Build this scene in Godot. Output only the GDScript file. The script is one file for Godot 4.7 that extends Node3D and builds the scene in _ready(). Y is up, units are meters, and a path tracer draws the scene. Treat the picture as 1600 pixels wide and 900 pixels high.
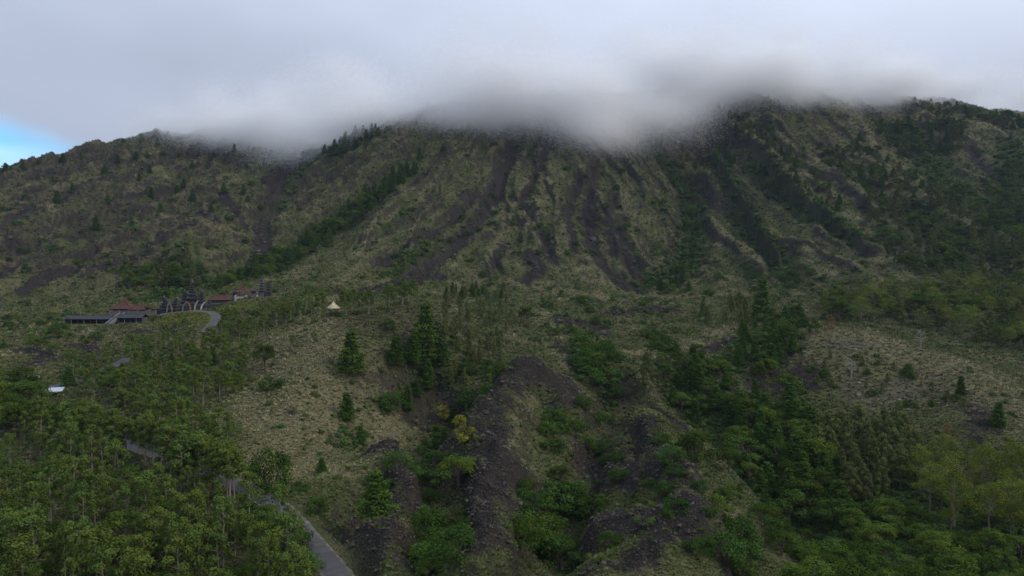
extends Node3D
# A cloud-capped volcano above lava ridges, grass knolls, a hill temple and a tree plantation.
# Metres; x is east, "ahead" is -z.

# Heights read off the place: east, ahead, height.
const SURVEY := [
	-77.6, 104, -3.7, -57.4, 100, -2.3, -39, 97, -0.4, -84, 126, -3, -57.2, 120, -0.7, -120.5, 165, -1.9,
	-84.4, 148, -2.1, -25.5, 95, 0.2, -33.1, 105, 2, -40.2, 114, 2.7, -47.2, 121, 2.7, -69.3, 143, 0.9,
	-86, 155, 0.9, -110.9, 176, 0.4, -132.2, 194, 0.1, -149.3, 214, 1.6, -148.3, 226, 2.4, -170.7, 238, 4.6,
	-188.6, 250, 7.3, -160.6, 262, 5.5, -158.3, 295, 11.7, -201.6, 320, 13.4, -168, 325, 17.5, -139.9, 320, 18,
	-132.7, 300, 12.6, -128.2, 350, 23.7, -278.5, 380, 16.5, -330, 440, 32.6, -236.3, 420, 29.3, -201.5, 430, 32.9,
	-388.6, 520, 69.3, -477.2, 640, 104.6, -536.1, 720, 133.4, -404.5, 620, 102.7, -494.6, 760, 157.9, -297.1, 530, 69.7,
	-368.8, 660, 118.7, -447.6, 790, 177.7, -401.1, 800, 186.7, -341.6, 800, 188.9, -278.7, 790, 182.7, -288.9, 620, 102.7,
	-334.8, 720, 145.3, -233.7, 500, 59, -216.1, 610, 101.8, -183.3, 490, 54.1, -187.9, 515, 54.6, -203.2, 605, 90.1,
	-220.2, 740, 151.5, -177.4, 430, 32.9, -151.2, 540, 80.2, -131.9, 590, 110.9, -144.9, 650, 153.5, -145.2, 470, 45,
	-131.3, 400, 30, -86.1, 460, 45, -95.3, 510, 68.8, -89.3, 600, 128.6, -96.5, 650, 165.5, -16.5, 440, 24.4,
	25.3, 450, 28.1, 0, 485, 45, 0, 530, 69.7, 0, 575, 98.5, 0, 622, 131.7, 0, 670, 169.2,
	0, 715, 203.8, 0, 750, 218.4, 135.3, 730, 203.8, 232.1, 760, 229.1, 68.1, 735, 208.2, -96, 690, 185.6,
	110, 590, 99.9, 100.9, 540, 70.2, 91.7, 490, 45, 127.1, 685, 172, 130.2, 515, 45, 154.2, 590, 83.5,
	180.7, 670, 138.4, 107.8, 460, 27.8, 179.7, 480, 45, 239.1, 570, 98.1, 201.8, 620, 131.4, 223.9, 690, 185.6,
	242, 470, 45, 313.2, 560, 97.1, 347.1, 680, 171.1, 288.3, 620, 131.4, 428, 770, 217.4, 499.5, 770, 212.5,
	571.2, 770, 200.5, 412.4, 560, 97.1, 329.5, 440, 45, 301.4, 460, 45, 416.7, 640, 134.2, 476, 640, 140.1,
	187.7, 400, 22.5, 139, 370, 17.2, 225.8, 370, 20.7, 267.1, 360, 21.4, 214.6, 300, 11.2, 204.6, 320, 14.9,
	-34.7, 370, 20.7, -63, 420, 29.3, 16.9, 360, 18, 29.2, 310, 13, 60.2, 320, 14.9, 95.9, 340, 16.3,
	64.6, 430, 24.8, 84.4, 280, 10.8, 45.3, 240, 8.8, 68.2, 290, 12.3, 15.3, 270, 9.4, -12.1, 256, 6.4,
	-25.9, 275, 8.8, -83.6, 240, 17.9, -72.8, 242, 22.3, -63.2, 240, 24.3, -44.7, 238, 26, -34.5, 245, 28.9,
	-24.8, 240, 22.5, -58, 205, 14.1, -39.2, 208, 13.7, -55.1, 182, 7.2, -42.7, 188, 2.4, -53.9, 158, 1.6,
	-44.1, 166, -2.2, -43.2, 142, -2.2, -48.8, 135, 1.4, -34.5, 203, 2.8, -106.3, 240, 8.8, -94.5, 200, 3.4,
	-81.3, 205, 6.3, -126.8, 240, 4.3, -71.6, 168, 3.7, -87.8, 175, 2, 3.9, 205, 8.7, -3.2, 170, 6.4,
	-4, 140, 5.2, -4.3, 112, 4.5, -3.6, 95, 3.3, 10.8, 190, 1.9, 19.8, 210, 5.4, 31.3, 207, -2,
	22.2, 167, -5.7, 10.4, 137, -7.2, 6.4, 112, -7.4, -19.6, 207, -2, -23.8, 179, -5.9, -15, 143, -6.7,
	-13.2, 115, -7.7, -27, 142, 1.9, -26.5, 116, 3.1, -20.1, 100, 2.1, -29.8, 116, 0.8, 36.5, 215, 6.5,
	32.2, 170, 3.2, 29.7, 136, 1.1, 28.6, 107, 1.1, 19.7, 103, -0.2, 15.2, 114, -3.9, 34.5, 103, -2.2,
	64.1, 212, 1, 65.2, 181, -6.5, 66, 154, -10.7, 64.6, 130, -12.1, 68.3, 119, -10.7, 50.8, 215, 4.4,
	64.7, 245, 8.1, 84.9, 225, 6.8, 99.5, 240, 12.2, 114.3, 243, 18.5, 131.1, 240, 15.7, 135.8, 225, 11.1,
	139.4, 205, 6.3, 142.3, 188, 2, 104.7, 222, 7.3, 92.6, 213, 0.7, 105.1, 202, -0.8, 119.2, 200, -0.4,
	99.6, 175, -4.8, 116.1, 175, -1.4, 86.1, 171, -6.9, 103.2, 155, -8, 112, 149, -6, 86.2, 129, -10.4,
	88, 115, -8.9, -63, 282, 16, -63, 315, 17, -40, 282, 17, -95, 290, 14, 175, 290, 9,
	140, 300, 11, 190, 265, 3, 230, 260, 3, -100, 50, -1, 0, 50, 0, 100, 50, -5,
	-200, 95, -2, 200, 95, -5, 0, -50, 0, -250, -50, -2, 250, -50, -5, 0, -200, -5,
	-300, 200, 0, -420, 300, 8, -600, 400, 20, -700, 650, 85, -900, 900, 40, -1000, 500, 5,
	-650, 800, 95, -450, 1000, 90, -250, 900, 150, 0, 860, 215, 0, 1050, 120, 330, 900, 240,
	560, 900, 190, 800, 900, 120, 700, 650, 120, 600, 450, 50, 380, 300, 14, 320, 180, 0,
	500, 200, 5, 900, 400, 30, 0, 1200, 80, -1000, 1200, 0, 1000, 1200, 40, -800, 0, -5,
	800, 0, -5, 300, 1200, 90,
]
# Lines on the land: what lies there, half width, how far it stands proud, how pure, then east/ahead points.
const LINES := [
	["rock", 6.1, -2.5, 1.0, [41.6, 689.5, 30.2, 624.5, 15.1, 578.6, 7.8, 558.1, 20.5, 521.7, 29, 476.1]],
	["pale", 7, 2.5, 0.8, [28.5, 638.7, 21.1, 595.3, 2.6, 557.3, 12.4, 528.8, 21, 499.5]],
	["rock", 10.2, -3, 1.0, [0, 645.5, -13.6, 582.1, -24.3, 541.6, -37.8, 504.8, -52.9, 471.2, -74.5, 397.2]],
	["rock", 6.1, -2, 1.0, [-29.1, 568.3, -48.9, 523.3, -71.9, 480.4, -87.2, 443.1]],
	["rock", 8.2, -3, 1.0, [73.2, 614.3, 63, 558.1, 58.1, 504.8, 67.4, 464.2, 82.7, 436.5]],
	["rock", 6.8, -2.5, 1.0, [85.2, 543.3, 82.2, 510.9, 83.1, 479.7, 85.5, 455.9]],
	["rock", 5.4, -2, 1.0, [58.2, 595.3, 43.5, 548.2, 46.8, 489.9]],
	["rock", 5.4, -2, 1.0, [86.5, 580.3, 75.1, 536, 75.9, 491.4]],
	["rock", 9.5, 1, 1.0, [12.7, 486.2, 19.6, 464.9, 8.5, 451.8]],
	["rock", 5.4, -1, 1.0, [-5.6, 502.5, -14.6, 473.3]],
	["rock", 5.4, -1, 1.0, [-57.5, 618.9, -68.8, 591.7, -84.2, 564.9]],
	["rock", 4.1, -1, 1.0, [-93.2, 555.6, -108.4, 528, -121.9, 511.7]],
	["rock", 3.4, -1, 1.0, [-69.5, 532, -88.3, 497.3, -106, 471.9]],
	["rock", 4.1, -1, 1.0, [99.2, 504.8, 96.6, 479.7]],
	["pale", 9, 1.5, 0.8, [-5, 538.4, -13.8, 492.1, -25.7, 456.6]],
	["pale", 10, 0, 0.9, [43.8, 467.7, 54.3, 445.8, 76.5, 429.4, 101.5, 416.1]],
	["pale", 9, 0, 0.7, [-72.4, 429.4, -87.1, 386.6, -97.8, 347]],
	["lush", 9, 0, 1.0, [-50.8, 493.6, -68.6, 457.9, -76.6, 430]],
	["lush", 8, 0, 0.8, [-74.4, 531.2, -93.6, 501]],
	["lush", 8, 0, 0.8, [110.1, 590.8, 129.6, 578.6]],
	["lush", 16, -7, 1.0, [125.7, 677.2, 146.7, 657.2, 157.7, 615.2, 154.2, 579.4, 140.2, 535.2, 116.4, 477.6]],
	["lush", 12, 0, 1.0, [84.5, 450.5, 103.7, 460.7, 119.6, 472.6]],
	["pale", 7, 7, 0.9, [207.5, 722.3, 220.4, 659.2, 228.6, 591.7, 238.7, 544.1, 243.6, 501, 247.7, 464.2]],
	["pale", 6, 4, 0.7, [247.7, 676.2, 267.1, 624.5, 278.6, 575.1, 281.8, 529.6]],
	["pale", 6, 5, 0.6, [184.9, 698.8, 189.9, 637.8, 192.9, 574.3, 191.4, 524.9, 185.5, 477.6]],
	["pale", 7, 5, 0.7, [161.8, 577.7, 168.6, 546.5, 173.5, 507.8, 168.9, 468.4]],
	["lush", 12, -5, 1.0, [192.5, 668.1, 189.7, 598.9, 190.5, 559, 188, 484.1, 182.5, 442.4]],
	["lush", 13, -5, 1.0, [216.8, 613.4, 231.4, 564, 242.5, 508.6, 250.7, 469.8]],
	["lush", 16, -3, 0.9, [283.2, 608.8, 293.5, 542.5, 299.5, 492.8, 294, 448.4]],
	["lush", 24, -2, 1.0, [377, 688.4, 398.7, 660.1, 364.4, 575.1, 369.5, 520.9]],
	["lush", 26, -2, 1.0, [306.5, 529.6, 311, 489.2, 319.1, 448.4]],
	["lush", 20, 0, 0.9, [474.2, 654.2, 412.8, 560.6, 361.9, 484.1]],
	["pale", 12, 1, 1.0, [424.2, 714.7, 455.9, 702, 479.3, 679.2]],
	["pale", 9, 0, 0.9, [349.6, 711.5, 345.4, 664.1, 336.9, 630.2]],
	["pale", 7, 0, 0.9, [330.5, 698.8, 362, 723.4, 406.6, 756.6]],
	["rock", 7.5, -3, 1.0, [435.4, 655.2, 428.8, 622.7, 413.8, 576.8]],
	["rock", 3.4, -1, 1.0, [339.9, 678.2, 330, 639.7]],
	["rock", 3.4, -2, 1.0, [335.1, 580.3, 340.4, 570.8]],
	["rock", 3.4, -2, 1.0, [350.1, 560.6, 347.6, 548.2]],
	["rock", 12, -4, 1.0, [-237.4, 762.3, -215.3, 661.1, -211.9, 614.3, -208.4, 569.1, -178.6, 492.1, -176.5, 465.6]],
	["rock", 14, 3, 1.0, [-223.5, 667.1, -224, 633]],
	["rock", 12, 2, 1.0, [-238.8, 755.5, -205.3, 679.2]],
	["rock", 9, -1, 1.0, [-262.4, 451.8, -253.9, 467.7, -250.9, 498.8, -250.7, 536.8]],
	["rock", 9, 1, 1.0, [-260.7, 570, -240.9, 554.8]],
	["rock", 7, 1, 1.0, [-286.1, 557.3, -277.1, 562.3]],
	["rock", 9, -1, 1.0, [-363.6, 492.1, -339.6, 484.1]],
	["rock", 9, -1, 1.0, [-309.3, 479, -285.7, 453.8]],
	["rock", 10, 1, 1.0, [-293.2, 411.1, -290.5, 436.5, -271.6, 439.1, -264.7, 448.4]],
	["rock", 8, 0, 1.0, [-384.6, 528, -385.9, 566.6, -392.9, 619.9, -379.5, 668.1, -355.8, 708.3]],
	["rock", 7, 0, 1.0, [-353, 540, -346, 579.4, -330.8, 622.7]],
	["rock", 6, 0, 1.0, [-356.6, 768, -314, 734.3, -273.5, 699.9]],
	["rock", 6, 0, 1.0, [-344.1, 497.3, -340, 512.4, -322.8, 507.8]],
	["rock", 6, 0, 1.0, [-259, 610.6, -232.2, 578.6, -211.3, 544.9]],
	["rock", 6, 0, 1.0, [-322.1, 429.4, -324.1, 455.2, -320.6, 469.1]],
	["pale", 6, 0, 0.7, [-253.7, 578.6, -241.9, 541.6]],
	["pale", 6, 0, 0.6, [-296.7, 507.8, -277.4, 470.5]],
	["pale", 8, 0, 0.7, [-249.5, 436.5, -239.1, 455.9, -231.3, 484.8]],
	["lush", 17, -3, 1.0, [-177, 414.8, -169.5, 452.5, -159, 485.5, -144.7, 516.3, -127.5, 536, -109.1, 557.3]],
	["lush", 10, -1, 1.0, [-209.2, 590, -201, 625.5, -188.4, 653.3]],
	["lush", 10, 0, 0.9, [-170.3, 654.2, -143.7, 644.5, -120, 646.4]],
	["lush", 9, 0, 1.0, [-228.9, 461.4, -218.9, 467.7]],
	["lush", 14, 0, 0.9, [-249.5, 436.5, -230.1, 430.6, -212.4, 435.8]],
	["lush", 14, 0, 0.9, [-200.8, 371.8, -192.2, 409.9]],
	["lawn", 14, 0, 1.0, [-168.5, 320.1, -152.4, 314.8, -143.8, 312]],
	["lawn", 9, 0, 0.9, [-139.8, 330.8, -125.2, 333.3, -112.2, 331.8]],
	["rock", 5, -1, 1.0, [-171.5, 293.9, -160.7, 299.6, -147.9, 302.3]],
	["rock", 6, 0, 1.0, [-174.7, 276.8, -159.5, 262.2]],
	["rock", 6, 0, 1.0, [-194, 267.4, -177.9, 260.3, -170.7, 242.9]],
	["rock", 4, -1, 1.0, [-127.3, 196.3, -123.5, 200.8, -118.7, 204.1]],
	["pale", 12, 0, 0.5, [-199.6, 286.5, -190.3, 297.4, -159.9, 283]],
	["rock", 11, -1, 1.0, [-91.4, 374.6, -83.8, 388.3]],
	["rock", 9, -1, 1.0, [-72, 383.7, -59.5, 423, -46, 446.4]],
	["rock", 10, 1, 1.0, [46.6, 330.3, 63.6, 338.3, 80.6, 342.9]],
	["rock", 9, 0, 1.0, [24.5, 325.4, 37.6, 307.4, 38.8, 284.3]],
	["rock", 7, 0, 1.0, [36.1, 366.3, 58.4, 388.9, 67.9, 361.4]],
	["rock", 6, -1.5, 1.0, [74.2, 258.3, 88.3, 275.9, 99, 284.3]],
	["pale", 9, 0.5, 1, [68.6, 259.9, 90.9, 292.5, 114, 310.6]],
	["pale", 12, 0, 0.8, [32.1, 428.1, 60.4, 402, 92.4, 378.6]],
	["pale", 7, 0, 0.9, [16, 341.4, 18.4, 300.1, 18.7, 232.9, 20.6, 218.7]],
	["rock", 4, -1.2, 1.0, [19.3, 284.7, 19.4, 242.2, 21.7, 219]],
	["pale", 10, 0, 0.9, [44, 245.8, 58.8, 260.3, 65.9, 249.6]],
	["rock", 5, -1, 1.0, [66, 254.9, 62.1, 235]],
	["pale", 26, 0, 1, [-72.9, 221, -56.1, 198.1, -44.8, 197.5, -41.5, 182.7]],
	["pale", 22, 0, 1, [-61.9, 181.9, -50.5, 166.5, -45.2, 144.2]],
	["soil", 12, 0, 0.9, [-51.6, 228.4, -41.5, 220.4, -33.1, 219.7, -35.2, 234.3]],
	["lush", 7, 0, 0.5, [-36.9, 194.9, -41.5, 182.7, -42.2, 171.1]],
	["rock", 9, 4.8, 1.0, [4.8, 205.4, -1.9, 198.1, -4.7, 165, -5.1, 152.5]],
	["rock", 7, 2.9, 1.0, [9.6, 203.2, 15.4, 203.2, 16.4, 192.8]],
	["pale", 3, 0, 0.9, [4.5, 191.7, 2.2, 157.2, 0, 141.5]],
	["rock", 6, 2.9, 1.0, [-5.1, 152.5, -3.2, 136, -4.8, 127.2, -4.2, 97.8, -3.4, 89]],
	["rock", 6, -1.9, 1.0, [-4, 139.5, 0, 132]],
	["rock", 6, 1.9, 1.0, [-1.3, 136.5, -1.2, 126]],
	["rock", 4, -3.8, 1.0, [-21.4, 205.7, -29.2, 199.3, -24.1, 212.9]],
	["rock", 4, -1.9, 1.0, [-15.2, 200.8, -16.9, 161.5, -17.7, 155]],
	["rock", 5, -3.8, 1.0, [-29, 117.2, -26.3, 115, -25.9, 106.5]],
	["rock", 6, 2.9, 1.0, [-31, 163.2, -22, 144.8, -20.5, 126.8, -20.3, 106.5, -18.4, 91.5]],
	["pale", 3, 0, 0.8, [-26.9, 177.3, -31.6, 158.2, -29.4, 134.2]],
	["rock", 9, 1.9, 1.0, [21, 170.5, 23.3, 153.5, 25.6, 134.8]],
	["rock", 9, 1.9, 1.0, [18.1, 118.5, 24, 104.5, 29.3, 109.5]],
	["rock", 5, -3.8, 1.0, [34.2, 219.7, 36.6, 209.4, 38.7, 199.3]],
	["rock", 5, -1.9, 1.0, [31.7, 167, 31.8, 145.8, 32.4, 131, 32, 119.8]],
	["rock", 5, 0, 1.0, [7.4, 96.2, 14.6, 95.2, 22, 100.2]],
	["rock", 4, -1.9, 1.0, [36.7, 113.2, 34.9, 104.2, 34.4, 98.5]],
	["pale", 4, 0, 0.9, [51, 196.1, 47.9, 168.3, 51.1, 153.8]],
	["pale", 4, 0, 0.8, [38.4, 122, 43.7, 120.5, 47.5, 118.5]],
	["pale", 4, 0, 0.6, [29.4, 207.5, 30.2, 172.1, 31.8, 152]],
	["rock", 4, -1.9, 1.0, [42.2, 202.6, 48.2, 195.8, 45, 169.5]],
	["lush", 8, 0, 0.8, [22.6, 266.2, 27.6, 224.7, 30.4, 214.5]],
	["soil", 6, -4, 0.4, [-19.5, 206, -22.6, 183, -22.3, 156.5, -13.8, 131.8, -10, 95.5]],
	["soil", 6, -4, 0.4, [31.8, 210, 23.7, 172.1, 14.4, 144.2, 8.3, 123.8, 4.3, 89.5]],
	["soil", 5, 3.5, 0.3, [37.8, 199.6, 33.1, 151.5, 32.1, 122.5, 30.1, 105]],
	["soil", 8, -4, 0.4, [52.1, 212.3, 57.4, 195.5, 58.9, 167.8, 60.1, 146.8, 55.1, 120.2]],
	["soil", 5, -2.5, 0.3, [-32.3, 141.8, -25.1, 132, -25.3, 115.5, -28.3, 106]],
	["pale", 22, 0.5, 1, [105.5, 243.6, 120.6, 241.8, 130.9, 231.5, 139.7, 217.7, 141.4, 189.1]],
	["pale", 14, 0, 0.8, [104.3, 225.7, 116.5, 216.4, 127.1, 206.9, 131.3, 187.4]],
	["rock", 4, -1.5, 1.0, [78.7, 219.4, 90, 229.8, 98.8, 238.2]],
	["rock", 3, -1, 1.0, [82.2, 217.4, 90.8, 223.7, 96.8, 228.1]],
	["rock", 5, -1, 1.0, [94.9, 218.4, 98.9, 224]],
	["stone", 9, 0, 0.9, [108.3, 212.3, 115.6, 207.2, 122.3, 208.8]],
	["stone", 7, 0, 0.9, [112.2, 233.6, 121.6, 230.5]],
	["rock", 5, 0, 0.8, [128.5, 194, 128.2, 183, 117, 171.3]],
	["soil", 9, 0, 0.7, [128.8, 213.2, 129.7, 201.7, 134, 191.4]],
	["lush", 10, 0, 0.9, [104.7, 285.2, 81.1, 238.9, 61.1, 223]],
	["lush", 16, 0, 0.9, [57.6, 217.7, 64.5, 189.1, 66.8, 159.5, 69.3, 137]],
	["lush", 26, 0, 0.9, [81, 154.8, 87.1, 140.5, 89.2, 124.5]],
	["lush", 12, 0, 0.5, [-26, 229.8, -24.5, 216.8, -31, 205.1]],
]
const ROAD := [-21.3, 87, -25.3, 94.5, -29.2, 100.2, -33.2, 105.5, -37.7, 111.5, -42, 116, -47.8, 122.5, -58, 134, -69.6, 143.8, -86.7, 156.2, -99.3, 166.2, -111, 176.3, -122.2, 185.8, -132.2, 194, -141.5, 203.8, -149.9, 216.1, -150.2, 222.4, -148.4, 229.5, -146.8, 239.3, -148.5, 262.6]
const TEMPLE_ROAD := [-134.1, 295.6, -135.1, 306.9, -136.9, 315.3, -143, 322.5, -153.1, 325.9, -161.8, 324.9, -167, 323]

const GX0 := -1040.0
const GD0 := -320.0
const GS := 10.0
const GW := 209
const GH := 165
var base_grid := PackedFloat32Array()

const SX0 := -760.0
const SD0 := 60.0
const SS := 1.6
const SW := 950
const SH := 570
var m_rock := PackedFloat32Array()
var m_lush := PackedFloat32Array()
var m_pale := PackedFloat32Array()
var m_soil := PackedFloat32Array()
var m_lawn := PackedFloat32Array()
var m_stone := PackedFloat32Array()
var m_lift := PackedFloat32Array()
var m_road := PackedFloat32Array()
var m_level := PackedFloat32Array()

var n_big := FastNoiseLite.new()
var n_mid := FastNoiseLite.new()
var n_fine := FastNoiseLite.new()
var n_ridge := FastNoiseLite.new()
var rng := RandomNumberGenerator.new()
var taken := {}
var t0 := 0


func tick(what: String) -> void:
	print("%6d ms  %s" % [Time.get_ticks_msec() - t0, what])


func _ready() -> void:
	t0 = Time.get_ticks_msec()
	rng.seed = 20240611
	set_view()
	set_sky()
	set_sun()
	set_noises()
	survey_land()
	tick("survey")
	draw_lines()
	tick("lines")
	build_land()
	tick("land")
	build_clouds()
	build_roads()
	build_temple()
	build_small_things()
	build_plants()
	tick("plants")
	build_cover()
	tick("done")


# ---------------------------------------------------------------- view and light
func set_view() -> void:
	var cam := Camera3D.new()
	cam.name = "camera"
	cam.position = Vector3(0, 45, 0)
	cam.rotation_degrees = Vector3(-2.684, 0, 0)
	cam.fov = 45.74
	cam.near = 0.5
	cam.far = 9000.0
	cam.current = true
	add_child(cam)


func set_sky() -> void:
	# An overcast sky; low in the west (left) the cloud deck ends and clear air shows below it.
	var w := 1536
	var h := 768
	var im := Image.create(w, h, false, Image.FORMAT_RGBF)
	var n := FastNoiseLite.new()
	n.seed = 5
	n.frequency = 1.6
	n.fractal_octaves = 4
	var low := Color(0.286, 0.320, 0.396)
	var low_blue := Color(0.22, 0.56, 0.92)
	var white := Color(0.55, 0.80, 0.98)
	for j in h:
		var el := (0.5 - (j + 0.5) / h) * PI
		var deg := rad_to_deg(el)
		for i in w:
			var az := ((i + 0.5) / w) * TAU
			if az > PI:
				az -= TAU
			var d := Vector3(sin(az) * cos(el), sin(el), -cos(az) * cos(el))
			var c := low
			if deg > -3.0:
				# an overcast sky grows lighter from the horizon to the zenith
				var v := n.get_noise_3d(d.x, d.y * 2.2, d.z)
				var b := (1.0 + 2.0 * maxf(d.y, 0.0)) * (1.0 + 0.17 * v) * (1.0 + 0.16 * d.x)
				c = Color(low.r * b * (1.0 + 0.06 * d.x), low.g * b * (1.0 + 0.03 * d.x), low.b * b)
				# the deck's edge in the west
				var west := rad_to_deg(az) + 34.0 + n.get_noise_3d(d.x * 3.0, d.y * 6.0, 7.0) * 4.0
				var edge := 13.3 - clampf((west + 7.0) * 0.5, -2.0, 9.0) + n.get_noise_3d(d.x * 2.0, d.y * 9.0, 3.0) * 1.6
				var open := smoothstep(0.0, 3.6, edge - deg) * smoothstep(4.0, -4.0, west) * smoothstep(-95.0, -60.0, west)
				if open > 0.0:
					var wisps := clampf(0.35 + n.get_noise_3d(d.x * 2.0, d.y * 14.0, d.z * 2.0) * 1.6, 0.0, 1.0)
					c = c.lerp(low_blue.lerp(white, wisps * 0.7), open)
			im.set_pixel(i, j, c)
	var sky_material := PanoramaSkyMaterial.new()
	sky_material.panorama = ImageTexture.create_from_image(im)
	var sky := Sky.new()
	sky.sky_material = sky_material
	var e := Environment.new()
	e.background_mode = Environment.BG_SKY
	e.sky = sky
	e.background_energy_multiplier = 1.0
	e.tonemap_mode = Environment.TONE_MAPPER_LINEAR
	e.tonemap_exposure = 1.36
	e.sdfgi_enabled = true
	e.ssao_enabled = true
	e.ssil_enabled = true
	e.volumetric_fog_enabled = true
	e.volumetric_fog_density = 0.00005
	e.volumetric_fog_albedo = Color(0.78, 0.86, 1.0)
	var we := WorldEnvironment.new()
	we.name = "environment"
	we.environment = e
	add_child(we)


func set_sun() -> void:
	var sun := DirectionalLight3D.new()
	sun.name = "sun"
	sun.light_energy = 0.5
	sun.light_angular_distance = 14.0
	sun.light_color = Color(1.0, 0.95, 0.86)
	sun.shadow_enabled = true
	sun.rotation_degrees = Vector3(-40, 72, 0)
	add_child(sun)


func set_noises() -> void:
	n_big.seed = 11
	n_big.frequency = 1.0 / 60.0
	n_big.fractal_octaves = 3
	n_mid.seed = 12
	n_mid.frequency = 1.0 / 14.0
	n_mid.fractal_octaves = 3
	n_fine.seed = 13
	n_fine.frequency = 1.0 / 3.0
	n_fine.fractal_octaves = 3
	n_ridge.seed = 14
	n_ridge.frequency = 1.0
	n_ridge.fractal_octaves = 5
	n_ridge.fractal_type = FastNoiseLite.FRACTAL_RIDGED


# ---------------------------------------------------------------- the lie of the land
func survey_land() -> void:
	# A thin plate through the surveyed heights, kept on a ten-metre grid.
	var n := SURVEY.size() / 3
	var px := PackedFloat64Array()
	var pd := PackedFloat64Array()
	for i in n:
		px.append(SURVEY[i * 3] / 100.0)
		pd.append(SURVEY[i * 3 + 1] / 100.0)
	var m := n + 3
	var a: Array[PackedFloat64Array] = []
	for i in m:
		var row := PackedFloat64Array()
		row.resize(m + 1)
		if i < n:
			for j in n:
				var dx := px[i] - px[j]
				var dd := pd[i] - pd[j]
				var r2 := dx * dx + dd * dd
				row[j] = 0.003 if i == j else (r2 * log(r2) * 0.5 if r2 > 1e-9 else 0.0)
			row[n] = 1.0
			row[n + 1] = px[i]
			row[n + 2] = pd[i]
			row[m] = SURVEY[i * 3 + 2]
		else:
			for j in n:
				row[j] = 1.0 if i == n else (px[j] if i == n + 1 else pd[j])
		a.append(row)
	for c in m:
		var best := c
		for r in range(c + 1, m):
			if absf(a[r][c]) > absf(a[best][c]):
				best = r
		var swap := a[c]
		a[c] = a[best]
		a[best] = swap
		var pivot := a[c]
		for r in range(c + 1, m):
			var f := a[r][c] / pivot[c]
			if f != 0.0:
				var row := a[r]
				for k in range(c, m + 1):
					row[k] -= f * pivot[k]
				a[r] = row
	var w := PackedFloat64Array()
	w.resize(m)
	for c in range(m - 1, -1, -1):
		var s := a[c][m]
		for k in range(c + 1, m):
			s -= a[c][k] * w[k]
		w[c] = s / a[c][c]
	base_grid.resize(GW * GH)
	for j in GH:
		var d := (GD0 + j * GS) / 100.0
		for i in GW:
			var x := (GX0 + i * GS) / 100.0
			var s := w[n] + w[n + 1] * x + w[n + 2] * d
			for k in n:
				var dx := x - px[k]
				var dd := d - pd[k]
				var r2 := dx * dx + dd * dd
				if r2 > 1e-9:
					s += w[k] * r2 * log(r2) * 0.5
			base_grid[j * GW + i] = s


func base_height(x: float, d: float) -> float:
	var fx := clampf((x - GX0) / GS, 1.0, GW - 2.001)
	var fd := clampf((d - GD0) / GS, 1.0, GH - 2.001)
	var i := int(fx)
	var j := int(fd)
	var u := fx - i
	var v := fd - j
	var at := (j - 1) * GW + i - 1
	var r0 := cubic_interpolate(base_grid[at + 1], base_grid[at + 2], base_grid[at], base_grid[at + 3], u)
	at += GW
	var r1 := cubic_interpolate(base_grid[at + 1], base_grid[at + 2], base_grid[at], base_grid[at + 3], u)
	at += GW
	var r2 := cubic_interpolate(base_grid[at + 1], base_grid[at + 2], base_grid[at], base_grid[at + 3], u)
	at += GW
	var r3 := cubic_interpolate(base_grid[at + 1], base_grid[at + 2], base_grid[at], base_grid[at + 3], u)
	return cubic_interpolate(r1, r2, r0, r3, v)


func read(grid: PackedFloat32Array, x: float, d: float) -> float:
	var fx := (x - SX0) / SS
	var fd := (d - SD0) / SS
	if fx < 0.0 or fd < 0.0 or fx >= SW - 1 or fd >= SH - 1:
		return 0.0
	var i := int(fx)
	var j := int(fd)
	var u := fx - i
	var v := fd - j
	var at := j * SW + i
	return (grid[at] * (1.0 - u) + grid[at + 1] * u) * (1.0 - v) + (grid[at + SW] * (1.0 - u) + grid[at + SW + 1] * u) * v


func stamp(grid: PackedFloat32Array, pts: Array, radius: float, amount: float, add: bool) -> void:
	for s in range(0, pts.size() - 2, 2):
		var a := Vector2(pts[s], pts[s + 1])
		var b := Vector2(pts[s + 2], pts[s + 3])
		var i0 := maxi(0, int((minf(a.x, b.x) - radius - SX0) / SS))
		var i1 := mini(SW - 1, int((maxf(a.x, b.x) + radius - SX0) / SS) + 1)
		var j0 := maxi(0, int((minf(a.y, b.y) - radius - SD0) / SS))
		var j1 := mini(SH - 1, int((maxf(a.y, b.y) + radius - SD0) / SS) + 1)
		var ab := b - a
		var l2 := maxf(ab.length_squared(), 0.01)
		for j in range(j0, j1 + 1):
			for i in range(i0, i1 + 1):
				var p := Vector2(SX0 + i * SS, SD0 + j * SS)
				var t := clampf((p - a).dot(ab) / l2, 0.0, 1.0)
				var q := p.distance_to(a + ab * t)
				if q < radius:
					var k := smoothstep(radius, radius * 0.25, q) * amount
					var at := j * SW + i
					if absf(k) > absf(grid[at]):
						grid[at] = k


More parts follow.
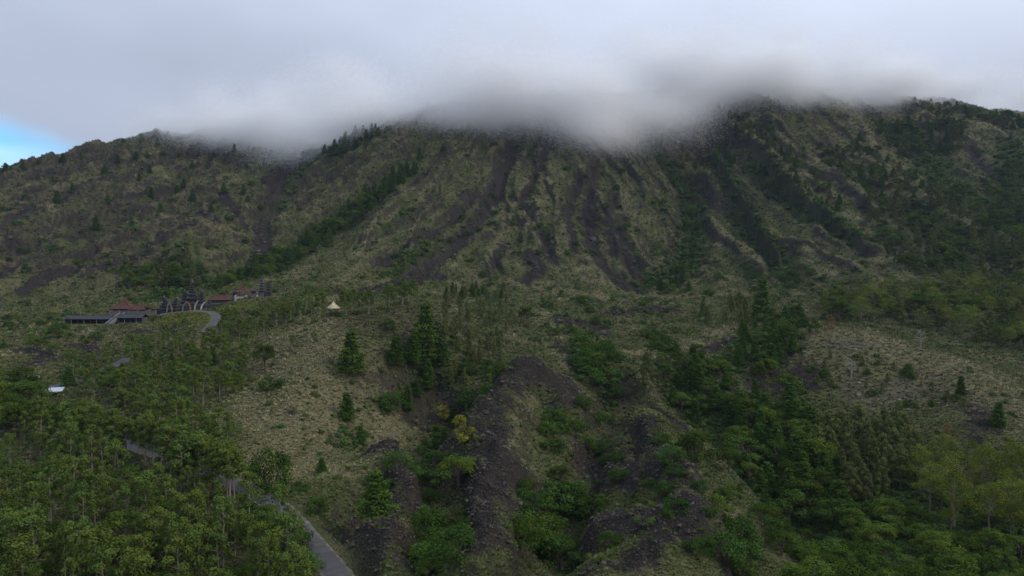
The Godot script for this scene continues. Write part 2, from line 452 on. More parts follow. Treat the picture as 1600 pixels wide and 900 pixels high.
func draw_lines() -> void:
	for g in [m_rock, m_lush, m_pale, m_soil, m_lawn, m_stone, m_lift, m_road, m_level]:
		g.resize(SW * SH)
	var by_name := {"rock": m_rock, "lush": m_lush, "pale": m_pale, "soil": m_soil, "lawn": m_lawn, "stone": m_stone}
	for l in LINES:
		stamp(by_name[l[0]], l[4], l[1], l[3], false)
		if l[2] != 0:
			stamp(m_lift, l[4], l[1] * 1.25, l[2], true)
	# level benches: the two roads and the ground that the temple stands on
	for road in [ROAD, TEMPLE_ROAD]:
		level(road, 2.6, 6.0)
	for b in [[-207.2, 317, -171.7, 318, 4.5, 13.28], [-195.3, 333, -168.9, 334, 5.5, 16.56], [-171.1, 334, -152.2, 341, 6, 16.78], [-154.1, 349, -147.9, 350, 5, 20.22], [-146.4, 356, -126.7, 359, 5, 23.1]]:
		level([b[0], b[1], b[2], b[3]], b[4], b[4] + 8.0, b[5])


func level(pts: Array, flat: float, reach: float, height := -999.0) -> void:
	var along := PackedFloat32Array()
	for s in range(0, pts.size(), 2):
		along.append(base_height(pts[s], pts[s + 1]) if height < -900.0 else height)
	for s in range(0, pts.size() - 2, 2):
		var a := Vector2(pts[s], pts[s + 1])
		var b := Vector2(pts[s + 2], pts[s + 3])
		var ab := b - a
		var l2 := maxf(ab.length_squared(), 0.01)
		for j in range(maxi(0, int((minf(a.y, b.y) - reach - SD0) / SS)), mini(SH - 1, int((maxf(a.y, b.y) + reach - SD0) / SS) + 1) + 1):
			for i in range(maxi(0, int((minf(a.x, b.x) - reach - SX0) / SS)), mini(SW - 1, int((maxf(a.x, b.x) + reach - SX0) / SS) + 1) + 1):
				var p := Vector2(SX0 + i * SS, SD0 + j * SS)
				var t := clampf((p - a).dot(ab) / l2, 0.0, 1.0)
				var q := p.distance_to(a + ab * t)
				var k := smoothstep(reach, flat, q)
				var at := j * SW + i
				if k > m_road[at]:
					m_road[at] = k
					m_level[at] = lerpf(along[s / 2], along[s / 2 + 1], t)


func land(x: float, d: float) -> float:
	var h := base_height(x, d)
	var far := smoothstep(330.0, 480.0, d)
	var rock := read(m_rock, x, d)
	h += read(m_lift, x, d)
	if far > 0.0:
		h += far * (flow(x, d) - 0.25) * lerpf(8.5, 11.0, smoothstep(110.0, 220.0, absf(x)))
	h += n_big.get_noise_2d(x * 1.7, d * 1.7) * lerpf(1.3, 3.0, far)
	h += n_mid.get_noise_2d(x, d) * (0.55 + 0.9 * far + rock * 1.1)
	h += n_fine.get_noise_2d(x, d) * (0.16 + rock * 0.55)
	if rock > 0.05 and far < 1.0:
		# craggy spines of lava that run downhill
		h += rock * (1.0 - far) * n_ridge.get_noise_2d(x / 8.0 + n_mid.get_noise_2d(x, d) * 0.5, d / 34.0) * 1.5
	var k := read(m_road, x, d)
	if k > 0.0:
		h = lerpf(h, read_level(x, d), k)
	return h


func flow(x: float, d: float) -> float:
	# ribs and gullies that run down the cone and its two shoulders: about -1 in a gully, +1 on a rib
	var warp := n_big.get_noise_2d(x * 0.8, d * 0.5)
	var ang := atan2(x - 20.0, 830.0 - d)
	var cone := n_ridge.get_noise_2d(ang * 6.5 + warp * 0.35, Vector2(x - 20.0, 830.0 - d).length() / 900.0 + 3.0)
	var left := n_ridge.get_noise_2d((x - d * 0.14) / 52.0 + warp * 0.9 + 9.0, d / 170.0)
	var right := n_ridge.get_noise_2d((x + d * 0.17) / 62.0 + warp * 0.3 + 31.0, d / 700.0)
	var wl := smoothstep(-150.0, -260.0, x + (d - 520.0) * 0.35)
	var wr := smoothstep(110.0, 210.0, x)
	return lerpf(lerpf(cone, left, wl), right, wr)


func read_level(x: float, d: float) -> float:
	var fx := (x - SX0) / SS
	var fd := (d - SD0) / SS
	var i := int(fx)
	var j := int(fd)
	var s := 0.0
	var w := 0.0
	for q in 4:
		var at := (j + q / 2) * SW + i + q % 2
		var k := (fx - i if q % 2 else 1.0 - fx + i) * (fd - j if q / 2 else 1.0 - fd + j)
		if m_road[at] > 0.0:
			s += k * m_level[at]
			w += k
	return s / maxf(w, 1e-6)


func spaced(stops: Array) -> PackedFloat32Array:
	# stops: from, to, step at from, step at to ...
	var out := PackedFloat32Array([stops[0][0]])
	for s in stops:
		while out[-1] < s[1] - 0.01:
			var t := clampf((out[-1] - s[0]) / (s[1] - s[0]), 0.0, 1.0)
			out.append(minf(s[1], out[-1] + lerpf(s[2], s[3], t)))
	return out


const C_DRY := Color(0.235, 0.214, 0.122)
const C_GRASS := Color(0.096, 0.111, 0.045)
const C_LUSH := Color(0.050, 0.075, 0.022)
const C_LAWN := Color(0.120, 0.140, 0.030)
const C_ROCK := Color(0.054, 0.048, 0.042)
const C_SOIL := Color(0.098, 0.080, 0.062)
const C_STONE := Color(0.140, 0.132, 0.096)


func rockiness(x: float, d: float) -> float:
	# bare lava: where the lines say so, broken up by patches and by streaks that run down the slopes
	var wx := x + n_mid.get_noise_2d(x * 1.3, d * 1.3) * 3.0 + n_fine.get_noise_2d(x, d + 90.0) * 1.2
	var wd := d + n_mid.get_noise_2d(x * 1.3 + 77.0, d * 1.3) * 3.0 + n_fine.get_noise_2d(x + 50.0, d) * 1.2
	var r := read(m_rock, wx, wd)
	var streak := n_fine.get_noise_2d(x * 0.9 + n_mid.get_noise_2d(x, d) * 2.0, d * 0.22 + 40.0)
	var near := 1.0 - smoothstep(300.0, 380.0, d)
	var broken := n_fine.get_noise_2d(x * 1.4, d * 1.4) * 0.42 + streak * 0.55 + n_mid.get_noise_2d(x * 0.6, d * 0.6 + 300.0) * 0.35
	return r * lerpf(1.0, 0.82, near) + broken * lerpf(0.6, 1.0, near) + near * 0.02


func land_color(x: float, d: float, slope: float) -> Color:
	var wx := x + n_mid.get_noise_2d(x * 1.3, d * 1.3) * 3.0 + n_fine.get_noise_2d(x, d + 90.0) * 1.2
	var wd := d + n_mid.get_noise_2d(x * 1.3 + 77.0, d * 1.3) * 3.0 + n_fine.get_noise_2d(x + 50.0, d) * 1.2
	var mid := n_mid.get_noise_2d(x * 0.6, d * 0.6 + 300.0)
	var fine := n_fine.get_noise_2d(x * 1.4, d * 1.4)
	var left := smoothstep(-190.0, -280.0, x + (d - 520.0) * 0.35) * smoothstep(400.0, 480.0, d)
	var far := smoothstep(360.0, 460.0, d)
	var rib := flow(x, d) * far if far > 0.0 else 0.0
	var c := C_GRASS.lerp(C_DRY, clampf(lerpf(0.12, 0.12, far) + mid * 0.8 + fine * 0.35 + rib * 0.6, 0.0, 1.0))
	c = c.lerp(C_DRY, read(m_pale, wx, wd) * clampf(0.75 + fine * 0.5, 0.0, 1.0))
	c = c.lerp(C_SOIL, read(m_soil, wx, wd) * clampf(0.45 + fine * 1.2, 0.0, 0.9))
	var brown := left * clampf(0.45 + n_big.get_noise_2d(x + 500.0, d) * 1.2 + fine * 0.3, 0.0, 1.0)
	c = c.lerp(C_SOIL, brown * 0.65)
	var lush := read(m_lush, wx, wd)
	c = c.lerp(C_LUSH, clampf(lush * 1.2 + n_big.get_noise_2d(x * 2.0, d * 2.0 + 900.0) * 0.8 - 0.02, 0.0, 1.0) * clampf(0.8 + mid, 0.0, 1.0))
	c = c.lerp(C_LAWN, read(m_lawn, wx, wd) * clampf(0.8 + mid * 0.6, 0.0, 1.0))
	var rock := rockiness(x, d)
	rock = smoothstep(0.36, 0.54, rock - far * rib * 0.15)
	rock = maxf(rock, far * smoothstep(0.42, 0.75, -rib + fine * 0.5 + mid * 0.7) * 0.65)
	rock = maxf(rock, smoothstep(0.85, 1.25, slope + fine * 0.5 + mid * 0.35) * 0.9)
	rock = maxf(rock, left * smoothstep(0.12, 0.30, n_ridge.get_noise_2d(x / 55.0, d / 70.0 + 40.0) * 0.6 + mid * 0.5 + fine * 0.2 - 0.12) * 0.8)
	c = c.lerp(C_ROCK, rock * (1.0 - lush * 0.4) * (1.0 - read(m_road, x, d) * 0.5))
	var stone := read(m_stone, wx, wd)
	c = c.lerp(C_STONE, smoothstep(0.4, 0.7, stone + fine * 0.7) * 0.7)
	var v := 1.0 + n_fine.get_noise_2d(x * 3.0 + 11.0, d * 3.0) * 0.45
	return Color(c.r * v, c.g * v, c.b * v)


func build_land() -> void:
	var xs := spaced([[-5200.0, -1000.0, 700.0, 60.0], [-1000.0, -640.0, 40.0, 8.0], [-640.0, -330.0, 3.0, 2.2], [-330.0, -120.0, 2.0, 1.4], [-120.0, 120.0, 1.2, 1.2], [120.0, 330.0, 1.4, 2.0], [330.0, 640.0, 2.2, 3.0], [640.0, 1000.0, 8.0, 40.0], [1000.0, 5200.0, 60.0, 700.0]])
	var ds := spaced([[-3000.0, -300.0, 500.0, 60.0], [-300.0, 60.0, 40.0, 6.0], [60.0, 84.0, 3.0, 0.9], [84.0, 260.0, 0.9, 1.1], [260.0, 420.0, 1.2, 2.2], [420.0, 800.0, 1.9, 2.2], [800.0, 880.0, 2.2, 6.0], [880.0, 1250.0, 6.0, 30.0], [1250.0, 6000.0, 60.0, 900.0]])
	var w := xs.size()
	var h := ds.size()
	var v := PackedVector3Array()
	v.resize(w * h)
	var tall := PackedFloat32Array()
	tall.resize(w * h)
	for j in h:
		var d := ds[j]
		for i in w:
			var x := xs[i]
			var y: float
			var out := maxf(maxf(absf(x) - 1000.0, -280.0 - d), d - 1250.0)
			if absf(x) > d * 0.9 + 120.0 or d > 900.0 or d < 50.0:
				y = base_height(x, d) + n_big.get_noise_2d(x * 0.3, d * 0.3) * 6.0
				if out > 0.0:
					y = lerpf(y, -40.0 + n_big.get_noise_2d(x * 0.05, d * 0.05) * 60.0, smoothstep(0.0, 900.0, out))
			else:
				y = land(x, d)
			v[j * w + i] = Vector3(x, y, -d)
	tick("heights %d x %d" % [w, h])
	var nor := PackedVector3Array()
	nor.resize(w * h)
	var col := PackedColorArray()
	col.resize(w * h)
	for j in h:
		var ja := maxi(j - 1, 0)
		var jb := mini(j + 1, h - 1)
		for i in w:
			var ia := maxi(i - 1, 0)
			var ib := mini(i + 1, w - 1)
			var gx := (v[j * w + ib].y - v[j * w + ia].y) / (xs[ib] - xs[ia])
			var gd := (v[jb * w + i].y - v[ja * w + i].y) / (ds[jb] - ds[ja])
			var k := Vector3(-gx, 1.0, gd).normalized()
			nor[j * w + i] = k
			var x := xs[i]
			var d := ds[j]
			if absf(x) > d * 0.9 + 60.0 or d > 900.0 or d < 60.0:
				col[j * w + i] = C_GRASS
			else:
				col[j * w + i] = land_color(x, d, sqrt(gx * gx + gd * gd))
	var idx := PackedInt32Array()
	idx.resize((w - 1) * (h - 1) * 6)
	var at := 0
	for j in h - 1:
		for i in w - 1:
			var p := j * w + i
			idx[at] = p
			idx[at + 1] = p + w
			idx[at + 2] = p + 1
			idx[at + 3] = p + 1
			idx[at + 4] = p + w
			idx[at + 5] = p + w + 1
			at += 6
	var arrays := []
	arrays.resize(Mesh.ARRAY_MAX)
	arrays[Mesh.ARRAY_VERTEX] = v
	arrays[Mesh.ARRAY_NORMAL] = nor
	arrays[Mesh.ARRAY_COLOR] = col
	arrays[Mesh.ARRAY_INDEX] = idx
	var mesh := ArrayMesh.new()
	mesh.add_surface_from_arrays(Mesh.PRIMITIVE_TRIANGLES, arrays)
	var m := StandardMaterial3D.new()
	m.vertex_color_use_as_albedo = true
	m.roughness = 0.95
	m.metallic_specular = 0.08
	m.albedo_texture = grain(21, 0.035, 4, 0.42, 1.0)
	m.uv1_triplanar = true
	m.uv1_world_triplanar = true
	m.uv1_scale = Vector3.ONE / 9.0
	m.heightmap_enabled = true
	m.heightmap_texture = grain(22, 0.03, 4, 0.0, 1.0)
	m.heightmap_scale = 45.0
	var o := MeshInstance3D.new()
	o.name = "terrain"
	o.mesh = mesh
	o.material_override = m
	o.set_meta("kind", "structure")
	o.set_meta("label", "volcano slopes, lava ridges and grassy hills of the whole valley")
	add_child(o)


func grain(seed_: int, frequency: float, octaves: int, low: float, high: float) -> NoiseTexture2D:
	var n := FastNoiseLite.new()
	n.seed = seed_
	n.frequency = frequency
	n.fractal_octaves = octaves
	var ramp := Gradient.new()
	ramp.set_color(0, Color(low, low, low))
	ramp.set_color(1, Color(high, high, high))
	var t := NoiseTexture2D.new()
	t.width = 512
	t.height = 512
	t.seamless = true
	t.noise = n
	t.color_ramp = ramp
	return t


# ---------------------------------------------------------------- cloud on the summit
func build_clouds() -> void:
	# The cloud is a mass of tiny pale flakes hanging in the air, dense at heart and thinning out to its rim.
	var r := RandomNumberGenerator.new()
	r.seed = 3
	var m := StandardMaterial3D.new()
	m.albedo_color = Color(0.945, 0.945, 0.95)
	m.roughness = 1.0
	m.specular_mode = BaseMaterial3D.SPECULAR_DISABLED
	m.cull_mode = BaseMaterial3D.CULL_DISABLED
	m.backlight_enabled = true
	m.backlight = Color(1, 1, 1)
	var meshes := []
	for q in 3:
		var v := PackedVector3Array()
		var n := PackedVector3Array()
		for k in 52000:
			var p := Vector3(r.randfn(), r.randfn(), r.randfn()) * 0.36
			var a := ball(r)
			var b := a.cross(ball(r)).normalized()
			var c := a.cross(b)
			for t in [0.0, TAU * 2.0 / 3.0, TAU / 3.0]:
				v.append(p + (b * cos(t) + c * sin(t)) * 0.0032)
				n.append(a)
		var arrays := []
		arrays.resize(Mesh.ARRAY_MAX)
		arrays[Mesh.ARRAY_VERTEX] = v
		arrays[Mesh.ARRAY_NORMAL] = n
		var mesh := ArrayMesh.new()
		mesh.add_surface_from_arrays(Mesh.PRIMITIVE_TRIANGLES, arrays)
		meshes.append(mesh)
	var cloud := Node3D.new()
	cloud.name = "cloud"
	cloud.set_meta("label", "low grey cloud bank wrapping the hidden summit and ridges")
	cloud.set_meta("category", "cloud")
	cloud.set_meta("kind", "stuff")
	add_child(cloud)
	var where := [[], [], []]
	# east, height, ahead, half sizes, number of wisps
	for c in CLOUDS:
		for k in int(c[6]):
			var o := Vector3(r.randfn(), r.randfn(), r.randfn()) * 0.5
			o.y *= 2.2 if o.y > 0.0 else 1.0
			var size := r.randf_range(20.0, 42.0)
			var b := Basis.from_euler(Vector3(r.randf() * TAU, r.randf() * TAU, r.randf() * TAU)).scaled(Vector3(size * 1.5, size * 0.9, size))
			where[k % 3].append(Transform3D(b, Vector3(c[0] + o.x * c[3], c[1] + o.y * c[4], -c[2] + o.z * c[5])))
	for q in 3:
		var mm := MultiMesh.new()
		mm.transform_format = MultiMesh.TRANSFORM_3D
		mm.mesh = meshes[q]
		mm.instance_count = where[q].size()
		for k in where[q].size():
			mm.set_instance_transform(k, where[q][k])
		var f := MultiMeshInstance3D.new()
		f.name = "cloud_wisps"
		f.multimesh = mm
		f.material_override = m
		f.set_meta("kind", "stuff")
		cloud.add_child(f, true)


func ball(r: RandomNumberGenerator) -> Vector3:
	var y := r.randf_range(-1.0, 1.0)
	var t := r.randf() * TAU
	var q := sqrt(1.0 - y * y)
	return Vector3(q * cos(t), y, q * sin(t))


const CLOUDS := [
	[-320, 184, 750, 63, 14, 22, 13],
	[-266, 184, 745, 56, 17, 22, 15],
	[-192, 176, 690, 45, 20, 25, 15],
	[-144, 179, 675, 44, 21, 25, 18],
	[-92, 184, 665, 50, 23, 25, 18],
	[-43, 190, 660, 49, 25, 25, 20],
	[6, 196, 655, 49, 27, 25, 23],
	[61, 193, 655, 37, 27, 25, 17],
	[81, 168, 640, 22, 25, 20, 11],
	[124, 197, 670, 38, 26, 25, 15],
	[174, 211, 695, 46, 27, 25, 18],
	[228, 222, 705, 53, 25, 25, 20],
	[282, 223, 710, 53, 24, 25, 18],
	[342, 221, 725, 54, 21, 25, 15],
	[419, 229, 755, 64, 18, 25, 12],
	[502, 221, 775, 58, 13, 22, 7],
	[-381, 192, 775, 44, 10, 20, 6],
	[-227, 185, 740, 42, 14, 22, 9],
	[383, 228, 740, 55, 12, 22, 9],
	[478, 227, 770, 65, 10, 20, 9],
	[560, 219, 785, 51, 8, 20, 5],
	[-25, 199, 670, 44, 10, 16, 8],
	[153, 216, 690, 45, 12, 18, 10],
	[220, 225, 700, 52, 12, 18, 12],
	[283, 228, 712, 47, 11, 18, 8],
]


# ---------------------------------------------------------------- plants
class Faces:
	# collects triangles with colours for one part
	var v := PackedVector3Array()
	var n := PackedVector3Array()
	var c := PackedColorArray()
	var i := PackedInt32Array()

	func mesh() -> ArrayMesh:
		var a := []
		a.resize(Mesh.ARRAY_MAX)
		a[Mesh.ARRAY_VERTEX] = v
		a[Mesh.ARRAY_NORMAL] = n
		a[Mesh.ARRAY_COLOR] = c
		a[Mesh.ARRAY_INDEX] = i
		var m := ArrayMesh.new()
		m.add_surface_from_arrays(Mesh.PRIMITIVE_TRIANGLES, a)
		return m

	func tri(p: Vector3, q: Vector3, r: Vector3, col: Color) -> void:
		var k := (r - p).cross(q - p)
		k = k.normalized() if k.length_squared() > 1e-12 else Vector3.UP
		var s := v.size()
		v.append_array([p, q, r])
		n.append_array([k, k, k])
		c.append_array([col, col, col])
		i.append_array([s, s + 1, s + 2])

	func leaf(p: Vector3, along: Vector3, out: Vector3, long: float, wide: float, col: Color) -> void:
		# a folded spray: two triangles that meet along its rib
		var side := along.cross(out)
		side = side.normalized() if side.length_squared() > 1e-6 else Vector3.RIGHT
		var tip := p + along * long * 0.5 - out * long * 0.1
		var heel := p - along * long * 0.5
		var drop := out * wide * 0.22
		tri(heel, p + side * wide * 0.5 - drop, tip, col)
		tri(heel, tip, p - side * wide * 0.5 - drop, col)

	func tube(points: Array, radii: Array, sides: int, col: Color) -> void:
		var s0 := v.size()
		for k in points.size():
			var dir: Vector3 = points[mini(k + 1, points.size() - 1)] - points[maxi(k - 1, 0)]
			dir = dir.normalized()
			var ax := dir.cross(Vector3.RIGHT if absf(dir.x) < 0.8 else Vector3.BACK).normalized()
			var ay := dir.cross(ax)
			for s in sides:
				var t := TAU * s / sides
				var o := ax * cos(t) + ay * sin(t)
				v.append(points[k] + o * radii[k])
				n.append(o)
				c.append(col)
		for k in points.size() - 1:
			for s in sides:
				var a := s0 + k * sides + s
				var b := s0 + k * sides + (s + 1) % sides
				i.append_array([a, a + sides, b, b, a + sides, b + sides])


func leaf_material() -> StandardMaterial3D:
	var m := StandardMaterial3D.new()
	m.vertex_color_use_as_albedo = true
	m.roughness = 0.85
	m.metallic_specular = 0.1
	m.cull_mode = BaseMaterial3D.CULL_DISABLED
	m.backlight_enabled = true
	m.backlight = Color(0.42, 0.5, 0.2)
	return m


func bark_material() -> StandardMaterial3D:
	var m := StandardMaterial3D.new()
	m.vertex_color_use_as_albedo = true
	m.roughness = 0.9
	m.albedo_texture = grain(31, 0.05, 3, 0.6, 1.0)
	m.uv1_triplanar = true
	m.uv1_scale = Vector3(1.2, 0.3, 1.2)
	return m


var leaf_mat: StandardMaterial3D
var bark_mat: StandardMaterial3D
var models := {}


func vary(c: Color, r: RandomNumberGenerator, k: float) -> Color:
	var f := 1.0 + r.randf_range(-k, k)
	var g := r.randf_range(-k, k) * 0.35
	return Color(c.r * f * (1.0 + g), c.g * f, c.b * f * (1.0 - g))


func on_ball(r: RandomNumberGenerator) -> Vector3:
	var y := r.randf_range(-1.0, 1.0)
	var t := r.randf() * TAU
	var q := sqrt(1.0 - y * y)
	return Vector3(q * cos(t), y, q * sin(t))


func fill(s: Faces, r: RandomNumberGenerator, at: Vector3, size: Vector3, count: int, leaf: float, thin: float, droop: float, col: Color, spread: float) -> void:
	# a clump of leaf sprays through the outer part of an egg-shaped volume, more on its upper side
	var own := vary(col, r, spread)
	for k in count:
		var o := on_ball(r)
		if o.y < -0.25 and r.randf() < 0.6:
			o.y = -o.y
		var p := at + o * size * pow(r.randf_range(0.12, 1.0), 0.4)
		var out := (o + on_ball(r) * 0.8 + Vector3.UP * 0.35).normalized()
		var along := out.cross(on_ball(r)).normalized()
		along = (along + Vector3.DOWN * droop + Vector3(o.x, 0, o.z) * 0.4).normalized()
		var l := leaf * r.randf_range(0.7, 1.35)
		s.leaf(p, along, out, l, l * thin, vary(own, r, spread * 0.8))


func limb(s: Faces, r: RandomNumberGenerator, a: Vector3, b: Vector3, ra: float, rb: float, col: Color, sides := 5) -> void:
	var mid := a.lerp(b, 0.5) + Vector3(r.randf_range(-1, 1), r.randf_range(-0.3, 0.6), r.randf_range(-1, 1)) * a.distance_to(b) * 0.08
	s.tube([a, mid, b], [ra, (ra + rb) * 0.5, rb], sides, col)


# Each kind returns [bark, leaves] for a plant about one unit tall times its height h.
func grow(kind: String, r: RandomNumberGenerator, h: float) -> Array:
	var bark := Faces.new()
	var leaves := Faces.new()
	match kind:
		"eucalyptus":
			var col := vary(Color(0.058, 0.086, 0.020), r, 0.22)
			var pale := Color(0.30, 0.26, 0.21)
			var lean := Vector3(r.randf_range(-0.4, 0.4), 0, r.randf_range(-0.4, 0.4))
			var top := Vector3(0, h * 0.93, 0) + lean
			bark.tube([Vector3(0, -0.6, 0), Vector3(0, h * 0.3, 0) + lean * 0.2, Vector3(0, h * 0.62, 0) + lean * 0.6, top], [0.15, 0.115, 0.08, 0.02], 6, pale)
			var first := r.randf_range(0.30, 0.42)
			var count := r.randi_range(11, 15)
			for k in count:
				var t := first + (0.95 - first) * pow((k + 0.5) / count, 0.85)
				var wide := h * 0.145 * sqrt(maxf(0.05, sin(PI * clampf(0.18 + 0.82 * (t - first) / (1.0 - first), 0.0, 1.0)))) * r.randf_range(0.75, 1.25)
				var turn := k * 2.4 + r.randf_range(-0.5, 0.5)
				var at := Vector3(cos(turn) * wide, h * t, sin(turn) * wide) + lean * t
				limb(bark, r, Vector3(0, h * (t - 0.09), 0) + lean * t, at, 0.045, 0.012, pale, 4)
				var size := Vector3(0.088, 0.075, 0.088) * h * r.randf_range(0.8, 1.2)
				fill(leaves, r, at, size, 120, 0.036 * h, 0.55, 0.25, col, 0.2)
			fill(leaves, r, top - Vector3(0, h * 0.05, 0), Vector3(0.085, 0.075, 0.085) * h, 130, 0.032 * h, 0.5, 0.2, col, 0.2)
		"dome":
			var col := vary(Color(0.088, 0.112, 0.019), r, 0.22)
			var pale := Color(0.24, 0.19, 0.15)
			var fork := Vector3(r.randf_range(-0.5, 0.5), h * 0.42, r.randf_range(-0.5, 0.5))
			bark.tube([Vector3(0, -0.8, 0), Vector3(0.1, h * 0.2, 0), fork], [0.24, 0.18, 0.13], 6, pale)
			for k in 13:
				var ring := 0.0 if k == 0 else (0.6 if k < 5 else 1.0)
				var turn := k * 2.4 + r.randf_range(-0.4, 0.4)
				var wide := h * 0.25 * ring * r.randf_range(0.75, 1.15)
				var at := Vector3(cos(turn) * wide, h * (0.91 - 0.36 * ring * ring + r.randf_range(-0.08, 0.05)), sin(turn) * wide)
				limb(bark, r, fork, at - Vector3(0, h * 0.03, 0), 0.08, 0.02, pale)
				var size := Vector3(0.125, 0.105, 0.125) * h * r.randf_range(0.8, 1.25)
				fill(leaves, r, at, size, 190, 0.025 * h, 0.55, 0.1, col, 0.18)
		"pine":
			var col := vary(Color(0.036, 0.068, 0.014), r, 0.2)
			var brown := Color(0.10, 0.075, 0.055)
			bark.tube([Vector3(0, -0.6, 0), Vector3(0, h * 0.5, 0), Vector3(0, h * 0.97, 0)], [0.024 * h, 0.014 * h, 0.003 * h], 6, brown)
			var tiers := 11
			for k in tiers:
				var t := 0.06 + 0.87 * k / float(tiers - 1)
				var reach := h * 0.27 * pow(1.0 - t, 0.62) * r.randf_range(0.8, 1.2) + h * 0.025
				var arms := 6 if k < 6 else 4
				for q in arms:
					var turn := TAU * (q + r.randf_range(-0.3, 0.3)) / arms + k * 0.7
					var go := Vector3(cos(turn), 0.0, sin(turn))
					var far := reach * r.randf_range(0.7, 1.15)
					var root := Vector3(0, h * t, 0)
					limb(bark, r, root, root + go * far * 0.9 + Vector3(0, far * 0.12, 0), 0.008 * h, 0.002 * h, brown, 4)
					fill(leaves, r, root + go * far * 0.62 + Vector3(0, h * 0.02, 0), Vector3(far * 0.42 + 0.02 * h, 0.06 * h, far * 0.42 + 0.02 * h), 66, 0.05 * h, 0.4, -0.05, col, 0.18)
			fill(leaves, r, Vector3(0, h * 0.95, 0), Vector3(0.025, 0.06, 0.025) * h, 40, 0.05 * h, 0.3, -0.5, col, 0.15)
		"casuarina":
			var col := vary(Color(0.090, 0.104, 0.034), r, 0.18)
			var grey := Color(0.17, 0.145, 0.12)
			var lean := Vector3(r.randf_range(-0.05, 0.05), 0, r.randf_range(-0.05, 0.05)) * h
			bark.tube([Vector3(0, -0.6, 0), Vector3(0, h * 0.5, 0) + lean * 0.5, Vector3(0, h * 0.98, 0) + lean], [0.018 * h, 0.012 * h, 0.003 * h], 5, grey)
			for k in 20:
				var t := 0.16 + 0.8 * k / 19.0
				var turn := k * 2.4 + r.randf_range(-0.6, 0.6)
				var wide := h * 0.155 * sin(PI * clampf(0.2 + 0.78 * t, 0.0, 1.0)) * r.randf_range(0.6, 1.3)
				var at := Vector3(cos(turn) * wide, h * t, sin(turn) * wide) + lean * t
				limb(bark, r, Vector3(0, h * (t - 0.08), 0) + lean * t, at, 0.006 * h, 0.002 * h, grey, 4)
				fill(leaves, r, at, Vector3(0.085, 0.095, 0.085) * h, 100, 0.07 * h, 0.24, -0.35, col, 0.2)
		"broadleaf":
			var col := vary(Color(0.044, 0.074, 0.014), r, 0.36)
			var brown := Color(0.13, 0.10, 0.08)
			bark.tube([Vector3(0, -0.6, 0), Vector3(r.randf_range(-0.2, 0.2), h * 0.25, 0), Vector3(0, h * 0.5, 0)], [0.035 * h, 0.028 * h, 0.018 * h], 6, brown)
			for k in 15:
				var o := on_ball(r)
				o.y = absf(o.y) * 0.9
				var at := Vector3(o.x * 0.32, 0.36 + o.y * 0.46, o.z * 0.32) * h
				limb(bark, r, Vector3(0, h * 0.3, 0), at, 0.014 * h, 0.004 * h, brown, 4)
				fill(leaves, r, at, Vector3(0.16, 0.12, 0.16) * h * r.randf_range(0.8, 1.2), 210, 0.037 * h, 0.6, 0.15, col, 0.24)
		"bush":
			var col := vary(Color(0.037, 0.070, 0.014), r, 0.25)
			var brown := Color(0.13, 0.10, 0.08)
			for k in 17:
				var o := on_ball(r)
				o.y = absf(o.y) if k < 12 else -0.18
				var at := Vector3(o.x * 0.5, 0.24 + o.y * 0.5, o.z * 0.5) * h
				limb(bark, r, Vector3(0, -0.3, 0), at, 0.018 * h, 0.005 * h, brown, 4)
				fill(leaves, r, at, Vector3(0.26, 0.2, 0.26) * h * r.randf_range(0.75, 1.2), 130, 0.07 * h, 0.5, -0.1, col, 0.22)
		"shrub":
			var col := vary(Color(0.048, 0.072, 0.018), r, 0.3)
			var brown := Color(0.13, 0.10, 0.08)
			for k in 8:
				var o := on_ball(r)
				o.y = absf(o.y)
				var at := Vector3(o.x * 0.6, 0.2 + o.y * 0.55, o.z * 0.6) * h
				limb(bark, r, Vector3(0, -0.2, 0), at, 0.02 * h, 0.006 * h, brown, 4)
				fill(leaves, r, at, Vector3(0.24, 0.2, 0.24) * h * r.randf_range(0.6, 1.2), 60, 0.11 * h, 0.42, -0.2, col, 0.25)
		"yellow":
			var col := Color(0.15, 0.145, 0.020)
			var brown := Color(0.16, 0.13, 0.10)
			bark.tube([Vector3(0, -0.5, 0), Vector3(0.1, h * 0.3, 0), Vector3(0, h * 0.6, 0)], [0.12, 0.09, 0.05], 6, brown)
			for k in 13:
				var o := on_ball(r)
				var at := Vector3(o.x * 0.26, 0.55 + o.y * 0.36, o.z * 0.26) * h
				limb(bark, r, Vector3(0, h * 0.3, 0), at, 0.05, 0.015, brown, 4)
				fill(leaves, r, at, Vector3(0.15, 0.12, 0.15) * h, 110, 0.05 * h, 0.6, 0.1, vary(col, r, 0.25), 0.2)
		"rust":
			var col := Color(0.16, 0.062, 0.03)
			var brown := Color(0.16, 0.12, 0.10)
			bark.tube([Vector3(0, -0.5, 0), Vector3(0.1, h * 0.4, 0), Vector3(0, h * 0.9, 0)], [0.10, 0.07, 0.02], 6, brown)
			for k in 12:
				var o := on_ball(r)
				var at := Vector3(o.x * 0.22, 0.55 + o.y * 0.36, o.z * 0.22) * h
				limb(bark, r, Vector3(0, h * 0.35, 0), at, 0.04, 0.012, brown, 4)
				fill(leaves, r, at, Vector3(0.11, 0.09, 0.11) * h, 40, 0.06 * h, 0.4, 0.2, col, 0.3)
